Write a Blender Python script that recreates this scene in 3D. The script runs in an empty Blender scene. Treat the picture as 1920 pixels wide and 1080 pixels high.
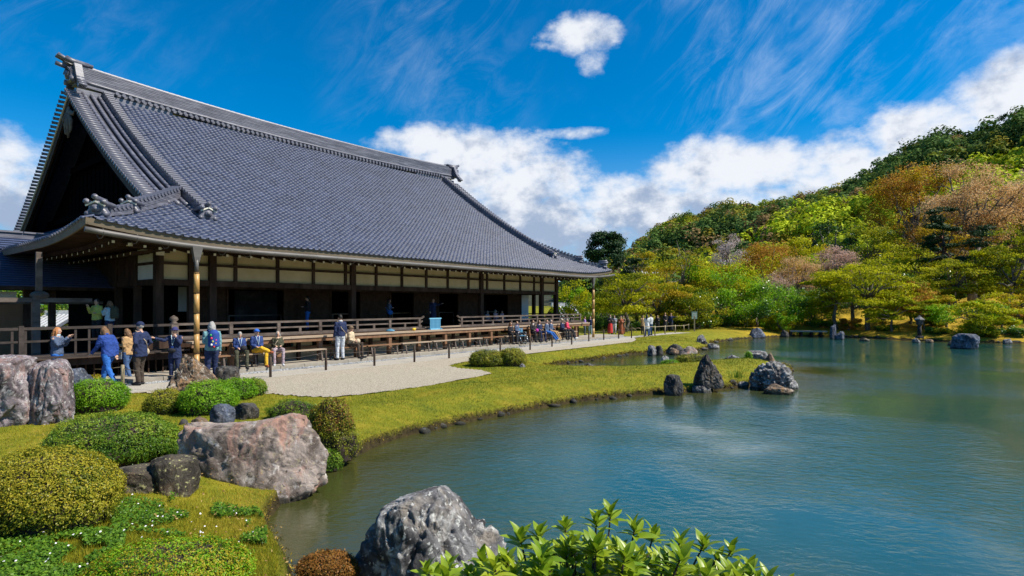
import bpy, bmesh, math, random
import numpy as np
from math import sin, cos, pi, radians, sqrt, atan2
from mathutils import Vector, Matrix

# ------------------------------------------------------------------ camera, sky, sun
scene = bpy.context.scene
COL = scene.collection
FPX, YH, HC = 1068.0, 571.3, 2.3          # focal length (px of a 1920 wide frame), horizon row, eye height
cam_d = bpy.data.cameras.new('camera'); cam = bpy.data.objects.new('camera', cam_d); COL.objects.link(cam)
cam.location = (0, 0, HC); cam.rotation_euler = (radians(90), 0, 0)
cam_d.sensor_width = 36.0; cam_d.lens = 36.0 * FPX / 1920.0
cam_d.shift_y = (YH - 540.0) / 1920.0
cam_d.clip_start = 0.05; cam_d.clip_end = 3000
scene.camera = cam
scene.view_settings.view_transform = 'Standard'; scene.view_settings.look = 'None'
scene.view_settings.exposure = 0.55; scene.view_settings.gamma = 1.0
scene.view_settings.use_curve_mapping = False
SUN_AZ, SUN_EL = 100.0, 51.0               # azimuth clockwise from +Y
sl = bpy.data.lights.new('sun', 'SUN'); sl.energy = 5.0; sl.angle = radians(0.5); sl.color = (1.0, 0.93, 0.80)
sun = bpy.data.objects.new('sun', sl); COL.objects.link(sun)
sd = Vector((sin(radians(SUN_AZ))*cos(radians(SUN_EL)), cos(radians(SUN_AZ))*cos(radians(SUN_EL)), sin(radians(SUN_EL))))
sun.rotation_euler = sd.to_track_quat('Z', 'Y').to_euler()

world = bpy.data.worlds.new('World'); scene.world = world; world.use_nodes = True
WN = world.node_tree.nodes; WL = world.node_tree.links; WN.clear()
def wn(t, **k):
    n = WN.new(t)
    for a, b in k.items(): setattr(n, a, b)
    return n
def wsock(node_in, val):
    if isinstance(val, (int, float)): node_in.default_value = val
    else: WL.new(val, node_in)
def wm(op, a, b=0.0, c=None, clamp=False):
    n = wn('ShaderNodeMath', operation=op, use_clamp=clamp); wsock(n.inputs[0], a); wsock(n.inputs[1], b)
    if c is not None: wsock(n.inputs[2], c)
    return n.outputs[0]
def wmr(v, a, b, c, d, smooth=True):
    n = wn('ShaderNodeMapRange'); n.interpolation_type = 'SMOOTHSTEP' if smooth else 'LINEAR'
    wsock(n.inputs['Value'], v)
    for k, x in zip(('From Min', 'From Max', 'To Min', 'To Max'), (a, b, c, d)): n.inputs[k].default_value = x
    return n.outputs[0]
def wmix(f, a, b):
    n = wn('ShaderNodeMix', data_type='RGBA'); wsock(n.inputs[0], f)
    for i, x in ((6, a), (7, b)):
        if isinstance(x, tuple): n.inputs[i].default_value = (*x, 1)
        else: WL.new(x, n.inputs[i])
    return n.outputs[2]
sky = wn('ShaderNodeTexSky', sky_type='NISHITA'); sky.sun_disc = False
sky.sun_elevation = radians(SUN_EL); sky.sun_rotation = radians(SUN_AZ); sky.air_density = 1.0; sky.dust_density = 0.3; sky.ozone_density = 3.0
hsv = wn('ShaderNodeHueSaturation'); hsv.inputs['Hue'].default_value = 0.5; hsv.inputs['Saturation'].default_value = 1.2; hsv.inputs['Value'].default_value = 0.95
tint = wn('ShaderNodeMix', data_type='RGBA', blend_type='MULTIPLY'); tint.inputs[0].default_value = 1.0; tint.inputs[7].default_value = (.42, .92, 1.22, 1)
WL.new(sky.outputs[0], tint.inputs[6]); WL.new(tint.outputs[2], hsv.inputs['Color'])
tc = wn('ShaderNodeTexCoord'); sep = wn('ShaderNodeSeparateXYZ'); WL.new(tc.outputs['Generated'], sep.inputs[0])
dx, dy, dz = sep.outputs
az = wm('MULTIPLY', wm('ARCTAN2', dx, dy), 180/pi)
el = wm('MULTIPLY', wm('ARCSINE', dz), 180/pi)
def azel(px, py):
    return math.degrees(math.atan2(px-960, FPX)), math.degrees(math.atan2(YH-py, math.hypot(FPX, px-960)))
comb = wn('ShaderNodeCombineXYZ'); WL.new(az, comb.inputs[0]); WL.new(el, comb.inputs[1])
def wnoise(vec, scale, detail=6, rough=0.55, dist=0.0):
    n = wn('ShaderNodeTexNoise'); n.inputs['Scale'].default_value = scale; n.inputs['Detail'].default_value = detail
    n.inputs['Roughness'].default_value = rough; n.inputs['Distortion'].default_value = dist
    WL.new(vec, n.inputs['Vector']); return n.outputs[0]
def wmap(vec, sc, rot=0.0, loc=(0,0,0)):
    n = wn('ShaderNodeMapping'); n.inputs['Scale'].default_value = sc; n.inputs['Rotation'].default_value = (0, 0, rot); n.inputs['Location'].default_value = loc
    WL.new(vec, n.inputs['Vector']); return n.outputs[0]
n_big = wnoise(comb.outputs[0], 0.16, 8, 0.55)
n_fine = wnoise(wmap(comb.outputs[0], (1, 1.5, 1)), 0.42, 8, 0.6)
n_sh = wnoise(wmap(comb.outputs[0], (1, 1.3, 1), 0, (3.1, 0.7, 0)), 0.22, 6, 0.6)
# cumulus: (px, py, radius x, radius y, strength)
CL = [(1085, 66, 74, 34, 1.0), (1108, 112, 30, 34, .55), (1040, 85, 46, 18, .6), (800, 268, 100, 34, 1.0), (905, 300, 160, 55, 1.15), (985, 345, 130, 60, 1.15),
      (870, 345, 120, 50, 1.1), (1000, 420, 210, 75, 1.25), (1160, 385, 120, 55, 1.1), (1330, 320, 115, 55, 1.2), (1440, 305, 90, 45, 1.1), (1250, 400, 250, 60, 1.1),
      (1560, 300, 110, 45, 1.0), (1690, 250, 70, 48, 1.05), (1610, 340, 150, 70, 1.0), (1890, 180, 110, 60, 1.05), (1780, 240, 110, 45, .8),
      (-20, 300, 130, 70, .75), (20, 390, 170, 55, 1.1), (1060, 250, 90, 14, .55)]
mx = None; hgt = None
for (px, py, rx, ry, st) in CL:
    a0, e0 = azel(px, py); ra = math.degrees(rx/FPX)*cos(radians(a0))**2 + .3; re = math.degrees(ry/FPX)
    qa = wm('MULTIPLY', wm('SUBTRACT', az, a0), 1/ra); qe = wm('MULTIPLY', wm('SUBTRACT', el, e0), 1/re)
    d2 = wm('ADD', wm('MULTIPLY', qa, qa), wm('MULTIPLY', qe, qe))
    m = wm('SUBTRACT', st, d2)
    mx = m if mx is None else wm('MAXIMUM', mx, m)
# clouds low over the horizon all round, so the sky goes on outside the frame
band = wm('SUBTRACT', wmr(el, 3, 22, 0.35, -0.9), wm('MULTIPLY', wmr(wm('ABSOLUTE', az), 40, 52, 1.0, 0.0), 1.2))
mx = wm('MAXIMUM', mx, wm('ADD', band, wm('MULTIPLY', wm('SUBTRACT', n_big, 0.5), 3.0)))
dens = wm('ADD', mx, wm('ADD', wm('MULTIPLY', wm('SUBTRACT', n_big, 0.5), 2.2), wm('MULTIPLY', wm('SUBTRACT', n_fine, 0.5), 1.9)))
cum = wmr(dens, -0.2, 1.0, 0, 1)
# thin veil and streaks
st1 = wnoise(wmap(wmap(comb.outputs[0], (1, 1, 1), radians(-42)), (0.30, 0.9, 1)), 0.30, 11, 0.70, 1.1)
st2 = wnoise(wmap(comb.outputs[0], (1, 1, 1), 0, (5, 2, 0)), 0.07, 5, 0.55)
st3 = wmr(wm('ABSOLUTE', wm('ADD', az, 8)), 2, 13, 1.0, 0.0)
cir = wm('MULTIPLY', wmr(wm('ADD', st1, wm('MULTIPLY', wm('SUBTRACT', n_big, 0.5), 0.55)), 0.40, 0.95, 0, 0.55), wm('MAXIMUM', wmr(wm('ADD', st2, wmr(az, 4, 30, -0.14, 0.26)), 0.28, 0.80, 0.0, 1), wm('MULTIPLY', wm('MULTIPLY', st3, wmr(el, 12, 17, 0, 1)), 0.55)))
veil = wm('MULTIPLY', wmr(el, 4, 17, 0.42, 0.0), wmr(az, -30, 0, .35, 1))
thin = wm('MAXIMUM', cir, veil)
c_lit = (7.3, 7.5, 7.9); c_dk = (2.5, 3.3, 4.8)
shade = wmr(wm('ADD', wm('MULTIPLY', wm('SUBTRACT', n_sh, 0.5), 3.6), wm('ADD', wmr(el, 3, 13, 0.95, 0.0), wm('MULTIPLY', dens, 0.14))), 0.0, 0.9, 0, 1)
ccol = wmix(wm('MULTIPLY', shade, 0.9), c_lit, c_dk)
col = wmix(wm('MULTIPLY', thin, 0.75), hsv.outputs[0], (6.6, 7.4, 8.8))
col = wmix(wm('MULTIPLY', cum, 0.96), col, ccol)
bg = wn('ShaderNodeBackground'); bg.inputs['Strength'].default_value = 0.085; WL.new(col, bg.inputs['Color'])
wo = wn('ShaderNodeOutputWorld'); WL.new(bg.outputs[0], wo.inputs['Surface'])


# ------------------------------------------------------------------ helpers
rng = np.random.default_rng(7)
R = random.Random(11)
TH = 0.66; CX, CY, E, D = -12.52, 16.72, 32.62, 26.8    # hall: front left eave corner, eave length, depth
U2 = np.array([sin(TH), cos(TH)]); V2 = np.array([-cos(TH), sin(TH)]); C2 = np.array([CX, CY])
def G(px, py, z=-0.13):                    # where a viewing ray meets the level z
    Y = (HC - z)*FPX/(py - YH); return ((px-960)/FPX*Y, Y)
def S(px, t):
    k = (px-960)/FPX; b = C2 + V2*t; return (k*b[1]-b[0])/(U2[0]-k*U2[1])
def HW(s, t):                              # hall coordinates -> world plan
    q = C2 + U2*s + V2*t; return float(q[0]), float(q[1])
HROT = pi/2 - TH

def fade(t): return t*t*t*(t*(t*6-15)+10)
_T = np.random.default_rng(3).random((64, 64, 64)).astype(np.float32)
def vnoise(p):
    i = np.floor(p).astype(int); f = fade(p-i); r = 0
    for a in (0, 1):
        for b in (0, 1):
            for c in (0, 1):
                w = (f[:, 0] if a else 1-f[:, 0])*(f[:, 1] if b else 1-f[:, 1])*(f[:, 2] if c else 1-f[:, 2])
                r = r + w*_T[(i[:, 0]+a) & 63, (i[:, 1]+b) & 63, (i[:, 2]+c) & 63]
    return r
def fbm(p, octs=5, gain=.5, lac=2.03):
    a = 1.0; s = 0; r = 0; p = np.asarray(p, float)
    for k in range(octs): r = r + a*vnoise(p); s += a; a *= gain; p = p*lac + 17.3
    return r/s

def link(name, me, mats=(), parent=None, label=None, cat=None, group=None, kind=None):
    o = bpy.data.objects.new(name, me); COL.objects.link(o)
    if me is not None:
        for m in (mats if isinstance(mats, (list, tuple)) else [mats]):
            if m.name not in [x.name for x in me.materials if x]: me.materials.append(m)
    if parent is not None: o.parent = parent
    tag(o, label, cat, group, kind); return o
def tag(o, label=None, cat=None, group=None, kind=None):
    for k, v in (('label', label), ('category', cat), ('group', group), ('kind', kind)):
        if v: o[k] = v
    return o
def empty(name, loc=(0, 0, 0), rz=0.0, parent=None, **k):
    o = bpy.data.objects.new(name, None); COL.objects.link(o); o.location = loc; o.rotation_euler = (0, 0, rz)
    o.empty_display_size = 0.2
    if parent is not None: o.parent = parent
    tag(o, **k); return o
def dup(o, parent=None, loc=None, rz=None):
    c = o.copy(); COL.objects.link(c)
    if parent is not None: c.parent = parent
    if loc is not None: c.location = loc
    if rz is not None: c.rotation_euler = (0, 0, rz)
    for ch in list(o.children): dup(ch, c)
    return c
def fastmesh(name, V, F, var=None, smooth=False):
    me = bpy.data.meshes.new(name); V = np.asarray(V, np.float32); F = np.asarray(F, np.int32)
    n = F.shape[1]; me.vertices.add(len(V)); me.vertices.foreach_set('co', V.ravel())
    me.loops.add(F.size); me.loops.foreach_set('vertex_index', F.ravel())
    me.polygons.add(len(F)); me.polygons.foreach_set('loop_start', np.arange(0, F.size, n, dtype=np.int32))
    me.polygons.foreach_set('loop_total', np.full(len(F), n, np.int32))
    if smooth: me.polygons.foreach_set('use_smooth', np.ones(len(F), bool))
    me.update(calc_edges=True); me.validate()
    if var is not None:
        a = me.attributes.new('var', 'FLOAT', 'POINT'); a.data.foreach_set('value', np.asarray(var, np.float32))
    return me
class MB:                                   # gathers simple shapes into one mesh
    def __init__(s): s.v = []; s.f = []; s.m = []; s.sm = []
    def add(s, vs, fs, mi=0, smooth=False):
        b = len(s.v); s.v += [tuple(map(float, v)) for v in vs]
        for f in fs: s.f.append([b+i for i in f]); s.m.append(mi); s.sm.append(smooth)
        return s
    def box(s, x0, x1, y0, y1, z0, z1, mi=0):
        v = [(x, y, z) for z in (z0, z1) for y in (y0, y1) for x in (x0, x1)]
        return s.add(v, [(0, 2, 3, 1), (4, 5, 7, 6), (0, 1, 5, 4), (2, 6, 7, 3), (0, 4, 6, 2), (1, 3, 7, 5)], mi)
    def bar(s, a, b, w, h, mi=0, up=(0, 0, 1), w2=None, h2=None):
        a = Vector(a); b = Vector(b); d = (b-a).normalized(); up = Vector(up)
        x = d.cross(up)
        if x.length < 1e-4: x = d.cross(Vector((0, 1, 0)))
        x.normalize(); y = x.cross(d).normalized(); vs = []
        for p, ww, hh in ((a, w, h), (b, w2 or w, h2 or h)):
            for i, j in ((-1, -1), (1, -1), (1, 1), (-1, 1)): vs.append(p + x*i*ww/2 + y*j*hh/2)
        return s.add(vs, [(0, 3, 2, 1), (4, 5, 6, 7), (0, 1, 5, 4), (1, 2, 6, 5), (2, 3, 7, 6), (3, 0, 4, 7)], mi)
    def tube(s, pts, rad, n=8, mi=0, cap=True, flat=None, smooth=True, sx=1.0):
        pts = [Vector(p) for p in pts]; rad = rad if hasattr(rad, '__len__') else [rad]*len(pts)
        vs = []; ref = Vector((0, 0, 1)); px = None
        for i, p in enumerate(pts):
            d = (pts[min(i+1, len(pts)-1)] - pts[max(i-1, 0)]).normalized()
            if px is None:
                px = d.cross(ref)
                if px.length < .05: px = d.cross(Vector((0, 1, 0)))
            px = (px - d*px.dot(d)).normalized(); py = d.cross(px)
            for k in range(n):
                a = 2*pi*k/n; vs.append(p + px*cos(a)*rad[i]*sx + py*sin(a)*rad[i])
        m = len(pts); fs = [(i*n+k, i*n+(k+1) % n, (i+1)*n+(k+1) % n, (i+1)*n+k) for i in range(m-1) for k in range(n)]
        if cap: fs += [tuple(range(n))[::-1], tuple((m-1)*n+k for k in range(n))]
        return s.add(vs, fs, mi, smooth)
    def ell(s, c, r, n=10, m=7, mi=0, rot=None):
        vs = []; fs = []
        for i in range(m+1):
            ph = pi*i/m
            for k in range(n):
                a = 2*pi*k/n; p = Vector((r[0]*sin(ph)*cos(a), r[1]*sin(ph)*sin(a), r[2]*cos(ph)))
                if rot: p = rot @ p
                vs.append(Vector(c)+p)
        for i in range(m):
            for k in range(n): fs.append((i*n+k, (i+1)*n+k, (i+1)*n+(k+1) % n, i*n+(k+1) % n))
        return s.add(vs, fs, mi, True)
    def mesh(s, name='mesh'):
        me = bpy.data.meshes.new(name); me.from_pydata(s.v, [], s.f)
        me.polygons.foreach_set('material_index', s.m); me.polygons.foreach_set('use_smooth', s.sm)
        me.update(); return me
    def build(s, name, mats, parent=None, **k):
        me = s.mesh(name)
        for m in (mats if isinstance(mats, (list, tuple)) else [mats]): me.materials.append(m)
        return link(name, me, [], parent, **k)

# ------------------------------------------------------------------ materials
def newmat(name):
    m = bpy.data.materials.new(name); m.use_nodes = True; n = m.node_tree.nodes; n.clear(); return m, n, m.node_tree.links
def mat(name, cols, scale=5.0, rough=0.7, bump=0.2, bscale=None, detail=6, metal=0.0, spec=0.4, coord='Object', stretch=(1, 1, 1), ramp=None, dist=0.0, trans=0.0, varamt=None, bdist=0.02, voro=None):
    """noise driven principled surface: cols is a list of colours along a ramp"""
    m, n, l = newmat(name)
    out = n.new('ShaderNodeOutputMaterial'); b = n.new('ShaderNodeBsdfPrincipled')
    b.inputs['Roughness'].default_value = rough; b.inputs['Metallic'].default_value = metal; b.inputs['Specular IOR Level'].default_value = spec
    if coord == 'Position':
        g = n.new('ShaderNodeNewGeometry'); src = g.outputs['Position']
    else:
        t = n.new('ShaderNodeTexCoord'); src = t.outputs[coord]
    mp = n.new('ShaderNodeMapping'); mp.inputs['Scale'].default_value = stretch; l.new(src, mp.inputs['Vector'])
    nz = n.new('ShaderNodeTexNoise'); nz.inputs['Scale'].default_value = scale; nz.inputs['Detail'].default_value = detail; nz.inputs['Distortion'].default_value = dist
    nz.inputs['Roughness'].default_value = 0.6
    l.new(mp.outputs[0], nz.inputs['Vector'])
    cr = n.new('ShaderNodeValToRGB'); els = cr.color_ramp.elements
    k = len(cols); ps = ramp or [0.3 + 0.4*i/max(1, k-1) for i in range(k)]
    els[0].position = ps[0]; els[0].color = (*cols[0], 1)
    if k == 1: els[1].position = 1; els[1].color = (*cols[0], 1)
    else:
        els[1].position = ps[-1]; els[1].color = (*cols[-1], 1)
        for i in range(1, k-1): e = els.new(ps[i]); e.color = (*cols[i], 1)
    if varamt is not None:
        at = n.new('ShaderNodeAttribute'); at.attribute_name = 'var'
        mi = n.new('ShaderNodeMath'); mi.operation = 'MULTIPLY_ADD'; mi.inputs[1].default_value = varamt; l.new(at.outputs['Fac'], mi.inputs[0])
        mm = n.new('ShaderNodeMath'); mm.operation = 'MULTIPLY'; mm.inputs[1].default_value = 1-varamt; l.new(nz.outputs[0], mm.inputs[0]); l.new(mm.outputs[0], mi.inputs[2])
        l.new(mi.outputs[0], cr.inputs[0])
    else: l.new(nz.outputs[0], cr.inputs[0])
    colo = cr.outputs[0]
    l.new(colo, b.inputs['Base Color'])
    if bump:
        nb = n.new('ShaderNodeTexNoise'); nb.inputs['Scale'].default_value = bscale or scale*4; nb.inputs['Detail'].default_value = 5
        l.new(mp.outputs[0], nb.inputs['Vector'])
        bp = n.new('ShaderNodeBump'); bp.inputs['Strength'].default_value = bump; bp.inputs['Distance'].default_value = bdist
        l.new(nb.outputs[0], bp.inputs['Height']); l.new(bp.outputs[0], b.inputs['Normal'])
    if trans:
        tr = n.new('ShaderNodeBsdfTranslucent'); l.new(colo, tr.inputs['Color']); mx_ = n.new('ShaderNodeMixShader'); mx_.inputs[0].default_value = trans
        l.new(b.outputs[0], mx_.inputs[1]); l.new(tr.outputs[0], mx_.inputs[2]); l.new(mx_.outputs[0], out.inputs[0])
    else: l.new(b.outputs[0], out.inputs[0])
    return m
def flat(name, c, rough=0.7, v=0.25, scale=20, bump=0.15, **k):
    return mat(name, [tuple(x*(1-v) for x in c), tuple(min(1, x*(1+v)) for x in c)], scale=scale, rough=rough, bump=bump, **k)
M = {}
M['tile'] = mat('roof_tile', [(.016, .024, .054), (.034, .046, .092), (.072, .090, .155)], scale=7, rough=.5, bump=.2, bscale=30, coord='Position', detail=12, spec=.4)
def weather(m, amt=.35, sc=(.5, .5, .5)):    # slow change of tone: rain streaks, lichen bloom
    n = m.node_tree.nodes; l = m.node_tree.links; b = [x for x in n if x.type == 'BSDF_PRINCIPLED'][0]; src = b.inputs['Base Color'].links[0].from_socket
    g = n.new('ShaderNodeNewGeometry'); mp = n.new('ShaderNodeMapping'); mp.inputs['Scale'].default_value = sc; l.new(g.outputs['Position'], mp.inputs[0])
    nz = n.new('ShaderNodeTexNoise'); nz.inputs['Scale'].default_value = 1.0; nz.inputs['Detail'].default_value = 8; nz.inputs['Roughness'].default_value = .7; l.new(mp.outputs[0], nz.inputs[0])
    mr = n.new('ShaderNodeMapRange'); l.new(nz.outputs[0], mr.inputs[0]); mr.inputs[1].default_value = .35; mr.inputs[2].default_value = .68; mr.inputs[3].default_value = 1-amt; mr.inputs[4].default_value = 1+amt
    vm = n.new('ShaderNodeVectorMath'); vm.operation = 'SCALE'; l.new(src, vm.inputs[0]); l.new(mr.outputs[0], vm.inputs['Scale']); l.new(vm.outputs[0], b.inputs['Base Color'])
weather(M['tile'], .22, (.9, .9, .35))
M['ridge'] = mat('ridge_tile', [(.055, .055, .075), (.11, .11, .14), (.20, .20, .24)], scale=3, rough=.42, bump=.3, bscale=14, stretch=(.35, 1, 4), detail=8, spec=.55)
M['tileflat'] = mat('copper_grey_roof', [(.03, .045, .10), (.055, .075, .15)], scale=4, rough=.45, bump=.1, stretch=(1, 1, 1))
M['wood'] = mat('dark_wood', [(.018, .010, .007), (.045, .026, .018), (.075, .047, .034)], scale=3, rough=.65, bump=.25, stretch=(1, 1, .25), bscale=16, spec=.12)
M['woodrail'] = mat('grey_wood', [(.04, .028, .022), (.10, .075, .062), (.16, .13, .11)], scale=3.5, rough=.75, bump=.3, stretch=(.4, 1, 1), bscale=22)
M['walkrail'] = mat('dark_rail_wood', [(.02, .014, .012), (.055, .04, .034)], scale=3.5, rough=.75, bump=.3)
M['woodwarm'] = mat('warm_wood', [(.14, .068, .032), (.26, .14, .075)], scale=4, rough=.6, bump=.25, stretch=(1, 1, .3), bscale=22)
M['plank'] = mat('pale_plank', [(.26, .19, .13), (.44, .34, .25)], scale=3, rough=.65, bump=.2, stretch=(.3, 2, 2), bscale=18)
M['plaster'] = mat('cream_plaster', [(.44, .35, .20), (.53, .43, .26)], scale=2.2, rough=.9, bump=.08)
M['found'] = mat('foundation_plaster', [(.30, .24, .15), (.42, .34, .22)], scale=2.6, rough=.9, bump=.15)
M['white'] = mat('white_paint', [(.60, .56, .46), (.74, .70, .60)], scale=9, rough=.7, bump=.1)
M['paper'] = mat('paper_screen', [(.50, .52, .54), (.58, .60, .62)], scale=2, rough=.9, bump=.03)
M['fascia'] = mat('fascia_board', [(.11, .085, .055), (.19, .145, .095)], scale=2, rough=.7, bump=.15, stretch=(.3, 1, 1))
M['gutter'] = mat('gutter_metal', [(.08, .072, .068), (.15, .14, .13)], scale=3, rough=.55, bump=.05, metal=.2, stretch=(.5, 2, 2))
M['bamboo'] = mat('bamboo', [(.34, .18, .055), (.50, .30, .10)], scale=6, rough=.4, bump=.1, stretch=(4, 4, .5))
M['bambooold'] = mat('old_bamboo', [(.20, .16, .09), (.34, .27, .16)], scale=6, rough=.6, bump=.1)
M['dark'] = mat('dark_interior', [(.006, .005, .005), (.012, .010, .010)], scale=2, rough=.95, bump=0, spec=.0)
M['screen'] = mat('painted_screen', [(.02, .025, .035), (.05, .055, .065), (.16, .16, .16)], scale=1.6, ramp=[.4, .58, .8], rough=.9, bump=0)
M['stone'] = mat('pale_paving', [(.25, .22, .18), (.36, .32, .26)], scale=4, rough=.85, bump=.25, bscale=60)
M['pebble'] = mat('pebble', [(.12, .13, .15), (.26, .27, .29), (.42, .40, .37)], scale=2.5, rough=.7, bump=.2, coord='Position')
M['stake'] = mat('stake_wood', [(.035, .022, .016), (.11, .072, .05)], scale=10, rough=.8, bump=.5, stretch=(1, 1, .3))
M['trunk'] = mat('bark', [(.05, .04, .033), (.14, .115, .095), (.22, .20, .17)], scale=6, rough=.9, bump=.6, stretch=(1, 1, .3))
M['trunkred'] = mat('pine_bark', [(.07, .03, .02), (.16, .075, .045)], scale=6, rough=.9, bump=.6, stretch=(1, 1, .4))
M['branchpink'] = mat('cherry_bark', [(.12, .09, .08), (.22, .17, .15)], scale=6, rough=.9, bump=.3)
def rockmat(name, base, dark, light, warm, lich=.5, scale=1.0, lichc=(.55, .55, .52), wet=True):
    m, n, l = newmat(name); out = n.new('ShaderNodeOutputMaterial'); b = n.new('ShaderNodeBsdfPrincipled'); b.inputs['Roughness'].default_value = .85
    b.inputs['Specular IOR Level'].default_value = .3
    t = n.new('ShaderNodeTexCoord'); src = t.outputs['Object']
    def nz(sc, det=8, dist=0., rough=.62, vec=None):
        x = n.new('ShaderNodeTexNoise'); x.inputs['Scale'].default_value = sc*scale; x.inputs['Detail'].default_value = det; x.inputs['Distortion'].default_value = dist; x.inputs['Roughness'].default_value = rough
        l.new(vec or src, x.inputs['Vector']); return x.outputs[0]
    def mr(v, a, c, lo=0., hi=1.):
        x = n.new('ShaderNodeMapRange'); x.interpolation_type = 'SMOOTHSTEP'; l.new(v, x.inputs[0]); x.inputs[1].default_value = a; x.inputs[2].default_value = c; x.inputs[3].default_value = lo; x.inputs[4].default_value = hi; return x.outputs[0]
    def mix(f, a, c):
        x = n.new('ShaderNodeMix'); x.data_type = 'RGBA'; l.new(f, x.inputs[0])
        for i, q in ((6, a), (7, c)):
            if isinstance(q, tuple): x.inputs[i].default_value = (*q, 1)
            else: l.new(q, x.inputs[i])
        return x.outputs[2]
    mp = n.new('ShaderNodeMapping'); mp.inputs['Scale'].default_value = (1, 1, .45); mp.inputs['Rotation'].default_value = (.5, .4, .3); l.new(src, mp.inputs[0])
    c = mix(mr(nz(1.6, 8, .8), .38, .6), dark, base)
    c = mix(mr(nz(2.6, 8, 1.0, .6, mp.outputs[0]), .5, .66), c, warm)
    c = mix(mr(nz(4.2, 9, .6, .7), .53 - .12*lich + .06, .68), c, light)
    c = mix(mr(nz(17, 4, 0, .6), .58, .66, 0, .9*lich), c, lichc)
    c = mix(mr(nz(7, 8, 1.5, .65), .33, .43, .85, 0), c, tuple(x*.35 for x in dark))
    gp = n.new('ShaderNodeNewGeometry'); sp_ = n.new('ShaderNodeSeparateXYZ'); l.new(gp.outputs['Position'], sp_.inputs[0])
    wz = n.new('ShaderNodeMath'); wz.operation = 'MULTIPLY_ADD'; l.new(nz(5, 4), wz.inputs[0]); wz.inputs[1].default_value = -.16; l.new(sp_.outputs[2], wz.inputs[2])
    c = mix(mr(wz.outputs[0], -.62, -.57, .78, 0), c, (.022, .022, .014))        # wet, algae dark line just above the water
    l.new(c, b.inputs['Base Color'])
    bp = n.new('ShaderNodeBump'); bp.inputs['Strength'].default_value = .9; bp.inputs['Distance'].default_value = .05; l.new(nz(9, 10, .8, .72), bp.inputs['Height'])
    l.new(bp.outputs[0], b.inputs['Normal']); l.new(b.outputs[0], out.inputs[0]); return m
M['rgrey'] = rockmat('rock_grey', (.17, .165, .17), (.035, .032, .035), (.44, .43, .42), (.22, .19, .16), 1.0)
M['rdark'] = rockmat('rock_dark', (.085, .08, .075), (.02, .018, .018), (.20, .19, .175), (.13, .10, .07), .25)
M['rblue'] = rockmat('rock_blue', (.11, .13, .18), (.03, .036, .05), (.28, .30, .36), (.12, .12, .14), .3)
M['rpink'] = rockmat('rock_pink', (.33, .27, .235), (.10, .075, .062), (.54, .49, .45), (.34, .20, .155), .45, 1.0, (.45, .38, .2))
M['rbrown'] = rockmat('rock_brown', (.22, .15, .095), (.05, .034, .025), (.42, .36, .29), (.30, .17, .08), .4)
M['rmoss'] = rockmat('rock_lichen', (.09, .075, .055), (.025, .02, .016), (.16, .14, .10), (.12, .08, .05), .9, 1.0, (.42, .40, .18))
M['rpurple'] = rockmat('rock_purple', (.235, .195, .21), (.05, .04, .045), (.48, .45, .45), (.27, .17, .15), .7)
def leafmat(name, cols, trans=.35, rough=.5, varamt=.75, spec=.22, scale=.8):
    return mat(name, cols, scale=scale, rough=rough, bump=0, trans=trans, varamt=varamt, spec=spec, ramp=[.12 + .74*i/(len(cols)-1) for i in range(len(cols))], coord='Object')
# ------------------------------------------------------------------ ground, pond, gravel
WZ = -0.6
sh = [(-2.0, 5.7), (-1.7, 5.25)]
pp = [(512, 1065), (495, 1035), (488, 1000), (498, 965), (512, 935), (560, 922), (604, 893), (655, 856), (705, 834), (760, 815), (845, 797), (950, 776),
      (1060, 757), (1150, 746), (1240, 738), (1330, 733), (1420, 722), (1470, 712), (1482, 700), (1470, 688), (1430, 684), (1395, 683), (1356, 683), (1321, 685), (1290, 689),
      (1239, 694), (1204, 697), (1150, 699), (1100, 700), (1050, 698), (1010, 692), (1045, 684), (1115, 675), (1180, 665), (1240, 661), (1300, 658), (1326, 655),
      (1334, 650), (1330, 643), (1390, 635), (1440, 632), (1500, 630), (1560, 630), (1620, 633), (1660, 635), (1720, 638), (1800, 641), (1870, 642), (1925, 643)]
near = [(-2.0, 5.75)]
poly = [G(x, y, WZ) for x, y in pp]
poly = poly + [(46, 41), (50, 30), (45, 14), (30, 3), (12, 2.2), (4, 3.1), (1.2, 3.7), (-.4, 4.15), (-1.3, 4.7), (-2.0, 5.5)]
poly = np.array(poly)
# smooth with a little irregularity
def densify(P, step=.35, closed=True):
    out = []
    n = len(P)
    for i in range(n if closed else n-1):
        a, b = P[i], P[(i+1) % n]; L = np.hypot(*(b-a)); k = max(1, int(L/step))
        for j in range(k): out.append(a + (b-a)*j/k)
    return np.array(out)
Q = densify(poly, .5)
for _ in range(2): Q = (Q + np.roll(Q, 1, 0) + np.roll(Q, -1, 0))/3
nx = fbm(np.c_[Q*1.6, np.zeros(len(Q))], 3)-.5; ny = fbm(np.c_[Q*1.6, np.ones(len(Q))*9], 3)-.5
POND = Q + np.c_[nx, ny]*.35
def poly_sd(P, poly):                      # >0 inside
    P = np.asarray(P, float); d = np.full(len(P), 1e9); ins = np.zeros(len(P), bool)
    A = poly; B = np.roll(poly, -1, 0)
    for a, b in zip(A, B):
        e = b-a; w = P-a; L = e@e + 1e-12
        t = np.clip((w@e)/L, 0, 1); q = w - t[:, None]*e; d = np.minimum(d, (q*q).sum(1))
        c = ((a[1] <= P[:, 1]) & (b[1] > P[:, 1])) | ((b[1] <= P[:, 1]) & (a[1] > P[:, 1]))
        xx = a[0] + (P[:, 1]-a[1])/(b[1]-a[1]+1e-12)*e[0]
        ins ^= c & (P[:, 0] < xx)
    d = np.sqrt(d); return np.where(ins, d, -d)
def sstep(a, b, x): t = np.clip((x-a)/(b-a), 0, 1); return t*t*(3-2*t)
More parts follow.
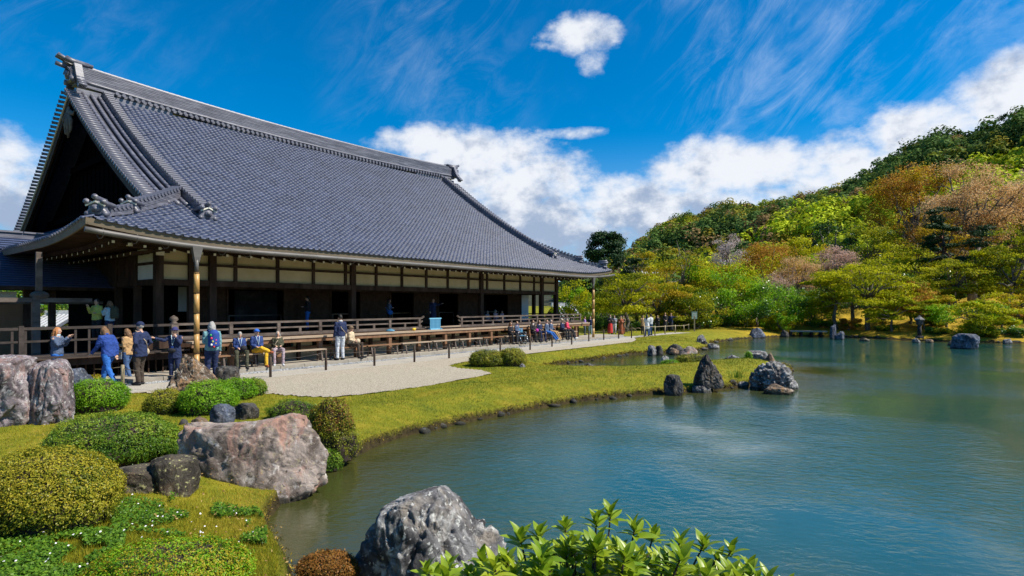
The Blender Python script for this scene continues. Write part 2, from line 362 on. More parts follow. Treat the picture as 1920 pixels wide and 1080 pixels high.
# court of gravel
court_px = [(-160, 735), (150, 740), (260, 737), (380, 738), (500, 738), (560, 743), (620, 745), (700, 737), (800, 723), (880, 709), (926, 700), (905, 694), (862, 690), (843, 685), (872, 678),
            (925, 672), (985, 664), (1100, 651), (1186, 641), (1194, 637), (1190, 633), (1250, 627), (1310, 623)]
court = [np.array(G(x, y, -.13)) for x, y in court_px]
far_in = [np.array(HW(41, 1.0)), np.array(HW(40, -.55))] + [np.array(HW(s, -.55)) for s in np.arange(38, -14, -2.0)]
COURT = densify(np.array(court + far_in), .3)
def land_h(P):
    d = -poly_sd(P, POND)                  # >0 on land
    X, Y = P[:, 0], P[:, 1]
    n3 = np.c_[P*1.2, np.zeros(len(P))]
    rough = fbm(n3, 4)-.5
    low = -.14 - .03*np.clip(rough*2, -1, 1)
    h = WZ - .45 + .45*sstep(-1.2, 0, d) + .0
    edge = d + .10*(fbm(np.c_[P*3.5, np.ones(len(P))*4], 3)-.5)
    h = h + .20*sstep(-.02, .08, edge) + (low - (WZ+.20))*sstep(.04, 1.7, edge)
    # our own bank rises behind the eye, moss slopes rise beyond the pond on the right
    h = h + .75*sstep(4.7, 2.2, Y)*(d > 0)*sstep(0, 1.2, d)
    right = sstep(14, 27, X)*sstep(30, 36, Y)*sstep(.2, 12, d)
    h = h + right*(1.5 + .7*rough*2)
    back = sstep(62, 110, np.hypot(X, Y))*sstep(-5, 25, X + .2*Y); h = h + back*2.0
    return h, d
# polar sheet: dense in view, out to the horizon
ang = np.concatenate([np.linspace(-180, -62, 40)[:-1], np.linspace(-62, 58, 900), np.linspace(58, 180, 41)[1:]])
rad = np.concatenate([[0.3, .8, 1.4, 2, 2.6, 3.2], np.geomspace(3.7, 75, 330), np.geomspace(80, 1600, 26)])
A_, R_ = np.meshgrid(np.radians(ang), rad)
P = np.c_[(R_*np.sin(A_)).ravel(), (R_*np.cos(A_)).ravel()]
H_, D_ = land_h(P)
incourt = poly_sd(P, COURT)
H_ = np.where(incourt > -.02, np.minimum(H_, -.148), H_)
# under the hall and beyond it the ground is flat
hs = (P-C2)@U2; ht = (P-C2)@V2
H_ = np.where((hs > -30) & (hs < 46) & (ht > -.7) & (ht < 34), -.16, H_)
na = len(ang); idx = np.arange(len(P)).reshape(len(rad), na)
F = np.c_[idx[:-1, :-1].ravel(), idx[:-1, 1:].ravel(), idx[1:, 1:].ravel(), idx[1:, :-1].ravel()]
mossr = sstep(16, 24, P[:, 0])*sstep(28, 40, P[:, 1])
far_dark = sstep(44, 52, np.hypot(P[:, 0], P[:, 1]))
me = fastmesh('ground', np.c_[P, H_], F, var=np.clip(D_, -1, 2), smooth=True)
for nm, arr in (('moss', mossr), ('shade_soil', far_dark)):
    a = me.attributes.new(nm, 'FLOAT', 'POINT'); a.data.foreach_set('value', arr.astype(np.float32))
m, n, l = newmat('lawn_and_soil'); out = n.new('ShaderNodeOutputMaterial'); b = n.new('ShaderNodeBsdfPrincipled'); b.inputs['Roughness'].default_value = .95; b.inputs['Specular IOR Level'].default_value = .1
g = n.new('ShaderNodeNewGeometry')
def nz(sc, det=6): x = n.new('ShaderNodeTexNoise'); x.inputs['Scale'].default_value = sc; x.inputs['Detail'].default_value = det; x.inputs['Roughness'].default_value = .65; l.new(g.outputs['Position'], x.inputs['Vector']); return x.outputs[0]
def ramp(f, cs):
    r = n.new('ShaderNodeValToRGB'); e = r.color_ramp.elements; e[0].position, e[1].position = cs[0][0], cs[-1][0]; e[0].color, e[1].color = (*cs[0][1], 1), (*cs[-1][1], 1)
    for p_, c_ in cs[1:-1]: q = e.new(p_); q.color = (*c_, 1)
    l.new(f, r.inputs[0]); return r.outputs[0]
def mixc(f, a, c):
    x = n.new('ShaderNodeMix'); x.data_type = 'RGBA'
    if isinstance(f, float): x.inputs[0].default_value = f
    else: l.new(f, x.inputs[0])
    for i, q in ((6, a), (7, c)):
        if isinstance(q, tuple): x.inputs[i].default_value = (*q, 1)
        else: l.new(q, x.inputs[i])
    return x.outputs[2]
def attr(nm): a = n.new('ShaderNodeAttribute'); a.attribute_name = nm; return a.outputs['Fac']
lawn = ramp(nz(2.3, 9), [(.32, (.08, .11, .010)), (.5, (.19, .19, .010)), (.66, (.33, .25, .025))])
fine = ramp(nz(38, 4), [(.3, (.07, .10, .01)), (.7, (.27, .25, .03))])
cc = mixc(.45, lawn, fine)
moss = ramp(nz(1.1, 8), [(.3, (.14, .10, .012)), (.5, (.33, .22, .02)), (.68, (.46, .33, .035))])
cc = mixc(attr('moss'), cc, moss)
mr = n.new('ShaderNodeMapRange'); l.new(attr('var'), mr.inputs[0]); mr.inputs[1].default_value = .02; mr.inputs[2].default_value = .13; mr.inputs[3].default_value = 1; mr.inputs[4].default_value = 0
cc = mixc(mr.outputs[0], cc, ramp(nz(5, 6), [(.35, (.018, .014, .008)), (.65, (.06, .045, .018))]))
l.new(cc, b.inputs['Base Color'])
bp = n.new('ShaderNodeBump'); bp.inputs['Strength'].default_value = .8; bp.inputs['Distance'].default_value = .05; l.new(nz(30, 6), bp.inputs['Height']); l.new(bp.outputs[0], b.inputs['Normal'])
l.new(b.outputs[0], out.inputs[0]); M['ground'] = m
ground = link('ground', me, M['ground'], kind='structure')

def polymesh(name, pts, z, mats, **k):
    bm = bmesh.new(); vs = [bm.verts.new((p[0], p[1], z)) for p in pts]; f = bm.faces.new(vs)
    if f.normal.z < 0: f.normal_flip()
    bmesh.ops.triangulate(bm, faces=[f]); me = bpy.data.meshes.new(name); bm.to_mesh(me); bm.free()
    for p in me.polygons: pass
    return link(name, me, mats, **k)
# water
m, n, l = newmat('pond_water'); out = n.new('ShaderNodeOutputMaterial'); b = n.new('ShaderNodeBsdfPrincipled')
b.inputs['Roughness'].default_value = .06; b.inputs['IOR'].default_value = 1.5; b.inputs['Specular IOR Level'].default_value = 1.0
g = n.new('ShaderNodeNewGeometry')
def wv(sc, st, det, rot=0):
    mp = n.new('ShaderNodeMapping'); mp.inputs['Scale'].default_value = st; mp.inputs['Rotation'].default_value = (0, 0, rot); l.new(g.outputs['Position'], mp.inputs[0])
    x = n.new('ShaderNodeTexNoise'); x.inputs['Scale'].default_value = sc; x.inputs['Detail'].default_value = det; x.inputs['Roughness'].default_value = .55; x.inputs['Distortion'].default_value = .4; l.new(mp.outputs[0], x.inputs[0]); return x.outputs[0]
a1 = wv(5.0, (1, 1.7, 1), 5, .5); a2 = wv(1.3, (1, 1.4, 1), 3, -.3); a3 = wv(.22, (1, 1, 1), 3)
s1 = n.new('ShaderNodeMath'); s1.operation = 'MULTIPLY_ADD'; l.new(a2, s1.inputs[0]); s1.inputs[1].default_value = 1.2; l.new(a1, s1.inputs[2])
st = n.new('ShaderNodeMapRange'); l.new(a3, st.inputs[0]); st.inputs[1].default_value = .38; st.inputs[2].default_value = .6; st.inputs[3].default_value = .05; st.inputs[4].default_value = .26
bp = n.new('ShaderNodeBump'); l.new(st.outputs[0], bp.inputs['Strength']); bp.inputs['Distance'].default_value = .09; l.new(s1.outputs[0], bp.inputs['Height']); l.new(bp.outputs[0], b.inputs['Normal'])
dm = n.new('ShaderNodeMapRange'); dm.interpolation_type = 'SMOOTHSTEP'; l.new(attr('var'), dm.inputs[0]); dm.inputs[1].default_value = .1; dm.inputs[2].default_value = 4.2
cm = mixc(dm.outputs[0], ramp(a3, [(.3, (.034, .040, .010)), (.7, (.055, .055, .014))]), (.014, .066, .058)); l.new(cm, b.inputs['Base Color'])  # silty olive shallows; the deep teal also carries reflected sky blue as base colour
l.new(b.outputs[0], out.inputs[0]); M['water'] = m
wr = rad[(rad < 76)]; nr_ = len(wr); wi = np.where((ang > -75) & (ang < 85))[0][::3]; WA, WR = np.meshgrid(np.radians(ang[wi]), wr)
WP = np.c_[(WR*np.sin(WA)).ravel(), (WR*np.cos(WA)).ravel()]; wd = D_.reshape(len(rad), na)[:nr_][:, wi].ravel(); ix = np.arange(len(WP)).reshape(WA.shape)
F = np.c_[ix[:-1, :-1].ravel(), ix[:-1, 1:].ravel(), ix[1:, 1:].ravel(), ix[1:, :-1].ravel()]; F = F[(wd[F] < 1.2).any(1)]
link('pond_water', fastmesh('pond_water', np.c_[WP, np.full(len(WP), WZ)], F, var=np.clip(-wd, 0, 8), smooth=True), M['water'], kind='structure')
M['gravel'] = mat('raked_gravel', [(.18, .15, .11), (.34, .295, .225), (.48, .42, .33)], scale=30, rough=.9, bump=.9, bscale=70, coord='Position', detail=3, bdist=.03)
M['gravelpale'] = mat('pale_gravel', [(.24, .215, .18), (.36, .33, .28), (.46, .42, .36)], scale=35, rough=.9, bump=.7, bscale=60, coord='Position', detail=4)
# raked gravel: grooves are real relief, rows run along the hall
gx = np.arange(-14, 43, .16); gt = np.arange(-9.5, -.5, .035)
GS, GT = np.meshgrid(gx, gt); PW = C2 + GS.ravel()[:, None]*U2 + GT.ravel()[:, None]*V2
sd_ = poly_sd(PW, COURT).reshape(GS.shape)
wob = (fbm(np.c_[PW*3, np.zeros(len(PW))], 3)-.5).reshape(GS.shape)
Zg = -.128 + .011*np.sin(GT*2*pi/.21 + wob*2.5) * (GT < -2.15) + wob*.015
id2 = np.arange(GS.size).reshape(GS.shape)
F = np.c_[id2[:-1, :-1].ravel(), id2[:-1, 1:].ravel(), id2[1:, 1:].ravel(), id2[1:, :-1].ravel()]
keep = (sd_.ravel()[F] > -.02).all(1)
tmid = GT.ravel()[F].mean(1)
for nm, msk, mm in (('raked_gravel_court', keep & (tmid < -2.12), M['gravel']), ('pale_gravel_path', keep & (tmid >= -2.12), M['gravelpale'])):
    f = F[msk]; u_, inv = np.unique(f, return_inverse=True)
    link(nm, fastmesh(nm, np.c_[PW, Zg.ravel()][u_], inv.reshape(f.shape), smooth=True), mm, kind='structure')
# far path right of the hall
# drain strip of pebbles
def stones(name, pts, sizes, mats, seed=0, flatz=.6, **k):
    r = np.random.default_rng(seed); bm = bmesh.new(); bmesh.ops.create_icosphere(bm, subdivisions=1, radius=1); base = np.array([v.co[:] for v in bm.verts]); fc = np.array([[v.index for v in f.verts] for f in bm.faces]); bm.free()
    N = len(pts); a = r.uniform(0, 2*pi, N); sc = np.c_[sizes*r.uniform(.8, 1.3, N), sizes*r.uniform(.6, 1, N), sizes*flatz*r.uniform(.7, 1.2, N)]
    v = base[None]*(1 + .7*(r.random((N, len(base), 1))-.5))*sc[:, None, :]
    x = v[..., 0]*np.cos(a)[:, None] - v[..., 1]*np.sin(a)[:, None]; y = v[..., 0]*np.sin(a)[:, None] + v[..., 1]*np.cos(a)[:, None]
    vv = np.stack([x, y, v[..., 2]], -1) + np.asarray(pts)[:, None, :]
    ff = fc[None] + (np.arange(N)*len(base))[:, None, None]
    return link(name, fastmesh(name, vv.reshape(-1, 3), ff.reshape(-1, 3)), mats, **k)
Np = 5200; ss = rng.uniform(-2, 34, Np); tt = rng.uniform(-.66, -.16, Np); q = C2 + ss[:, None]*U2 + tt[:, None]*V2
stones('drain_pebbles', np.c_[q, np.full(Np, -.125)], rng.uniform(.02, .055, Np), M['pebble'], 5, kind='stuff')

# shore stones: one row of small edging stones where water meets turf
SD = densify(POND, .28)
dist = np.hypot(SD[:, 0], SD[:, 1]); azs = np.degrees(np.arctan2(SD[:, 0], SD[:, 1]))
sel = (dist < 60) & (np.abs(azs) < 48) & (SD[:, 1] > 8) & (rng.random(len(SD)) < .4)
E_pts = SD[sel]; E_pts = E_pts + rng.uniform(-.08, .08, E_pts.shape)
stones('shore_stones', np.c_[E_pts, np.full(len(E_pts), WZ+.02)], rng.uniform(.04, .16, len(E_pts))*(1+np.hypot(*E_pts.T)/60), M['rdark'], 9, .5, kind='stuff')

# grass blades
def blades(name, P, h, w, mt, tint, seed, lean=.5):
    r = np.random.default_rng(seed); N = len(P); a = r.uniform(0, 2*pi, N); ca, sa = np.cos(a), np.sin(a)
    lx = r.normal(0, lean, N)*h; ly = r.normal(0, lean, N)*h
    b0 = P + np.c_[-ca*w, -sa*w, np.full(N, -.01)]; b1 = P + np.c_[ca*w, sa*w, np.full(N, -.01)]; tp = P + np.c_[lx, ly, h]
    V = np.stack([b0, b1, tp], 1).reshape(-1, 3); F = np.arange(3*N).reshape(-1, 3)
    return link(name, fastmesh(name, V, F, var=np.repeat(tint, 3)), mt, kind='stuff')
M['grass'] = leafmat('grass_blades', [(.05, .11, .007), (.16, .19, .009), (.32, .28, .012), (.46, .33, .05)], trans=.3, rough=.6, scale=1.3, varamt=.6)
M['clover'] = leafmat('clover_leaves', [(.03, .09, .008), (.08, .18, .012), (.16, .28, .02)], trans=.3, rough=.5, scale=2)
N = 420000
az_ = rng.uniform(-45, 24, N); rr = np.exp(rng.uniform(np.log(4.4), np.log(46), N)); PP = np.c_[rr*np.sin(np.radians(az_)), rr*np.cos(np.radians(az_))]
ok = (poly_sd(PP, POND) < -.01) & (poly_sd(PP, COURT) < rng.uniform(-.03, .05, N)**1) & (((PP-C2)@V2) < -.7)
PP = PP[ok]; rr = rr[ok]; hh, dd = land_h(PP)
patch = fbm(np.c_[PP*.9, np.zeros(len(PP))], 4)
hs_ = np.clip(.018 + .0009*rr, 0, .045)*rng.uniform(.6, 1.5, len(PP))*(1+ .5*(rr < 9)*(patch > .52))
tint = np.clip(.50 + (patch-.5)*2.0 + rng.normal(0, .16, len(PP)) + .12*(dd < .5), 0, 1)
blades('lawn_grass', np.c_[PP, hh], hs_, np.clip(.0018*rr/4, .0035, .016), M['grass'], tint, 3)
# small pale clover flowers in the near turf
# ------------------------------------------------------------------ the hall
hall = empty('temple_hall', (CX, CY, 0), HROT, label='long dark timber temple hall with sweeping grey tiled roof and open veranda', cat='temple hall')
def prof(t): return .43*t + .0133*t*t
def lift(d): d = np.minimum(d, 5.0); return .40*(1-d/5.0)**2
def rz_front(s, t):
    s = np.asarray(s, float); t = np.asarray(t, float)
    return 4.5 + prof(t) + lift(np.minimum(s, E-s))*np.clip(1-t/6, 0, 1)**2
def rz_side(s, t):                          # distance s in from the side eave
    return 4.5 + prof(np.asarray(s, float)) + lift(np.minimum(t, D-t))*np.clip(1-s/6., 0, 1)**2
J = 4.15; SV = 3.05; HB = D/2               # hip foot, verge line, half depth
roof = empty('roof', parent=hall)
M['gable'] = flat('shaded_gable_wood', (.005, .004, .005), .95, spec=.0)  # near-black wood: the shade of the unlit gable is put into its colour
# under sheet (boards and clay below the tiles)
def sheet(name, sx, tx, zf, off, mt, swap=False, cull=None, parent=roof):
    SS, TT = np.meshgrid(sx, tx); Z = zf(SS, TT) + off
    V = np.c_[SS.ravel(), TT.ravel(), Z.ravel()]; ii = np.arange(SS.size).reshape(SS.shape)
    F = np.c_[ii[:-1, :-1].ravel(), ii[:-1, 1:].ravel(), ii[1:, 1:].ravel(), ii[1:, :-1].ravel()]
    if cull is not None:
        c = V[F].mean(1); F = F[cull(c[:, 0], c[:, 1])]
    return link(name, fastmesh(name, V, F, smooth=True), mt, parent)
gs = np.linspace(0, E, 220); gt_ = np.linspace(0, HB, 90)
M['under'] = flat('roof_underlay', (.05, .05, .06), .8)
c_front = lambda s, t: ((s > t-.1) & (E-s > t-.1) & (t < J+.3)) | ((s > SV+.1) & (s < E-SV-.1) & (t >= J-.9))
sheet('roof_base', gs, gt_, rz_front, -.03, M['under'], cull=c_front)
sheet('roof_base', gs, D-gt_, lambda s, t: rz_front(s, D-t), -.03, M['tile'], cull=lambda s, t: c_front(s, D-t))
gside = np.linspace(0, 4.6, 30)
c_side = lambda s, t: (t > s-.1) & (D-t > s-.1)
sheet('roof_base', gside, np.linspace(0, D, 140), rz_side, -.03, M['under'], cull=c_side)
sheet('roof_base', E-gside, np.linspace(0, D, 140), lambda s, t: rz_side(E-s, t), -.03, M['tile'], cull=lambda s, t: c_side(E-s, t))
# one tile: shallow trough with a roll at one side, a thick front lip
WS, WT = .27, .25
def tile_arrays():
    xs = np.linspace(-WS/2, WS/2+.01, 9); u = (xs+WS/2)/WS
    z = np.where(u > .66, 0.060*np.sin((u-.66)/.36*pi).clip(0), -.012*np.sin(u/.66*pi))
    L = .29; fr = np.c_[xs, np.full(9, -L/2), z+.036]; bk = np.c_[xs, np.full(9, L/2), z+.0]; lo = np.c_[xs, np.full(9, -L/2), z-.004]
    V = np.r_[fr, bk, lo]; F = [(i, i+1, 9+i+1, 9+i) for i in range(8)] + [(18+i, 18+i+1, i+1, i) for i in range(8)]
    return V, np.array(F)
TV, TF = tile_arrays()
tile_me = fastmesh('roof_tile', TV, TF, smooth=False); tile_me.materials.append(M['tile'])
def tile_grid():
    out = []
    ncol = int(E/WS)
    t_rows = []
    t = .06
    while t < HB-.25:
        t_rows.append(t); sl = .43+.0266*t; t += WT/sqrt(1+sl*sl)
    for t in t_rows:
        for i in range(ncol+1):
            s = (E-ncol*WS)/2 + i*WS
            if t < J: ok_ = s > t+.06 and E-s > t+.06
            else: ok_ = s > 4.55 and s < E-4.55
            if ok_: out.append((s, t))
    return np.array(out)
TG = tile_grid()
tz = rz_front(TG[:, 0], TG[:, 1]); eps = .02
sl_t = (rz_front(TG[:, 0], TG[:, 1]+eps)-tz)/eps; sl_s = (rz_front(TG[:, 0]+eps, TG[:, 1])-tz)/eps
wp_ = C2 + TG[:, :1]*U2 + TG[:, 1:]*V2
order = np.argsort(np.hypot(wp_[:, 0], wp_[:, 1])+ .3*tz)
jit = rng.normal(0, .012, (len(TG), 3))
def tile_mat(i):
    a = math.atan(sl_t[i]); r = math.atan(sl_s[i])
    return Matrix.Translation((TG[i, 0], TG[i, 1], tz[i] + .012 + jit[i, 0]*.4)) @ Matrix.Rotation(a + jit[i, 1], 4, 'X') @ Matrix.Rotation(-r + jit[i, 2], 4, 'Y')
for i in order[:300]:
    o = bpy.data.objects.new('roof_tile', tile_me); COL.objects.link(o); o.parent = roof; o.matrix_local = tile_mat(i)
vs = []; 
hom = np.c_[TV, np.ones(len(TV))]
for i in order[300:]: vs.append((hom @ np.array(tile_mat(i)).T)[:, :3])
rest = len(vs)
link('roof_tile', fastmesh('roof_tiles', np.concatenate(vs), (TF[None]+(np.arange(rest)*len(TV))[:, None, None]).reshape(-1, 4)), M['tile'], roof, kind='stuff')
# eave discs along the front
disc = MB().tube([(0, 0, 0), (0, .10, 0)], .062, 10).tube([(0, -.008, 0), (0, .02, 0)], .035, 8).mesh('eave_tile'); disc.materials.append(M['ridge'])
for i in range(int(E/WS)+1):
    s = (E-int(E/WS)*WS)/2 + i*WS + .10
    if s < .25 or s > E-.25: continue
    o = link('eave_tile', disc, [], roof); o.location = (s, -.05, float(rz_front(s, 0))+.015)
# side skirt tile rolls (left side seen edge-on, right side too) and their eave discs
def skirt(left):
    mb = MB(); t = .3
    while t < D-.3:
        m_ = min(t, D-t, 4.3)
        pts = []
        for s in np.linspace(-.04, m_, 8):
            sx_ = s if left else E-s
            pts.append((sx_, t, float(rz_side(max(s, 0), t))+.03))
        mb.tube(pts, .06, 6); t += WS
    mb.build('roof_tile', M['tile'], roof, kind='stuff')
skirt(True); skirt(False)
# swept ridges ------------------------------------------------
def ridge_strip(pts, w, h, name, n_layers=4, top=.075, parent=roof, mt=None):
    """stack of thin tile courses topped by a roll, following pts (bottom centre line)"""
    mb = MB(); pts = [Vector(p) for p in pts]; mt = mt or M['ridge']
    n_ = len(pts); side = []
    for i in range(n_):
        d = pts[min(i+1, n_-1)]-pts[max(i-1, 0)]; x = Vector((d.y, -d.x, 0)).normalized(); side.append(x)
    for k in range(n_layers):
        z0, z1 = h*k/n_layers, h*(k+.8)/n_layers; ww = w*(1 - .08*k/n_layers)*(1.15 if k == 0 else 1)
        for (za, zb, wk) in ((z0, z1, ww), (z1, h*(k+1)/n_layers, ww*.9)):
            vs = []; 
            for p, x in zip(pts, side):
                for q, zz in ((-1, za), (1, za), (1, zb), (-1, zb)): vs.append(p + x*q*wk/2 + Vector((0, 0, zz)))
            fs = [(i*4+a, i*4+(a+1) % 4, (i+1)*4+(a+1) % 4, (i+1)*4+a) for i in range(n_-1) for a in range(4)]
            fs += [(0, 3, 2, 1), tuple((n_-1)*4+a for a in range(4))]
            mb.add(vs, fs)
    return mb.build(name, mt, parent)
def cap_rolls(pts, z, w, r, name, step=.25, along=False, kind=None, limit=300):
    """short round cap tiles set crosswise over a ridge"""
    pts = [Vector(p) for p in pts]; seg = [0]
    for a, b_ in zip(pts[:-1], pts[1:]): seg.append(seg[-1]+(b_-a).length)
    me_ = None; k = 0; s = step/2
    ml = MB()
    n_ = 8; vs = []
    for x, rr_ in ((-w/2, r*.9), (w/2, r)):
        for j in range(n_): a = 2*pi*j/n_; vs.append((x, rr_*cos(a), rr_*sin(a)))
    ml.add(vs, [(j, (j+1) % n_, n_+(j+1) % n_, n_+j) for j in range(n_)] + [tuple(range(n_))[::-1], tuple(range(n_, 2*n_))], smooth=False)
    me_ = ml.mesh(name); me_.materials.append(M['ridge'])
    while s < seg[-1]:
        i = max(j for j in range(len(seg)) if seg[j] <= s); i = min(i, len(pts)-2); f = (s-seg[i])/(seg[i+1]-seg[i])
        p = pts[i].lerp(pts[i+1], f); d = (pts[i+1]-pts[i]).normalized(); x = Vector((d.y, -d.x, 0)).normalized()
        yv = d; zv = x.cross(yv)
        mt_ = Matrix((x, yv, zv)).transposed().to_4x4()
        if along: mt_ = mt_ @ Matrix.Rotation(pi/2, 4, 'Z')
        o = bpy.data.objects.new(name, me_); COL.objects.link(o); o.parent = roof
        o.matrix_local = Matrix.Translation(p + Vector((0, 0, z))) @ mt_; s += step
# main ridge
def ridge_z(s): x = abs(s-E/2)/(E/2-3.0); return 12.50 + .38*x**2.2
rs = [(s, HB, ridge_z(s)) for s in np.linspace(SV+.15, E-SV-.15, 60)]
MB().box(SV+.2, E-SV-.2, HB-.27, HB+.27, 12.2, 12.52).box(SV+.2, 7.5, HB-.265, HB+.265, 12.5, 12.72).box(E-7.5, E-SV-.2, HB-.265, HB+.265, 12.5, 12.72).build('ridge_bed', M['ridge'], roof)
main_ridge = ridge_strip(rs, .50, 1.0, 'main_ridge', 12, parent=roof)
cap_rolls(rs, 1.05, .30, .085, 'ridge_cap_tile', step=.30, along=True)
for sgn in (-1,):
    rr_ = [(s, HB+sgn*.32, ridge_z(s)+.10) for s in np.linspace(SV+1.7, E-SV-1.7, 60)]
    cap_rolls(rr_, 0, .22, .085, 'ridge_base_tile', step=.29)
    mb = MB().tube([(s, HB-.25, ridge_z(s)+.26) for s in np.linspace(SV+.3, E-SV-.3, 50)], .07, 6); mb.build('ridge_cornice', M['ridge'], roof)
# descending ridges (front) and hips
def desc(sx, t0, t1, nm='descending_ridge', mirror=False):
    pts = [(sx, t, float(rz_front(sx, min(t, HB)))+.0) for t in np.linspace(t0, t1, 26)]
    if mirror: pts = [(p[0], D-p[1], p[2]) for p in pts]
    ridge_strip(pts, .34, .42, nm, 5); cap_rolls(pts, .46, .36, .085, 'ridge_cap_tile', .26)
    ridge_strip([(p[0], p[1], p[2]) for p in pts], .52, .10, 'ridge_course', 1)
for sx in (4.45, E-4.45): desc(sx, 2.25, HB-.3)
desc(4.45, 2.25, HB-.3, mirror=True)
def hip(cs, ct, nm='hip_ridge', a=.55, b=4.2):
    def P_(k, lo, hi):
        out_ = []
        for q_ in np.linspace(lo, hi, 14):
            s = q_ if cs == 0 else E-q_; t = q_ if ct == 0 else D-q_
            out_.append((s, t, float(rz_front(s, q_))+.02))
        return out_
    p1 = P_(0, 1.75, b); ridge_strip(p1, .30, .36, nm, 5); cap_rolls(p1, .40, .34, .08, 'ridge_cap_tile', .26)
    p2 = P_(0, .42, 1.75); ridge_strip(p2, .28, .20, nm, 3); cap_rolls(p2, .24, .32, .075, 'ridge_cap_tile', .26)
hip(0, 0); hip(1, 0)
# ridge end tiles: shield plate, emblem disc, three long round tiles on top
def ornament(loc, face, sc=1.0, name='ridge_end_tile', tubes=3, tl=.5, crest=True):
    """face: direction the shield looks at (unit plan vector)"""
    o = empty(name, loc, atan2(face[1], face[0]) + pi/2, roof); fx = o
    mb = MB(); n_ = 9; prof_ = [(-.30, 0), (-.34, .10), (-.25, .22), (-.24, .34), (-.13, .46), (0, .52), (.13, .46), (.24, .34), (.25, .22), (.34, .10), (.30, 0)]
    vs = [(x*sc, -.02*sc, z*sc) for x, z in prof_] + [(x*sc, .18*sc, z*sc) for x, z in prof_] + [(x*.8*sc, -.07*sc, (z*.8+.05)*sc) for x, z in prof_]
    k = len(prof_); fs = [tuple(range(2*k, 3*k)), tuple(range(k, 2*k))[::-1]] + [(i, (i+1) % k, 2*k+(i+1) % k, 2*k+i) for i in range(k)] + [(i, k+i, k+(i+1) % k, (i+1) % k) for i in range(k)]
    mb.add(vs, fs); mb.build('shield', M['ridge'], fx)
    e = MB().tube([(0, -.13*sc, .22*sc), (0, -.02, .22*sc)], .135*sc, 14).tube([(0, -.15*sc, .22*sc), (0, -.12*sc, .22*sc)], .07*sc, 10); e.build('emblem', M['ridge'], fx)
    w_ = MB()
    for x in (-1, 1): w_.tube([(x*.27*sc, -.10*sc, .05*sc), (x*.27*sc, .05, .05*sc)], .085*sc, 10)
    w_.build('scroll_disc', M['ridge'], fx); w_ = MB()
    for x in (-1, 1): w_.bar((0, -.10*sc, .46*sc), (x*.30*sc, -.10*sc, .31*sc), .05*sc, .05*sc)
    w_.build('scroll', M['white'] if crest else M['ridge'], fx)
    tb = [(-.26, .40), (0, .56), (.26, .40)] if tubes == 3 else [(-.12, .56), (.12, .62)]
    tm = MB().tube([(0, -.16*sc, .06*sc), (0, 0, .02*sc), (0, tl*sc, 0)], [.095*sc, .085*sc, .08*sc], 12).tube([(0, -.175*sc, .062*sc), (0, -.15*sc, .06*sc)], .055*sc, 10).mesh('horn_tile'); tm.materials.append(M['ridge'])
    for x, z in tb: q_ = link('horn_tile', tm, [], fx); q_.location = (x*sc, 0, z*sc)
    return o
def hz(s, t): return float(rz_front(s, min(t, D-t)))
dg = sqrt(.5)
# (nested two deep only: the ornaments' pieces hang from the hall's roof through one empty)
def flatten(o, name):                        # join the pieces of an ornament into a single sub-part mesh
    pass
    bm = bmesh.new(); mats_ = []
    for ch in list(o.children):
        me2 = ch.data.copy(); me2.transform(Matrix.Translation(ch.location)); n0 = len(bm.faces); bm.from_mesh(me2); bm.faces.ensure_lookup_table()
        mt = ch.data.materials[0]
        if mt not in mats_: mats_.append(mt)
        for f in bm.faces[n0:]: f.material_index = mats_.index(mt)
        bpy.data.meshes.remove(me2); bpy.data.objects.remove(ch)
    me = bpy.data.meshes.new(name); bm.to_mesh(me); bm.free()
    for x in mats_: me.materials.append(x)
    loc, rz, par = o.location.copy(), o.rotation_euler.z, o.parent; bpy.data.objects.remove(o)
    q_ = link(name, me, [], par); q_.location = loc; q_.rotation_euler = (0, 0, rz); return q_
for sx in (4.45, E-4.45): flatten(ornament((sx, 2.22, hz(sx, 2.2)+.02), (0, -1), .95, crest=True), 'ridge_end_tile')
for cs in (0, 1):
    f = (-dg, -dg) if cs == 0 else (dg, -dg)
    for q_, s_ in ((1.70, .82), (.40, .9)):
        s = q_ if cs == 0 else E-q_
        flatten(ornament((s, q_, hz(s, q_)+.04), f, s_), 'ridge_end_tile')
for sgn, s in ((-1, SV+.05), (1, E-SV-.05)):
    z0 = ridge_z(s)-.05
    flatten(ornament((s, HB, z0+.15), (sgn, 0), 1.55, tubes=2, tl=.42, crest=False), 'ridge_end_tile')
    fins = MB()                              # stacked rolls hanging over both slopes at the ridge end
    for sd_2 in (-1, 1):
        for k in range(9):
            t = HB + sd_2*(.30 + .05*k + .006*k*k); z = z0 + .95 - k*.135
            fins.tube([(s-.02*sgn, t, z), (s-.34*sgn, t, z)], .075, 8)
        fins.bar((s-.18*sgn, HB+sd_2*.34, z0+1.0), (s-.18*sgn, HB+sd_2*.95, z0-.25), .30, .12)
    fins.build('ridge_end_fin', M['ridge'], roof)
    horn = MB()
    for yy in (-.13, .13): horn.tube([(s+sgn*.55, HB+yy, z0+1.32), (s+sgn*.25, HB+yy, z0+1.20), (s-sgn*.85, HB+yy, z0+1.14)], [.10, .09, .085], 10)
    horn.tube([(s+sgn*.60, HB, z0+.92), (s+sgn*.2, HB, z0+.85)], .10, 10)
    horn.build('ridge_end_horn', M['ridge'], roof)
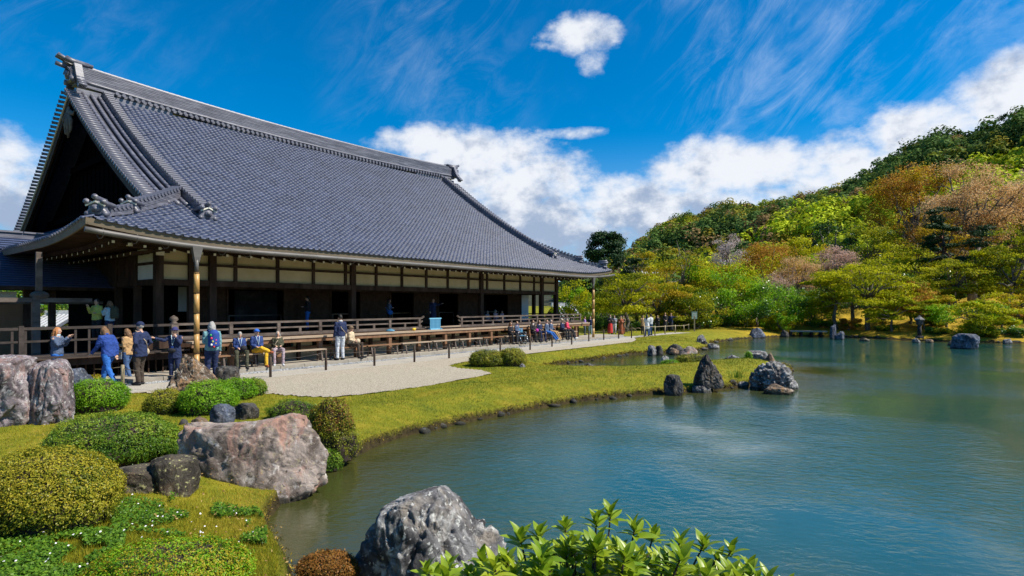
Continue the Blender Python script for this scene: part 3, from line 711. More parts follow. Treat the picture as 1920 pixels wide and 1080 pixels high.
# verge: long rolls down the slope and short cap tiles across it, both slopes of the left gable and the right gable
vt = MB(); vt.tube([(-.32, 0, 0), (.30, 0, 0)], .072, 8, smooth=True).tube([(-.335, 0, 0), (-.31, 0, 0)], .085, 8); vtm = vt.mesh('verge_tile'); vtm.materials.append(M['ridge'])
for left in (True, False):
    base = SV-.05 if left else E-SV+.05; sg = 1 if left else -1
    for back in ((False, True) if left else (False,)):
        t = 3.15
        while t < HB-.2:
            tt_ = D-t if back else t; z = float(rz_front(E/2, t))
            o = link('verge_tile', vtm, [], roof); o.location = (base+sg*.12, tt_, z+.05); o.rotation_euler = (0, 0, 0 if left else pi)
            sl_ = .43+.0266*t; t += .27/sqrt(1+sl_*sl_)
    for k, off in enumerate((.52, .86, 1.18)):
        mb = MB().tube([(base+sg*off, t, float(rz_front(E/2, t))+.075) for t in np.linspace(3.3, HB-.15, 26)], .085, 8); mb.build('verge_roll', M['ridge'], roof)
        for back in (True,):
            mb = MB().tube([(base+sg*off, D-t, float(rz_front(E/2, t))+.075) for t in np.linspace(3.3, HB-.15, 26)], .085, 8); mb.build('verge_roll', M['ridge'], roof)
    # barge boards: two layers, pale edge line
    for back in (False, True):
        for (off, w_, dz0, dz1, mt) in ((0.0, .06, -.06, -.16, M['white']), (.05, .10, -.16, -.62, M['wood']), (.18, .12, -.10, -.95, M['gable'])):
            mb = MB(); prev = None; vs = []; ts = np.linspace(2.9, HB, 24)
            for t in ts:
                tt_ = D-t if back else t; z = float(rz_front(E/2, t)); s0 = base+sg*off; s1 = base+sg*(off+w_)
                vs += [(s0, tt_, z+dz0), (s1, tt_, z+dz0), (s1, tt_, z+dz1), (s0, tt_, z+dz1)]
            fs = [(i*4+a, i*4+(a+1) % 4, (i+1)*4+(a+1) % 4, (i+1)*4+a) for i in range(len(ts)-1) for a in range(4)] + [(0, 1, 2, 3), tuple((len(ts)-1)*4+a for a in range(4))]
            mb.add(vs, fs).build('barge_board', mt, hall)
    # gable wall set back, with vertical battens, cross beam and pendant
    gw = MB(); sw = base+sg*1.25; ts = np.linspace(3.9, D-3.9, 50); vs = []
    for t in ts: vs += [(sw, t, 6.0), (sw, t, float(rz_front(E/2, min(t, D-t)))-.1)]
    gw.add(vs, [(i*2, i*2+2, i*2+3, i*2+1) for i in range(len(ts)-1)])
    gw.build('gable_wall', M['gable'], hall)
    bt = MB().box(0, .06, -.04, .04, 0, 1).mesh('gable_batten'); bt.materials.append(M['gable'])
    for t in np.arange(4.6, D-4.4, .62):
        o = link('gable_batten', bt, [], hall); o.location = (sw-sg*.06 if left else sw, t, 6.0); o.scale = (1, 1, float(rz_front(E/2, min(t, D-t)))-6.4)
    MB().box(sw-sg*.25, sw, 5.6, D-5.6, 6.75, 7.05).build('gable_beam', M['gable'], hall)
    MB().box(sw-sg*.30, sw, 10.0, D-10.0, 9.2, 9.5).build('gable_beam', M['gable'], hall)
    pd = MB(); zc = float(rz_front(E/2, HB))-1.2; sx = base+sg*.0
    pd.ell((sx, HB, zc), (.07, .30, .36)); 
    for sy in (-1, 1):
        pd.tube([(sx, HB+sy*.15, zc-.1), (sx, HB+sy*.42, zc-.45), (sx, HB+sy*.36, zc-.85), (sx, HB+sy*.18, zc-.95)], [.16, .17, .12, .05], 8, sx=.5)
        pd.tube([(sx, HB+sy*.2, zc+.05), (sx, HB+sy*.75, zc-.15), (sx, HB+sy*.95, zc-.02)], [.13, .1, .03], 8, sx=.5)
    pd.tube([(sx, HB, zc), (sx, HB, zc-1.15)], [.16, .05], 8)
    pd.build('gable_pendant', M['woodrail'], hall)
# ---------------------------------------------------------------- eaves
ev = MB(); ts = np.linspace(0, E, 120); vs = []
for s in ts:
    z = float(rz_front(s, 0)); vs += [(s, -.015, z-.02), (s, .05, z-.02), (s, .05, z-.22), (s, .012, z-.22)]
ev.add(vs, [(i*4+a, i*4+(a+1) % 4, (i+1)*4+(a+1) % 4, (i+1)*4+a) for i in range(119) for a in range(4)])
ev.build('eave_fascia', M['fascia'], hall)
for left in (True, False):
    ev = MB(); vs = []; ts2 = np.linspace(.0, D, 100)
    for t in ts2:
        z = float(rz_side(0, t)); s = (lambda q: q if left else E-q)
        vs += [(s(-.015), t, z-.02), (s(.06), t, z-.02), (s(.06), t, z-.24), (s(.0), t, z-.24)]
    ev.add(vs, [(i*4+a, i*4+(a+1) % 4, (i+1)*4+(a+1) % 4, (i+1)*4+a) for i in range(99) for a in range(4)])
    ev.build('eave_fascia', M['fascia'], hall)
def soffit_pts(q, zl):                       # section below the eave: (distance in, height)
    return [(.03, zl-.21), (.85, zl-.14), (.86, zl-.27), (3.4, zl*0+4.62)]
vs = []; fs = []; n_ = 80
for i, s in enumerate(np.linspace(0, E, n_)):
    zl = float(rz_front(s, 0)); lf = zl-4.5
    for q, z in ((.03, 4.29+lf), (1.0, 4.33+lf*.8), (1.01, 4.19+lf*.8), (3.4, 4.62+lf*.2)):
        ss = min(max(s, q), E-q); vs.append((ss, q, z))
fs = [(i*4+a, (i+1)*4+a, (i+1)*4+a+1, i*4+a+1) for i in range(n_-1) for a in range(3)]
MB().add(vs, fs).build('soffit_boards', M['wood'], hall)
vs = []; 
for i, t in enumerate(np.linspace(0, D, n_)):
    zl = float(rz_side(0, t)); lf = zl-4.5
    for q, z in ((.03, 4.27+lf), (1.0, 4.33+lf*.8), (1.01, 4.19+lf*.8), (3.4, 4.62+lf*.2)):
        tt_ = min(max(t, q), D-q); vs.append((q, tt_, z))
MB().add(vs, fs).add([(E-a, b_, c_) for a, b_, c_ in vs], fs).build('soffit_boards', M['wood'], hall)
def rafter_mesh(nm, L, w, h, drop):
    mb = MB().bar((0, 0, 0), (0, L, drop), w, h, 0); mb.add([(-w/2, -.006, -h/2), (w/2, -.006, -h/2), (w/2, -.006, h/2), (-w/2, -.006, h/2)], [(0, 1, 2, 3)], 1)
    me = mb.mesh(nm); me.materials.append(M['wood']); me.materials.append(M['white']); return me
raf = rafter_mesh('rafter', 2.35, .085, .10, .42)
for k in range(71):
    s = .55 + k*(E-1.1)/70; lf = float(lift(min(s, E-s)))
    if s < 1.0 or s > E-1.0: continue
    o = link('rafter', raf, [], hall); o.location = (s, .98, 4.11+lf*.8)
for left in (True, False):
    for row, (q0, z0) in enumerate(((.98, 4.11), (2.0, 4.06))):
        for k in range(26):
            t = 1.3 + k*.62
            if left is False and k > 8: continue
            if row and t < 2.0: continue
            lf = float(lift(min(t, D-t)))
            o = link('rafter', raf, [], hall); o.location = (q0 if left else E-q0, t, z0+lf*.8*(1-.5*row)); o.rotation_euler = (0, 0, -pi/2 if left else pi/2); 
# hip beams with white painted ends
for cs in (0, 1):
    g_ = (lambda q: q) if cs == 0 else (lambda q: E-q)
    mb = MB().bar((g_(.75), .75, 4.62), (g_(3.2), 3.2, 4.55), .20, .26, 0); mb.bar((g_(.735), .735, 4.62), (g_(.75), .75, 4.62), .17, .22, 1)
    mb.bar((g_(1.7), 1.7, 4.36), (g_(3.2), 3.2, 4.40), .22, .22, 0); mb.bar((g_(1.685), 1.685, 4.36), (g_(1.7), 1.7, 4.36), .19, .19, 1)
    mb.build('hip_beam', [M['wood'], M['white']], hall)
# gutter with hangers, pole funnels
gz = lambda s: 4.20 + .75*float(lift(min(s, E-s)))
mb = MB(); mb.tube([(s, -.13, gz(s)) for s in np.linspace(-.05, E+.05, 90)], .085, 8); mb.build('gutter', M['gutter'], hall)
for k in range(34):
    t = .35 + k*.29; o = link('eave_tile', disc, [], roof); o.location = (-.05, t, float(rz_side(0, t))+.015); o.rotation_euler = (0, 0, -pi/2)
hk = MB().tube([(0, 0, .06), (0, -.10, 0), (0, 0, -.10), (0, .10, -.16), (0, .35, -.16), (0, .55, -.02)], .012, 5).ell((0, 0, .09), (.022, .022, .022), 6, 4).mesh('gutter_hanger'); hk.materials.append(M['gutter'])
for k in range(36):
    s = .4 + k*.9
    if s < E-.2: o = link('gutter_hanger', hk, [], hall); o.location = (s, -.13, gz(s))
# ---------------------------------------------------------------- timber front
def pillar(s, t, w=.24, z0=1.0, z1=4.35, nm='pillar', mt='wood'): return MB().box(s-w/2, s+w/2, t-w/2, t+w/2, z0, z1).build(nm, M[mt], hall)
PS = [3.05, 4.96, 11.6, 21.12, 27.68, 29.55]
for i, s in enumerate(PS): pillar(s, 3.0, .27)
brk = MB()
for k, L in ((0, .95),): brk.bar((-L/2, 0, .0), (L/2, 0, 0), .18, .16).bar((-L*.36, 0, -.11), (L*.36, 0, -.11), .18, .10)
bm_ = brk.mesh('bracket_arm'); bm_.materials.append(M['wood'])
for s in PS: o = link('bracket_arm', bm_, [], hall); o.location = (s, 2.95, 4.38)
b2 = MB().box(-.14, .14, -.02, .0, -.14, .14).mesh('beam_end'); b2.materials.append(M['white'])
for s in PS[:1]:
    for off, z in ((0, 4.25),): o = link('beam_end', b2, [], hall); o.location = (s, 2.84, z)
studs = [5.89, 7.72, 9.46, 11.2, 13.04, 14.74, 16.51, 18.2, 19.98, 21.72, 23.44, 25.17, 26.77]
for s in studs: pillar(s, 3.0, .13, 3.0, 4.45, 'stud')
pillar(4.18, 3.0, .22, 1.1, 4.4, 'stud')
for (z0, z1, tw) in ((3.02, 3.25, .20), (3.80, 3.90, .16), (4.42, 4.60, .26)):
    MB().box(3.2, 29.45, 3.0-tw/2, 3.0+tw/2, z0, z1).build('cross_beam', M['wood'], hall)
    for s0 in (3.05, 29.55): MB().box(s0-tw/2+.002, s0+tw/2-.002, 3.13, 11.5, z0, z1).build('cross_beam', M['wood'], hall)
edges = sorted([3.05, 4.96, 11.6, 21.12, 27.68, 29.55] + studs + [4.18])
for a, b_ in zip(edges[:-1], edges[1:]):
    for (z0, z1) in ((3.25, 3.80), (3.90, 4.42)):
        MB().box(a+.02, b_-.02, 3.02, 3.06, z0, z1).build('plaster_panel', M['plaster'], hall)
for (z0, z1) in ((3.25, 4.42),):
    MB().box(3.03, 3.07, 3.15, 4.95, z0, z1).build('plaster_panel', M['paper'], hall)
    MB().box(29.53, 29.57, 3.15, 4.95, z0, z1).build('plaster_panel', M['plaster'], hall)
for s0 in (3.05, 29.55):
    for t in (5.0, 7.0, 9.0, 11.0): pillar(s0, t, .22)
for t in (7.0, 9.0, 11.0): MB().box(3.0, 3.1, t-1.9, t-.1, 3.25, 4.42).build('wall_panel', M['wood'], hall)
# inner wall: lattice shutters and dark openings
M['lattice'] = mat('lattice_shutter', [(.035, .018, .011), (.085, .045, .027)], scale=4, rough=.7, bump=.2, spec=.1)
IW = [('c', 4.96, 0)]
def srange(a, b_, t=5.0): return S(a, t), S(b_, t)
closed = [(371, 425), (533, 619), (676, 731), (776, 821), (859, 899), (952, 976)]
lat_s = []
for a, b_ in closed:
    s0, s1 = srange(a, b_); fr = MB().box(s0, s1, 5.0, 5.05, 1.15, 3.0); fr.build('shutter', M['lattice'], hall)
    m_ = MB()
    for z in np.arange(1.2, 3.0, .075): m_.box(s0+.03, s1-.03, 4.965, 4.985, z, z+.03)
    for s in np.arange(s0+.05, s1, .16): m_.box(s-.012, s+.012, 4.985, 4.997, 1.16, 2.99)
    m_.box(s0-.05, s0+.03, 4.93, 5.03, 1.1, 3.0); m_.box(s1-.03, s1+.05, 4.93, 5.03, 1.1, 3.0)
    m_.build('shutter_lattice', M['lattice'], hall)
MB().box(5.0, 27.6, 4.98, 5.06, 3.0, 4.6).box(5.0, 27.6, 4.9, 5.1, 2.98, 3.12).build('transom', M['wood'], hall)
s0, s1 = srange(977, 990); MB().box(s0, s1, 4.95, 4.99, 1.15, 3.0).build('sliding_screen', M['paper'], hall)
s0, s1 = S(334, 7), S(350, 7); MB().box(s0, s1, 6.95, 7.0, 2.0, 3.1).build('sliding_screen', M['paper'], hall)
s0, s1 = S(728, 6.5), S(930, 6.5)
# barrier rails inside the openings
for a, b_, mt in ((428, 528, 'woodrail'), (623, 655, 'woodwarm'), (735, 770, 'woodwarm'), (823, 851, 'woodrail'), (908, 935, 'woodrail')):
    s0, s1 = S(a, 5.6), S(b_, 5.6); MB().box(s0, s1, 5.58, 5.62, 1.78, 1.83).box(s0, s0+.05, 5.575, 5.625, 1.12, 1.78).box(s1-.05, s1, 5.575, 5.625, 1.12, 1.78).build('barrier_rail', M[mt], hall)
# rooms behind: back wall, ceiling, floor, side walls all dark
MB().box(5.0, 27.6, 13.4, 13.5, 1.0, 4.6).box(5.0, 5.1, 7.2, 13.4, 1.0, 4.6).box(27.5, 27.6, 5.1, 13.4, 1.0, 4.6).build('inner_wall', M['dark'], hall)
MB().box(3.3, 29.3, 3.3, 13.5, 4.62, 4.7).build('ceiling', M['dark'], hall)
for k, (a, b_) in enumerate(((440, 520), (905, 948))):
    s0, s1 = S(a, 8), S(b_, 8); MB().box(s0, s1, 8, 8.05, 1.2, 3.0).build('painted_screen', M['screen'], hall)
MB().box(3.2, 29.4, 1.2, 13.4, 1.0, 1.06).build('floor', M['wood'], hall)
# deck boards laid across (edge strip seen), joists
M['deck'] = mat('deck_boards', [(.055, .04, .032), (.11, .085, .07)], scale=3, rough=.6, bump=.2, stretch=(2, .3, 1))
db = MB().box(0, .29, 0, 1.85, 0, .045).mesh('deck_board'); db.materials.append(M['deck'])
for k in range(100):
    s = 2.85 + k*.295
    if s < 30.4: o = link('deck_board', db, [], hall); o.location = (s, 1.22, 1.062 + rng.uniform(-.003, .003))
MB().box(1.2, 30.6, 1.24, 1.40, .80, 1.055).build('deck_edge_beam', M['wood'], hall)
# lower step plank on posts
pk = MB().box(0, 1, 0, .52, 0, .07).mesh('step_plank'); pk.materials.append(M['plank'])
x = 3.2
for L in (3.7, 3.7, 3.7, 3.7, 3.7, 3.7, 3.7, 1.2):
    o = link('step_plank', pk, [], hall); o.location = (x, .56, .95+rng.uniform(-.004, .004)); o.scale = (L-.012, 1, 1); x += L
MB().box(3.2, 30.3, .60, .68, .80, .948).build('step_beam', M['woodwarm'], hall)
ps = MB().box(-.085, .085, -.085, .085, 0, .80).mesh('step_post'); ps.materials.append(M['woodwarm'])
for k in range(15):
    s = 4.6 + k*1.845
    if s < 30.2: o = link('step_post', ps, [], hall); o.location = (s, .72, 0)
pi_ = MB().box(-.07, .07, -.07, .07, 0, .80).mesh('deck_post'); pi_.materials.append(M['wood'])
for k in range(15): o = link('deck_post', pi_, [], hall); o.location = (4.0+k*1.845, 1.32, 0)
# foundation: plaster below, panels and vents above
MB().box(3.0, 29.8, 1.62, 1.70, 0, .46).build('foundation_wall', M['found'], hall)
MB().box(3.0, 29.8, 1.55, 1.72, .46, .55).build('foundation_beam', M['woodwarm'], hall)
for k in range(29):
    s = 3.05 + k*.922
    if k % 2: 
        MB().box(s, s+.86, 1.64, 1.68, .56, .80).build('foundation_panel', M['plaster'], hall)
    else:
        m_ = MB().box(s, s+.86, 1.69, 1.71, .56, .80, 1)
        for j in range(9): m_.box(s+.04+j*.09, s+.07+j*.09, 1.62, 1.66, .56, .80, 0)
        m_.build('vent', [M['wood'], M['dark']], hall)
# railings
def railing(s0, s1, t, zb=1.08, end0=False, end1=False, mt='woodrail', step=1.87):
    def rail(z, w, h, ov):
        pts = [(s0-(ov if end0 else 0), t, z), (s1+(ov if end1 else 0), t, z)]
        mb = MB().bar(*pts, w, h)
        if end1: mb.bar((s1+ov, t, z), (s1+ov+.16, t, z+.09), w, h)
        if end0: mb.bar((s0-ov, t, z), (s0-ov-.16, t, z+.09), w, h)
        mb.build('handrail', M[mt], hall)
    rail(zb+.53, .08, .08, .18); rail(zb+.30, .06, .06, .08); rail(zb+.06, .10, .09, 0)
    n_ = max(1, round((s1-s0)/step))
    for k in range(n_+1):
        s = s0 + (s1-s0)*k/n_
        MB().box(s-.065, s+.065, t-.06, t+.06, zb+.10, zb+.49).build('rail_post', M[mt], hall)
        if k < n_:
            sm_ = s + (s1-s0)/n_/2; MB().box(sm_-.055, sm_+.055, t-.05, t+.05, zb+.10, zb+.27).build('rail_strut', M[mt], hall)
railing(3.0, 14.45, 1.36, end1=True); railing(17.6, 30.2, 1.36, end0=True)
MB().box(14.75, 17.4, 1.2, 1.42, 1.11, 1.16).build('threshold_plank', M['plank'], hall)
# newel with onion cap
nw = MB().box(-.11, .11, -.11, .11, .95, 1.62).tube([(0, 0, 1.62), (0, 0, 1.67), (0, 0, 1.70), (0, 0, 1.78), (0, 0, 1.86), (0, 0, 1.93)], [.12, .12, .07, .15, .12, .01], 10)
o = nw.build('newel_post', M['woodrail'], hall); o.location = (2.93, 1.36, 0)
# side veranda rail along the right end, going back
for t0 in (3.3,):
    mb = MB()
    for z in (1.61, 1.38, 1.14): mb.bar((30.3, 1.36, z), (30.3, 9, z), .07, .07)
    for t in np.arange(1.4, 9, 1.8): mb.box(30.24, 30.36, t-.06, t+.06, 1.1, 1.6)
    mb.build('side_railing', M['woodrail'], hall)
MB().box(29.4, 30.45, 1.3, 13, 1.0, 1.1).build('side_deck', M['deck'], hall)
# left walkway in front of the gable end: lower floor, slatted rail
MB().box(-9.0, 2.9, 1.2, 3.2, .62, .70).build('walkway_floor', M['deck'], hall)
MB().box(-9.0, 2.9, 1.14, 1.24, .44, .66).build('walkway_beam', M['wood'], hall)
MB().box(-9.0, 3.3, .95, 1.06, .70, .76).build('walkway_step', M['walkrail'], hall)
MB().bar((-9, 1.3, 1.58), (2.85, 1.3, 1.60), .08, .08).build('handrail', M['walkrail'], hall)
MB().bar((-9, 1.3, 1.20), (2.85, 1.3, 1.22), .06, .06).build('handrail', M['walkrail'], hall)
sl_m = MB().box(-.03, .03, -.02, .02, 0, .88).mesh('rail_slat'); sl_m.materials.append(M['walkrail'])
for s in (-2.9, -2.6, -2.3, -2.0, -1.7, -1.4, -1.1, 0.1, .45): o = link('rail_slat', sl_m, [], hall); o.location = (s, 1.3, .70)
for s in (-4.2, -2.0+.8, 1.0, -6.2): MB().box(s-.06, s+.06, 1.24, 1.36, .2, 1.68).build('rail_post', M['walkrail'], hall)
us = MB().box(-.02, .02, -.015, .015, 0, .6).mesh('underfloor_slat'); us.materials.append(M['wood'])
for k in range(40): o = link('underfloor_slat', us, [], hall); o.location = (-6+k*.22, 1.35, -.15)
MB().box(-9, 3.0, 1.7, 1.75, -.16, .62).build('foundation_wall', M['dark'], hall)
# bamboo clad downpipes at both ends
def pole(s, lab):
    x, y = HW(s, -.13); r = empty('bamboo_downpipe', (x, y, -.02), HROT, label=lab, cat='downpipe', group='bamboo clad downpipes')
    mb = MB()
    for k in range(5): mb.tube([(0, 0, z) for z in (.0+.68*k, .66+.68*k)], [.088, .084], 12)
    mb.tube([(0, 0, 0), (0, 0, 3.4)], .08, 12); mb.build('bamboo_sleeve', M['bamboo'], r)
    rg = MB().tube([(0, 0, -.012), (0, 0, .012)], .094, 12).mesh('binding'); rg.materials.append(M['wood'])
    for k in range(6): q_ = link('binding', rg, [], r); q_.location = (0, 0, .03+.67*k)
    MB().tube([(0, 0, 3.35), (0, 0, 3.9)], [.06, .07], 10).add([(-.17, -.1, 4.26), (.17, -.1, 4.26), (.17, .1, 4.26), (-.17, .1, 4.26), (-.07, -.06, 3.75), (.07, -.06, 3.75), (.07, .06, 3.75), (-.07, .06, 3.75)],
        [(0, 1, 2, 3), (0, 4, 5, 1), (1, 5, 6, 2), (2, 6, 7, 3), (3, 7, 4, 0), (4, 7, 6, 5)]).build('rain_funnel', M['gutter'], r)
pole(3.05, 'golden bamboo downpipe rising behind the brown pointed rock at the near corner of the hall')
pole(29.57, 'thin bamboo downpipe under the far upturned corner of the hall')
# paving strip along the hall
mb = MB()
sv = bpy.data.objects
pv = MB().box(0, 1, 0, .95, -.2, 0.0).mesh('paving_kerb'); pv.materials.append(M['stone'])
strip = MB().box(-3, 34, -.12, 2.0, -.25, 0.0).build('stone_paving_strip', M['stone'], kind='structure'); strip.location = (CX, CY, 0); strip.rotation_euler = (0, 0, HROT)
ks = MB().box(0, .98, -.25, -.125, -.25, .012).mesh('kerb_stone'); ks.materials.append(M['stone'])
for k in range(37): o = link('kerb_stone', ks, [], strip); o.location = (-3+k, .0, 0)
wl = MB().box(0, 1.2, 1.35, 1.6, 0, .05).mesh('sill_stone'); wl.materials.append(M['stone'])
for k in range(22): o = link('sill_stone', wl, [], strip); o.location = (3+k*1.22, 0, .001)
mats_w = MB().box(-14, -3, -.12, 4, -.25, -.05).build('stone_paving_strip', M['stone'], kind='structure'); mats_w.location = (CX, CY, 0); mats_w.rotation_euler = (0, 0, HROT)

# ---------------------------------------------------------------- annex at the left
an = empty('annex_building', (CX, CY, 0), HROT, label='low side building with smooth dark blue roof joining the hall at the left edge', cat='building')
A0, A1 = -14.0, 4.1
def az_(t): return 2.98 + (t-7.4)*.49 + .012*(t-7.4)**2
rf_ = MB(); vs = []; tsr = np.linspace(7.4, 11.5, 12)
for s in (A0, A1):
    for t in tsr: vs.append((s, t, az_(t)))
n_ = len(tsr); rf_.add(vs, [(i, n_+i, n_+i+1, i+1) for i in range(n_-1)]); rf_.add([(a, 23-b_, c_) for a, b_, c_ in vs], [(i, i+1, n_+i+1, n_+i) for i in range(n_-1)])
arf = rf_.build('roof', M['tileflat'], an)
cv = MB()
for k in range(22):
    t = 7.45+k*.185; z = az_(t)
    cv.bar((A0, t, z+.012), (A1, t, z+.012), .10, .02)
cv.build('roof_course', M['tileflat'], arf, kind='stuff')
st_ = MB()
MB().box(A0, A1-.2, 11.36, 11.64, 5.05, 5.36).build('ridge', M['ridge'], arf)
rc = MB().box(0, .96, -.2, .2, 0, .07).mesh('ridge_cap'); rc.materials.append(M['ridge'])
for k in range(18): o = link('ridge_cap', rc, [], arf); o.location = (A0+k*.995, 11.5, 5.36)
MB().box(A0, A1-1.0, 7.42, 7.5, 2.86, 3.0).build('eave_fascia', M['wood'], an)
MB().box(A0, .1, 8.39, 8.45, 2.50, 2.80).build('plaster_panel', M['paper'], an)
MB().box(A0, .3, 8.4, 8.5, 0.2, 2.35).build('board_wall', M['woodwarm'], an)
bs = MB().box(0, 1, 0, .03, 0, .045).mesh('wall_board'); bs.materials.append(M['woodwarm'])
for k in range(33): o = link('wall_board', bs, [], an); o.location = (A0, 8.36, .25+k*.063); o.scale = (.25-A0, 1, 1)
MB().box(A0, 2.9, 8.3, 8.48, 2.32, 2.44).build('beam', M['woodrail'], an)
MB().box(.3, .55, 8.3, 8.55, 0, 2.9).build('pillar', M['wood'], an)
MB().box(.55, 1.75, 8.42, 8.5, 0, 1.3).box(1.75, 4.1, 8.42, 8.5, 0, 3.0).box(.55, 1.75, 8.42, 8.5, 2.44, 3.0).build('wall', M['dark'], an)
for s in (1.08,): MB().box(s, s+.22, 8.3, 8.5, 0, 2.9).build('pillar', M['wood'], an)
MB().box(A0, -2.0, 6.0, 8.3, .60, .70).build('floor', M['plank'], an)
MB().box(A0, -1.9, 7.0, 7.08, 1.20, 1.27).build('handrail', M['woodwarm'], an)
# big bracketed post under the left eave
x_, y_ = G(66, 690, -.1)
bpz = empty('corner_post', (*HW(-.45, 3.2), -.15), HROT, label='stout grey timber post with bracket under the left end of the eaves', cat='post')
MB().box(-.10, .10, -.10, .10, 0, 2.75).build('shaft', M['woodrail'], bpz)
MB().bar((-1.0, 0, 2.6), (1.5, 0, 2.6), .16, .14).build('arm', M['woodrail'], bpz)
MB().ell((.1, 0, 2.75), (.26, .15, .15)).build('bracket', M['woodrail'], bpz)
MB().box(.0, .16, -.06, .06, 2.9, 4.15).build('downspout_box', M['woodrail'], bpz)
# ------------------------------------------------------------------ rocks
_ico = {}
def ico(sub):
    if sub not in _ico:
        bm = bmesh.new(); bmesh.ops.create_icosphere(bm, subdivisions=sub, radius=1)
        _ico[sub] = (np.array([v.co[:] for v in bm.verts]), np.array([[v.index for v in f.verts] for f in bm.faces])); bm.free()
    return _ico[sub]
def rock(label, px0, px1, pyt, pyb, mt, seed, zb=-.15, dep=.7, sub=5, peak=0.0, flat_top=0.0, tilt=0.0, nplanes=16, rough=1.0, bury=.12, name='rock', group=None, cat='rock', rz=0.0, crack=1.0, dome=0.0, shear=0.0, prof=None):
    r = np.random.default_rng(seed); xc, Y = G((px0+px1)/2, pyb, zb); w0 = (px1-px0)/FPX*Y; dp = w0*dep; Yc = Y + dp*.35
    w = (px1-px0)/FPX*Yc; ztop = HC + (YH-pyt)/FPX*Yc; h = ztop - zb; xc = ((px0+px1)/2-960)/FPX*Yc
    B, F = ico(sub); d = B.copy()
    # rounded polyhedron: distance to a set of random planes along each direction
    ns = r.normal(size=(nplanes, 3)); ns[:, 2] *= .75; ns /= np.linalg.norm(ns, axis=1)[:, None]; hs2 = r.uniform(.72 + .16*dome, .98, nplanes)
    dots = d@ns.T; rad_ = np.where(dots > .05, hs2/np.maximum(dots, .05), 9)
    soft = -np.log(np.exp(-38*np.minimum(rad_, 3)).sum(1) + math.exp(-38*1.10))/38
    P_ = d*soft[:, None]
    off = r.uniform(0, 50, 3)
    k1 = (fbm(P_*1.1+off, 3)-.5)*.22*rough
    ax = r.normal(size=3); ax /= np.linalg.norm(ax); q = P_*2.6+off*2; q = q - (q@ax)[:, None]*ax*.55      # grain along one axis
    q = q + (fbm(P_*4+off, 3)-.5)[:, None]*.8
    rg = 1-np.abs(fbm(q, 4, .55)-.5)*7.0
    k2 = -.10*crack*np.clip(rg, 0, 1)**1.6*rough
    cell = vnoise(P_*5.5+off); k3 = (np.floor(cell*4)/4+.5*(cell*4-np.floor(cell*4))**4/4-.5)*.09*rough         # small ledges
    k4 = (fbm(P_*13+off, 4, .65)-.5)*.075*rough
    P_ = P_*(1+k1+k2+k3+k4)[:, None]
    if peak: P_[:, :2] *= (1 - peak*np.clip((P_[:, 2]+.3), 0, 1.3)/1.3)[:, None]
    if flat_top: P_[:, 2] = np.where(P_[:, 2] > 1-flat_top, 1-flat_top + (P_[:, 2]-1+flat_top)*.25, P_[:, 2])
    if tilt: P_[:, 0] += tilt*(P_[:, 2]+.2)
    if dome: P_ = P_*(1+dome*.0); ex = 1-.25*dome; hr_ = np.hypot(P_[:, 0], P_[:, 1])+1e-6; P_[:, :2] *= ((hr_**(ex)) / hr_)[:, None]
    P_[:, 2] = np.maximum(P_[:, 2], -.5); P_[:, 2] += shear*P_[:, 0]*(P_[:, 2] > 0)*P_[:, 2]
    mn, mx_ = P_.min(0), P_.max(0)
    P_ = (P_-(mn+mx_)/2)/((mx_-mn)/2)
    if prof: P_[:, 2] = (P_[:, 2]+1)*np.interp(P_[:, 0], [p_[0] for p_ in prof], [p_[1] for p_ in prof]) - 1
    V = np.c_[P_[:, 0]*w/2, P_[:, 1]*dp/2, (P_[:, 2]+1)/2*(h+bury) - bury]
    me = fastmesh(name, V, F, smooth=False)
    try: me.shade_smooth_by_angle
    except Exception: pass
    me.polygons.foreach_set('use_smooth', np.ones(len(me.polygons), bool))
    o = link(name, me, M[mt], label=label, cat=cat, group=group); o.location = (xc, Yc, zb); o.rotation_euler = (0, 0, rz)
    return o
# near left
rock('tall purple grey cracked boulder at the left edge of the lawn', -75, 78, 665, 802, 'rpurple', 12, dep=.8, sub=6, rough=1.0, crack=1.6, flat_top=.3, dome=.3)
rock('pale grey cracked boulder leaning against the tall purple one at the left edge', 52, 138, 672, 797, 'rpurple', 43, dep=.8, sub=6, rough=.9, crack=1.6, flat_top=.4, dome=.5, prof=[(-1, 1), (.3, 1), (1, .7)])
rock('low bluish slab stone behind the pale grey boulder and the walkers', 100, 172, 690, 738, 'rblue', 13, dep=.7, peak=.3)
rock('brown pointed rock standing in front of the near bamboo downpipe', 313, 412, 664, 742, 'rbrown', 14, dep=.7, sub=6, peak=.35, tilt=-.12, crack=1.3)
rock('low black rock to the right of the brown pointed rock', 396, 452, 686, 722, 'rdark', 15, dep=.8, flat_top=.3, tilt=.1)
rock('dark grey rock in front of the bright green clipped bushes, left of a pair', 394, 440, 757, 797, 'rblue', 16, dep=.8, flat_top=.2)
rock('smaller dark rock in front of the bright green clipped bushes, right of a pair', 432, 486, 754, 788, 'rdark', 17, dep=.7, flat_top=.3)
rock('broad pink and grey veined boulder sloping into the pond', 345, 618, 768, 940, 'rpink', 152, zb=-.6, dep=.5, sub=6, rough=.8, flat_top=.35, shear=.0, prof=[(-1, .95), (-.6, .86), (0, .9), (.4, 1.0), (.7, 1.0), (1, .9)], crack=1.2, nplanes=14)
rock('brown cut stone block with yellow lichen beside the pink boulder', 286, 372, 853, 950, 'rmoss', 19, zb=-.35, dep=.8, sub=6, flat_top=.45, rough=.6)
rock('low dark flat topped stone block beside the round bush', 205, 312, 872, 948, 'rmoss', 201, zb=-.3, dep=.8, sub=6, flat_top=.5, rough=.6)
rock('small blue grey stone lying in the bottom left grass', 306, 360, 1012, 1044, 'rblue', 21, zb=-.15, dep=.7)
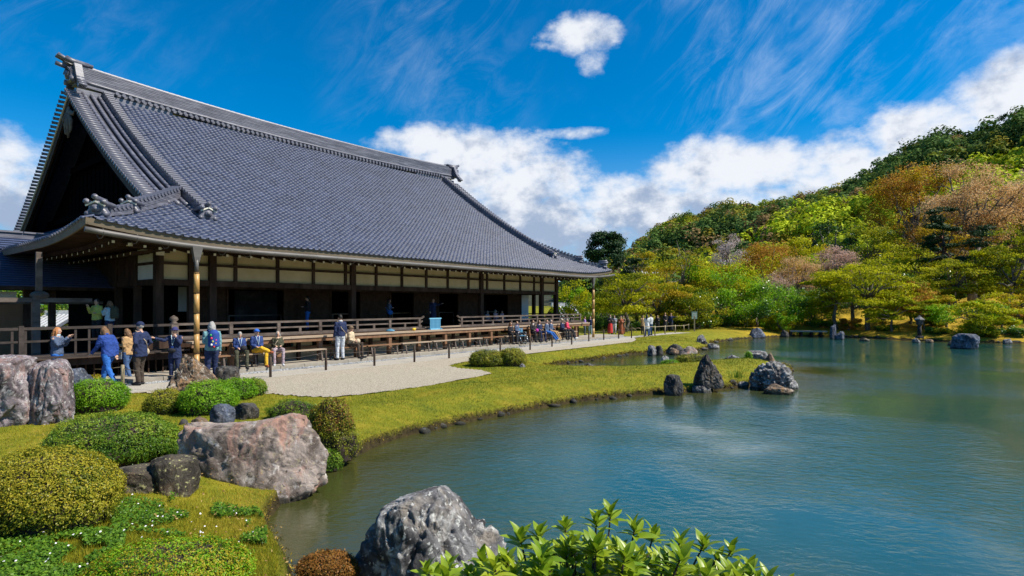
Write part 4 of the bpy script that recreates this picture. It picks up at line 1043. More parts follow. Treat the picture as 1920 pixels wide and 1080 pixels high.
rock('flat grey stone half sunk in grass left of the small blue stone', 246, 312, 1024, 1050, 'rblue', 22, zb=-.15, dep=.5, flat_top=.3)
rock('tiny brown stone on the lawn in front of the dark rocks', 358, 392, 782, 800, 'rbrown', 23, sub=4)
rock('tiny dark stone beside the low bush on the lawn', 333, 356, 785, 798, 'rdark', 24, sub=4)
rock('large speckled grey boulder in the water at the bottom centre', 655, 975, 915, 1150, 'rgrey', 254, zb=-.6, dep=.7, sub=7, rough=.75, peak=.10, tilt=-.05, crack=1.5, dome=.5, flat_top=.30, prof=[(-1, .8), (-.8, .9), (-.5, 1.0), (.05, 1.0), (.3, .9), (.45, .80), (.7, .80), (1, .95)], bury=.5, nplanes=18)
# peninsula
rock('small upright dark rock at the edge of the lawn spit', 1243, 1279, 702, 742, 'rdark', 26, zb=-.6, dep=.8, peak=.2, flat_top=.2)
rock('tall dark brown pointed rock on the lawn spit', 1301, 1358, 663, 722, 'rdark', 27, zb=-.35, dep=.7, peak=.6, sub=6, crack=1.6)
rock('big grey craggy rock at the tip of the lawn spit', 1406, 1496, 676, 733, 'rgrey', 281, zb=-.6, dep=.75, sub=6, crack=1.8, rough=1.2, tilt=-.05, peak=.12)
rock('low brown rock awash in front of the big grey craggy rock', 1430, 1492, 720, 740, 'rbrown', 29, zb=-.6, dep=.6)
rock('square grey rock behind the big craggy rock with a green tuft', 1398, 1440, 657, 682, 'rgrey', 30, zb=-.6, dep=.8, flat_top=.4)
rock('small brown post shaped stone beside the square grey rock', 1433, 1455, 661, 684, 'rbrown', 31, zb=-.6, dep=.8, peak=.2, sub=4)
rock('low pale rock in the water behind the tall dark pointed rock', 1352, 1394, 665, 684, 'rgrey', 32, zb=-.6, dep=.7, peak=.3)
rock('pale flat rock lying at the mouth of the inlet', 1202, 1240, 684, 694, 'rblue', 33, zb=-.6, dep=.6, flat_top=.3, sub=4)
rock('small pale pointed rock beside the flat rock in the inlet', 1236, 1262, 666, 692, 'rgrey', 34, zb=-.6, dep=.8, peak=.4, sub=4)
rock('dark rock in the inlet nearest the twin round bushes', 1090, 1118, 680, 698, 'rdark', 35, zb=-.6, dep=.8, sub=4)
rock('flat brown stone beside the dark rock in the inlet', 1116, 1142, 685, 697, 'rbrown', 36, zb=-.6, dep=.7, sub=4)
rock('left rock of the grey pair on the far bank of the inlet', 1214, 1231, 647, 668, 'rgrey', 37, zb=-.6, dep=.8, sub=4)
rock('right rock of the grey pair on the far bank of the inlet', 1227, 1243, 647, 667, 'rdark', 38, zb=-.6, dep=.8, sub=4)
rock('dark humped rock on the far inlet bank beside the grey pair', 1249, 1282, 645, 664, 'rdark', 39, zb=-.6, dep=.7, sub=4)
rock('brown rounded rock in front of the dark humped rock', 1253, 1273, 652, 666, 'rbrown', 40, zb=-.6, dep=.8, sub=4)
rock('pale brown sloping rock at the right end of the far inlet bank', 1272, 1307, 649, 667, 'rpink', 42, zb=-.6, dep=.7, sub=4)
rock('upright grey rock where the far lawn meets the pond', 1304, 1324, 627, 645, 'rgrey', 43, zb=-.4, dep=.8, sub=4, peak=.2)
rock('small dark rock touching the upright grey rock on the far lawn', 1314, 1327, 638, 649, 'rdark', 44, zb=-.5, dep=.8, sub=4)
rock('low grey rocks trailing into the water from the far lawn', 1321, 1350, 643, 654, 'rgrey', 45, zb=-.6, dep=.6, sub=4)
rock('dark triangular rock on the far shore below the trees', 1401, 1434, 614, 634, 'rblue', 46, zb=-.6, dep=.7, peak=.4, sub=4)
rock('small dark rock on the far shore right of the triangular one', 1462, 1480, 618, 632, 'rdark', 47, zb=-.6, dep=.7, sub=4, peak=.2)
rock('tall blue grey standing rock in the water on the far shore', 1556, 1568, 608, 636, 'rblue', 48, zb=-.6, dep=.8, sub=4, peak=.3)
rock('small blue grey rock beside the tall standing rock', 1565, 1583, 621, 637, 'rblue', 49, zb=-.6, dep=.8, sub=4)
rock('low mossy rock on the far shore below the forked tree', 1610, 1630, 633, 640, 'rmoss', 50, zb=-.6, dep=.7, sub=4)
rock('large dark blue boulder in the pond near the right shore', 1788, 1838, 625, 655, 'rblue', 51, zb=-.6, dep=.8, sub=5, flat_top=.2, tilt=-.05)
rock('small grey rock on the right shore beside the stone lantern', 1711, 1727, 634, 643, 'rgrey', 52, zb=-.6, dep=.8, sub=4)
rock('squarish brown stone at the foot of the stone lantern', 1735, 1751, 636, 643, 'rbrown', 53, zb=-.6, dep=.8, sub=4, flat_top=.4)
rock('brown rock tucked behind the large dark blue boulder', 1776, 1794, 635, 648, 'rbrown', 54, zb=-.6, dep=.8, sub=4)
rock('small pale rock on the shore at the right edge', 1879, 1898, 635, 645, 'rgrey', 55, zb=-.6, dep=.8, sub=4)
rock('small white stone beside the twin round bushes', 973, 986, 681, 689, 'rgrey', 56, zb=-.15, dep=.7, sub=4)
rock('low grey stones under the small bush at the spit edge', 1296, 1335, 722, 737, 'rgrey', 57, zb=-.6, dep=.5, sub=5, flat_top=.3)
rock('dark small rock on the spit edge left of the big craggy rock', 1366, 1383, 711, 727, 'rdark', 58, zb=-.6, dep=.7, sub=4)
rock('flat grey stone between the small dark rock and the big craggy rock', 1381, 1404, 715, 727, 'rgrey', 59, zb=-.6, dep=.6, sub=4, flat_top=.3)
for k, (x, y, w, lb) in enumerate(((722, 826, 16, 'small brown stone at the waterline, left of two below the lawn'), (747, 818, 18, 'small pale stone at the waterline, right of two below the lawn'), (806, 807, 12, 'tiny dark stone at the waterline below the open lawn'))):
    rock(lb, x-w/2, x+w/2, y-12, y, 'rgrey' if k == 1 else 'rbrown', 60+k, zb=-.6, dep=.8, sub=4, cat='stone')

# ------------------------------------------------------------------ clipped bushes
M['azalea'] = leafmat('azalea_leaves', [(.022, .065, .006), (.07, .15, .010), (.16, .25, .018), (.30, .34, .03)], trans=.22, rough=.42, scale=2.0)
M['azlime'] = leafmat('bright_green_leaves', [(.045, .14, .006), (.14, .30, .008), (.28, .46, .02)], trans=.3, rough=.42, scale=2.0)
M['azred'] = leafmat('reddish_leaves', [(.03, .03, .008), (.10, .07, .012), (.25, .10, .02), (.30, .16, .03)], trans=.25, rough=.5, scale=2.0)
M['azyel'] = leafmat('yellow_leaves', [(.16, .15, .01), (.34, .28, .015), (.45, .38, .03)], trans=.3, rough=.5, scale=2.0)
M['azolive'] = leafmat('olive_leaves', [(.035, .055, .006), (.11, .14, .010), (.25, .25, .018), (.36, .30, .03)], trans=.2, rough=.42, scale=2.0)
M['twig'] = flat('twigs', (.035, .024, .016), .9)
def leafcards(C, Nn, L, W, r, spread=.9, curl=0.0):
    """leaf shaped quads (rhombus, slightly folded) at C, facing roughly Nn"""
    N = len(C); n_ = Nn + r.normal(0, spread, (N, 3)); n_ /= np.linalg.norm(n_, axis=1)[:, None]
    a = r.normal(size=(N, 3)); a -= (a*n_).sum(1)[:, None]*n_; a /= np.linalg.norm(a, axis=1)[:, None]; b_ = np.cross(n_, a)
    L = L*r.uniform(.7, 1.25, N)[:, None]; W = W*r.uniform(.75, 1.2, N)[:, None]
    p0 = C - a*L*.5; p1 = C - b_*W*.5 + n_*W*.12; p2 = C + a*L*.5; p3 = C + b_*W*.5 + n_*W*.12
    V = np.stack([p0, p1, p2, p3], 1).reshape(-1, 3); F = np.arange(4*N).reshape(-1, 4); return V, F
def bush(label, px0, px1, pyt, pyb, mt, seed, zb=-.15, dep=1.0, leaves=9000, L=.03, name='clipped_bush', cat='bush', group=None, lump=.10, power=.7, mt2=None, hang=0.0):
    r = np.random.default_rng(seed); xc, Y = G((px0+px1)/2, pyb, zb); w = (px1-px0)/FPX*Y; dp = w*dep; Yc = Y + dp*.42
    w = (px1-px0)/FPX*Yc; h = HC + (YH-pyt)/FPX*(Yc-dp*.1) - zb; xc = ((px0+px1)/2-960)/FPX*Yc
    root = empty(name, (xc, Yc, zb), label=label, cat=cat, group=group)
    def surf(d):                             # d unit directions, upper part
        k = 1 + lump*(fbm(d*2.6+seed, 3)-.5)*2 + .17*(fbm(d*7.5+seed, 3)-.5)
        hz_ = np.hypot(d[:, 0], d[:, 1])+1e-6; zz0 = np.clip(d[:, 2], -1, 1); rad0 = np.where(zz0 > 0, hz_**.85, 1-.16*np.abs(zz0)/.5)
        x = d[:, 0]/hz_*rad0*w/2*k; y = d[:, 1]/hz_*rad0*dp/2*k
        zz = np.where(zz0 > 0, h*.30 + zz0**.95*h*.70*k, h*.30*(1-np.minimum(1, -zz0/.42)))
        return np.c_[x, y, np.maximum(zz, .01)]
    d = r.normal(size=(leaves, 3)); d[:, 2] = np.abs(d[:, 2])*1.0 - .45*r.random(leaves); d /= np.linalg.norm(d, axis=1)[:, None]
    P_ = surf(d); dn = d/np.array([w/2, dp/2, h*.6]); dn /= np.linalg.norm(dn, axis=1)[:, None]
    tex = fbm(P_*[1, 1, 1]*(9/max(w, .6)) + seed, 3); dpth = r.exponential(.035, leaves)*min(1, w)
    # leaves gather in small rosettes on shoots
    cl = r.integers(0, leaves//7, leaves); dcl = d[cl]; pc = surf(dcl); P_ = pc + r.normal(0, L*.62, (leaves, 3)); dn = dn[cl]; dpth = r.exponential(.03, leaves//7+1)[cl]*min(1.5, w)
    P_ = P_ - dn*dpth[:, None]; P_[:, 2] = np.maximum(P_[:, 2], .005)
    V, F = leafcards(P_, dn, L, L*.42, r, .55)
    var = np.clip(.5 + (fbm(P_*3+seed, 3)-.5)*1.0 + r.normal(0, .11, leaves) + .10*r.normal(size=leaves//7+1)[cl] + .12*(dn[:, 2]-.3), 0, 1)
    link('foliage', fastmesh('foliage', V, F, var=np.repeat(var, 4)), M[mt], root)
    B, FF = ico(4); me = fastmesh('branches', surf(B)*.90 + [0, 0, .0], FF, smooth=True); link('branches', me, M['twig'], root)
    if mt2:
        k = leaves//(3 if mt2 == 'azred' else 6); d = r.normal(size=(k, 3)); d[:, 2] = np.abs(d[:, 2])*.8 + .2; d /= np.linalg.norm(d, axis=1)[:, None]; P_ = surf(d)*1.02
        V, F = leafcards(P_, d, L*.8, L*.4, r, .5); link('new_growth', fastmesh('new_growth', V, F, var=np.repeat(r.random(k), 4)), M[mt2], root)
    return root
bush('broad dome shaped olive azalea filling the left edge of the foreground', -45, 212, 853, 1022, 'azolive', 1, dep=.9, leaves=42000, L=.032, power=.8, mt2='azyel', lump=.07)
bush('round green azalea mound left of the pink boulder', 98, 326, 780, 884, 'azalea', 2, dep=.85, leaves=36000, L=.034, power=.85, lump=.09)
bush('small rounded green bush beside the grey boulder at the left', 122, 236, 712, 778, 'azlime', 3, dep=.9, leaves=16000, L=.04, lump=.14)
bush('little dark green ball bush below the brown pointed rock', 274, 346, 732, 780, 'azolive', 4, leaves=9000, L=.04)
bush('bright lime green clipped bush right of the brown pointed rock', 342, 444, 716, 782, 'azlime', 5, leaves=16000, L=.04, lump=.13)
bush('bright green bush behind and right of the lime green one', 412, 478, 711, 752, 'azlime', 6, leaves=9000, L=.045, lump=.12)
bush('small darker green bush at the right end of the row by the rocks', 455, 498, 710, 744, 'azalea', 7, leaves=6000, L=.045)
bush('left one of the twin clipped round bushes on the lawn', 880, 948, 657, 689, 'azolive', 8, dep=.9, leaves=11000, L=.055, power=.75, lump=.05)
bush('right one of the twin clipped round bushes on the lawn', 932, 987, 654, 688, 'azolive', 9, dep=.9, leaves=10000, L=.055, power=.75, lump=.05)
bush('rusty orange tipped shrub on the lawn beside the pink boulder', 582, 660, 752, 846, 'azolive', 10, zb=-.3, dep=.8, leaves=14000, L=.035, lump=.35, mt2='azred')
bush('sparse brown twiggy shrub hanging over the water by the pink boulder', 590, 672, 790, 868, 'azolive', 11, zb=-.5, dep=.7, leaves=6000, L=.03, lump=.35)
bush('dark green shrub creeping down behind the pink boulder', 500, 600, 752, 790, 'azalea', 12, zb=-.15, dep=.6, leaves=7000, L=.03, lump=.3)
bush('small green plant at the waterline right of the pink boulder', 592, 640, 846, 886, 'azalea', 13, zb=-.6, dep=.7, leaves=5000, L=.035, lump=.3)
bush('yellow shrub tuft at the waterline below the rusty shrub', 622, 668, 825, 862, 'azyel', 14, zb=-.55, dep=.7, leaves=4000, L=.035, lump=.3)
bush('low bright yellow green clipped shrub at the bottom edge', 175, 470, 1032, 1130, 'azlime', 15, zb=-.1, dep=.7, leaves=34000, L=.026, power=.85, mt2='azyel')
bush('reddish brown low bush beside the speckled boulder at the bottom', 560, 668, 1044, 1100, 'azred', 16, zb=-.3, dep=.8, leaves=14000, L=.026)
bush('low brownish green bush on the spit beside the tall pointed rock', 1268, 1330, 665, 684, 'azolive', 17, zb=-.4, dep=.6, leaves=7000, L=.06, lump=.2)
bush('small lime green tuft by the pale pointed rock in the inlet', 1240, 1272, 675, 690, 'azlime', 18, zb=-.45, dep=.7, leaves=3000, L=.055)
bush('small flowering plant with yellow tips behind the little green bush', 168, 194, 704, 720, 'azyel', 19, zb=-.15, dep=.9, leaves=1600, L=.04)
bush('tuft of green leaves on the square grey rock', 1397, 1410, 660, 678, 'azlime', 20, zb=-.4, dep=.8, leaves=900, L=.06, cat='plant')
def grass_clump(label, px, py, zb, n_, h, sp, seed, mt='clover'):
    r = np.random.default_rng(seed); X, Y = G(px, py, zb); V = []; F = []; var = []
    for i in range(n_):
        a = r.uniform(0, 2*pi); rr_ = sp*sqrt(r.random()); x, y = rr_*cos(a), rr_*sin(a); hh = h*r.uniform(.6, 1.1); b = r.uniform(.2, .8)*hh; w = .006; p = a + r.normal(0, .4); b0 = len(V)
        for k in range(5):
            t = k/4; cx_ = x + cos(p)*b*t*t; cy_ = y + sin(p)*b*t*t; z = hh*(t - .28*t*t*b/hh); ww = w*(1-t*.92); V += [(cx_-sin(p)*ww, cy_+cos(p)*ww, z), (cx_+sin(p)*ww, cy_-cos(p)*ww, z)]; var += [r.random()*.5+.3*t]*2
        F += [(b0+2*k, b0+2*k+1, b0+2*k+3, b0+2*k+2) for k in range(4)]
    o = link('grass_clump', fastmesh('grass_clump', V, F, var=var), M[mt], label=label, cat='grass clump'); o.location = (X, Y, zb); return o
grass_clump('clump of long bright green blades between the azalea mound and the pink boulder', 345, 862, -.15, 260, .36, .20, 1)
grass_clump('tuft of reeds on the spit between the two tall rocks', 1382, 708, -.33, 80, .45, .3, 2)
grass_clump('small green tuft growing out of the low dark stone block', 243, 928, -.25, 60, .16, .07, 3)
# short dense clover and wild grass near the eye
r = np.random.default_rng(5)
def patchpts(n_, pxr, pyr, seed, z=-.15):
    r = np.random.default_rng(seed); x = r.uniform(*pxr, n_); y = r.uniform(*pyr, n_); P_ = np.array([G(a, b, z) for a, b in zip(x, y)]); k = poly_sd(P_, POND) < -.03; return P_[k]
Pc = np.concatenate([patchpts(16000, (-60, 235), (1000, 1110), 1), patchpts(9000, (320, 500), (925, 985), 2), patchpts(5000, (210, 420), (940, 1000), 4)])
hc, _ = land_h(Pc); nn = fbm(np.c_[Pc*2.2, np.zeros(len(Pc))], 3); k = nn > .47; Pc = Pc[k]; hc = hc[k]
V, F = leafcards(np.c_[Pc, hc + r.uniform(.03, .09, len(Pc))], np.tile([0, -.3, 1.], (len(Pc), 1)), .035, .022, r, .5)
link('clover_patch', fastmesh('clover_patch', V, F, var=np.repeat(r.random(len(Pc)), 4)), M['clover'], kind='stuff')
Pg = patchpts(30000, (-40, 520), (930, 1110), 6); hg, _ = land_h(Pg)
blades('wild_grass', np.c_[Pg, hg], r.uniform(.025, .085, len(Pg)), np.full(len(Pg), .003), M['grass'], np.clip(r.normal(.5, .25, len(Pg)), 0, 1), 8, .45)
M['petal'] = flat('petals', (.75, .72, .75), .6, .1)
Pf = patchpts(110, (0, 480), (935, 1090), 9); hf, _ = land_h(Pf); V, F = leafcards(np.c_[Pf, hf+.11], np.tile([0, -.4, 1.], (len(Pf), 1)), .022, .022, r, .3)
link('clover_flowers', fastmesh('clover_flowers', V, F), M['petal'], kind='stuff')
M['deadleaf'] = leafmat('fallen_leaves', [(.10, .05, .02), (.25, .14, .05), (.40, .27, .10)], trans=.1, rough=.8, varamt=.8)
Nd = 5200; ad = rng.uniform(-44, 22, Nd); rd = np.exp(rng.uniform(np.log(4.6), np.log(34), Nd)); Pd = np.c_[rd*np.sin(np.radians(ad)), rd*np.cos(np.radians(ad))]
kd_ = (poly_sd(Pd, POND) < -.05) & (((Pd-C2)@V2) < -.3) & (fbm(np.c_[Pd*.7, np.full(Nd, 3.)], 3) > .47); Pd = Pd[kd_]; rd = rd[kd_]; hd, _ = land_h(Pd)
V, F = leafcards(np.c_[Pd, np.maximum(hd, -.125) + .035], np.tile([0, 0, 1.], (len(Pd), 1)), .032, .018, rng, .4)
link('fallen_leaves', fastmesh('fallen_leaves', V, F, var=np.repeat(rng.random(len(Pd)), 4)), M['deadleaf'], kind='stuff')
# fringe of overhanging turf and weeds along the shore
SP = densify(POND, .012); ds = np.hypot(SP[:, 0], SP[:, 1]); a_ = np.degrees(np.arctan2(SP[:, 0], SP[:, 1])); k = (ds < 48) & (ds > 4.5) & (np.abs(a_) < 46) & (SP[:, 1] > 4)
SP = SP[k]; ds = ds[k]; nrm = rng.normal(0, 1, SP.shape); SP = SP + nrm*.035
okl = poly_sd(SP, POND) < .03; SP = SP[okl]; ds = ds[okl]; N = len(SP)
hb, _ = land_h(SP); z0 = np.maximum(hb, WZ+.10) + rng.uniform(-.05, .12, N)
M['fringe'] = leafmat('bank_weeds', [(.02, .014, .005), (.07, .05, .010), (.22, .16, .015), (.40, .28, .03)], trans=.25, rough=.7, scale=1.5)
V, F = leafcards(np.c_[SP, z0], np.tile([0, 0, 1.], (N, 1)), .055, .018, rng, .9)
sc_ = np.repeat(np.clip(ds/12, .8, 2.2), 4)[:, None]; Cn = np.repeat(np.c_[SP, z0], 4, 0); V = Cn + (V-Cn)*sc_
link('shore_weeds', fastmesh('shore_weeds', V, F, var=np.repeat(rng.random(N), 4)), M['fringe'], kind='stuff')

# ------------------------------------------------------------------ big leaved shrub close to the eye
M['bigleaf'] = leafmat('glossy_leaf', [(.05, .13, .006), (.14, .25, .010), (.33, .40, .02), (.48, .46, .04)], trans=.34, rough=.38, spec=.45, scale=4, varamt=.0)
def big_leaf(seed, L=.105):
    r = np.random.default_rng(seed); n_ = 8; V = []; F = []
    for i in range(n_+1):
        t = i/n_; w = L*.19*sin(pi*min(1, t**.8*1.0))**.8*(1 if t < .6 else 1-.1*(t-.6)) + .0012; x = L*t; z = -.25*L*t*t + .10*L*t
        V += [(x, -w, z+w*.35), (x, 0, z), (x, w, z+w*.35)]
    for i in range(n_):
        a = 3*i; F += [(a, a+1, a+4, a+3), (a+1, a+2, a+5, a+4)]
    me = fastmesh('leaf', V, F, smooth=True); me.materials.append(M['bigleaf']); return me
leafs = [big_leaf(1, .090), big_leaf(2, .074), big_leaf(3, .102)]
sb_ = (0.35, 2.75, .75)
shrub = empty('broad_leaved_shrub', (sb_[0], sb_[1], .45), label='evergreen shrub with glossy yellow green leaf rosettes at the bottom edge of the view', cat='shrub')
ros = []
r = np.random.default_rng(77)
tipsp = [(1145, 962), (1060, 985), (1118, 975), (1010, 1000), (975, 1008), (1190, 990), (1225, 1002), (1275, 1015), (1320, 1018), (1372, 1030), (1345, 1045), (1405, 1062), (1250, 1050), (1160, 1030), (1090, 1040), (1035, 1045),
        (950, 1050), (905, 1050), (845, 1058), (880, 1075), (800, 1070), (1000, 1075), (1120, 1075), (1200, 1070), (1300, 1075), (1440, 1085), (820, 1082), (930, 1090), (1060, 1090)]
for (px, py) in tipsp:
    Y = r.uniform(2.35, 3.0); ros.append(((px-960)/FPX*Y, Y, HC-(py-YH)/FPX*Y))
for k in range(420):
    px, py = r.uniform(790, 1500), 0; py = 985 + abs(px-1120)*.24 + r.uniform(22, 200); Y = r.uniform(2.2, 3.2); ros.append(((px-960)/FPX*Y, Y, HC-(py-YH)/FPX*Y))
stem = MB(); restV = []; restF = []; cnt = 0
lv = [np.array([v.co[:] for v in m_.vertices]) for m_ in leafs]; lf = [np.array([list(p.vertices) for p in m_.polygons]) for m_ in leafs]
for i, (x, y, z) in enumerate(ros):
    bx_, by_ = sb_[0]+(x-sb_[0])*.45, sb_[1]+(y-sb_[1])*.4; zt = z-.45
    stem.tube([(bx_-sb_[0], by_-sb_[1], 0), ((bx_+x)/2-sb_[0], (by_+y)/2-sb_[1], zt*.55), (x-sb_[0], y-sb_[1], zt-.005)], [.010, .006, .004], 5)
    nl = 11 if i < 30 else 10
    for j in range(nl):
        lay = j/nl; a = j*2.4 + r.uniform(-.2, .2); elv = radians(78-70*(1-lay)*1.0 + r.uniform(-10, 10)) if True else 0; elv = radians(8 + 72*lay + r.uniform(-9, 9))
        kk = int(r.integers(0, 3)); sc = .62 + .45*(1-lay*.6) ; sc *= r.uniform(.85, 1.12)
        mt_ = Matrix.Translation((x-sb_[0], y-sb_[1], zt - .045*(1-lay))) @ Matrix.Rotation(a, 4, 'Z') @ Matrix.Rotation(-elv, 4, 'Y') @ Matrix.Rotation(r.uniform(-.3, .3), 4, 'X') @ Matrix.Scale(sc, 4)
        if cnt < 300: o = bpy.data.objects.new('leaf', leafs[kk]); COL.objects.link(o); o.parent = shrub; o.matrix_local = mt_; cnt += 1
        else:
            b = sum(len(q_) for q_ in restV); restV.append((np.c_[lv[kk], np.ones(len(lv[kk]))] @ np.array(mt_).T)[:, :3]); restF.append(lf[kk]+b)
stem.build('branches', M['twig'], shrub)
link('leaf', fastmesh('leaves', np.concatenate(restV), np.concatenate(restF), smooth=True), M['bigleaf'], shrub, kind='stuff')
# ------------------------------------------------------------------ trees
def trcol(nm, cols, **k): M[nm] = leafmat(nm, cols, **k)
trcol('lf_olive', [(.045, .07, .004), (.15, .19, .006), (.34, .34, .012), (.48, .44, .02)], trans=.4, spec=.1, rough=.6)
trcol('lf_gold', [(.09, .06, .005), (.28, .19, .008), (.50, .35, .012), (.60, .45, .03)], trans=.4, spec=.1, rough=.6)
trcol('lf_lime', [(.03, .10, .004), (.12, .29, .006), (.28, .48, .010), (.42, .58, .03)], trans=.4, spec=.15, rough=.5)
trcol('lf_yellow', [(.09, .11, .003), (.29, .31, .006), (.52, .50, .010), (.64, .60, .03)], trans=.42, spec=.1, rough=.6)
trcol('lf_green', [(.012, .04, .004), (.04, .12, .006), (.11, .22, .012), (.22, .34, .03)], trans=.25, spec=.4, rough=.35)
trcol('lf_pine', [(.008, .028, .008), (.02, .055, .014), (.045, .095, .02)], trans=.12, spec=.2, rough=.6)
trcol('lf_pink', [(0.286, 0.156, 0.117), (0.520, 0.338, 0.260), (0.715, 0.520, 0.429)], trans=.35, spec=.1, rough=.7)
trcol('lf_white', [(.34, .26, .24), (.48, .40, .38), (.62, .55, .53)], trans=.3, spec=.1, rough=.7)
trcol('lf_orange', [(0.208, 0.091, 0.019), (0.416, 0.208, 0.026), (0.585, 0.351, 0.065)], trans=.4, spec=.1, rough=.6)
trcol('lf_peach', [(.34, .17, .05), (.58, .36, .15), (.75, .55, .32)], trans=.4, spec=.1, rough=.7)
def gnoise(P_, s): return fbm(np.asarray(P_)*s + 31.7, 3)
def tree(label, px, pyb, Y, pyt, wpx, mt, seed, trunk='trunk', name='tree', cat='tree', leaves=7000, L=.20, style='round', zg=None, cbase=.28, dep=.9, lean=0.0, mt2=None, clumps=None, group=None, tfork=3):
    r = np.random.default_rng(seed); X = (px-960)/FPX*Y; zb = land_h(np.array([[X, Y]]))[0][0] if zg is None else zg
    H_t = HC + (YH-pyt)/FPX*Y - zb; w = wpx/FPX*Y; leaves = int(leaves*1.2); L = L*.9; root = empty(name, (X, Y, zb), label=label, cat=cat, group=group)
    n_c = clumps or {'round': 46, 'flat': 42, 'pine': 30, 'sparse': 60, 'tall': 55}[style]
    zc0 = H_t*cbase; hh = H_t-zc0
    # clump centres fill an uneven envelope
    C = []
    while len(C) < n_c:
        p = r.uniform(-1, 1, 3); 
        if style == 'pine': rad_ = (1-.55*(p[2]+1)/2) if p[2] > -.4 else .8
        elif style == 'tall': rad_ = sqrt(max(0, 1-abs(p[2])**3))*.9
        elif style == 'flat': rad_ = sqrt(max(0, 1-max(p[2], -.2)**2))*1.0
        else: rad_ = sqrt(max(0, 1-p[2]**2))
        q = math.hypot(p[0], p[1])
        if q < rad_ and q > rad_*.25*r.random() and (q > .45 or p[2] > .2 or r.random() < .4): C.append(p)
    C = np.array(C); lump = 1 + .35*(gnoise(C+seed, 1.3)-.5)
    C = C*lump[:, None]; Cc = np.c_[C[:, 0]*w/2 + lean*(C[:, 2]+1)*w*.2, C[:, 1]*w/2*dep, zc0 + (C[:, 2]+1)/2*hh*.97]
    # trunk and limbs reaching into the clumps
    tb = MB(); tr = max(.06, .018*H_t + .012*w)
    fork = Vector((lean*w*.08, 0, zc0*.75 + .1*H_t)); base = Vector((0, 0, -.2)); mid = Vector((r.normal(0, .05)*w, r.normal(0, .04)*w, fork.z*.5))
    top = Vector((lean*w*.2, 0, H_t*.82))
    tb.tube([base, (base+mid)/2+Vector((0, 0, .02)), mid, fork], [tr*1.25, tr*1.02, tr*.9, tr*.8], 8)
    if style in ('pine', 'tall'): tb.tube([fork, (fork+top)/2+Vector((r.normal(0, .03)*w, 0, 0)), top], [tr*.8, tr*.5, tr*.15], 7)
    order_ = r.permutation(n_c)
    limbs = [Vector(Cc[i]) for i in order_[:max(4, n_c//3)]]
    for i, e in enumerate(limbs):
        st_ = fork.lerp(top, r.uniform(0, .8) if style in ('pine', 'tall') else r.uniform(0, .15)); m_ = st_.lerp(e, .5) + Vector((0, 0, -.06*w if style != 'flat' else .04*w)) + Vector(r.normal(0, .04*w, 3))
        a = tr*r.uniform(.35, .55); tb.tube([st_, m_, e], [a, a*.6, a*.18], 5)
        for j in range(2 if style != 'sparse' else 5):
            e2 = m_.lerp(e, r.uniform(.2, .8)); e3 = e2 + Vector(r.normal(0, .13*w, 3)); tb.tube([e2, e2.lerp(e3, .5)+Vector((0, 0, .03*w)), e3], [a*.35, a*.22, a*.08], 4)
    tb.build('trunk', M[trunk], root)
    # leaves
    per = r.dirichlet(np.full(n_c, 4.0)); cid = r.choice(n_c, leaves, p=per)
    sz = np.array([.17*w, .17*w, .10*w if style != 'flat' else .038*w])*r.uniform(.7, 1.25, (n_c, 1))
    if style == 'pine': sz[:, 2] *= .55
    g_ = r.normal(size=(leaves, 3)); g_ /= np.linalg.norm(g_, axis=1)[:, None]; g_ *= (r.random(leaves)**.45)[:, None]
    if style == 'flat': g_[:, 2] -= .35*(g_[:, 0]**2+g_[:, 1]**2)
    P_ = Cc[cid] + g_*sz[cid]
    P_ += (np.c_[gnoise(P_, 1.6), gnoise(P_+50, 1.6), gnoise(P_+90, 1.6)]-.5)*.30*w*.3
    up = g_*.8 + [0, 0, .55]
    V, F = leafcards(P_, up, L, L*.55, r, .55)
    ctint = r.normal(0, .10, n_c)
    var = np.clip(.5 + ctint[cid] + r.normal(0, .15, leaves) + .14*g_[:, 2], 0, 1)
    if mt2:
        k = (gnoise(P_, .45) > .5); kk = np.repeat(k, 4)
        F1 = F[k[:]]; F2 = F[~k]
        def sub(Fm, nm, mm):
            u_, inv = np.unique(Fm, return_inverse=True); link(nm, fastmesh(nm, V[u_], inv.reshape(Fm.shape), var=np.repeat(var, 4)[u_]), M[mm], root)
        sub(F2, 'crown', mt); sub(F1, 'crown', mt2)
    else: link('crown', fastmesh('crown', V, F, var=np.repeat(var, 4)), M[mt], root)
    return root
T = tree
# nearer trees by the path
T('yellow green maple beyond the far bamboo downpipe', 1172, 622, 52, 500, 150, 'lf_olive', 1, style='flat', leaves=9000, mt2='lf_yellow', cbase=.25)
T('dark bushy evergreen filling the gap behind the far end of the hall', 1128, 620, 58, 560, 110, 'lf_green', 2, leaves=6000, cbase=.05)
T('young yellow green tree seen through the veranda end', 1070, 622, 56, 528, 80, 'lf_lime', 3, leaves=4500, mt2='lf_yellow', cbase=.15)
T('tall dark pine rising above the far roof corner', 1137, 620, 78, 434, 70, 'lf_pine', 4, style='round', leaves=16000, L=.34, trunk='trunkred', cbase=.55, clumps=90, name='pine_tree')
T('olive conifer leaning on the tall dark pine', 1160, 620, 72, 478, 90, 'lf_olive', 5, style='tall', leaves=8000, L=.24, mt2='lf_pine', cbase=.2)
T('dark pine standing behind the yellow green maple', 1196, 620, 70, 470, 70, 'lf_pine', 6, style='pine', leaves=6000, L=.26, cbase=.2, name='pine_tree')
T('golden maple in the middle of the far garden', 1275, 622, 62, 456, 180, 'lf_gold', 7, style='flat', leaves=13000, L=.22, mt2='lf_olive', cbase=.2, clumps=60)
T('olive maple in front of the golden one', 1232, 622, 56, 505, 140, 'lf_olive', 8, style='flat', leaves=10000, mt2='lf_gold', cbase=.15)
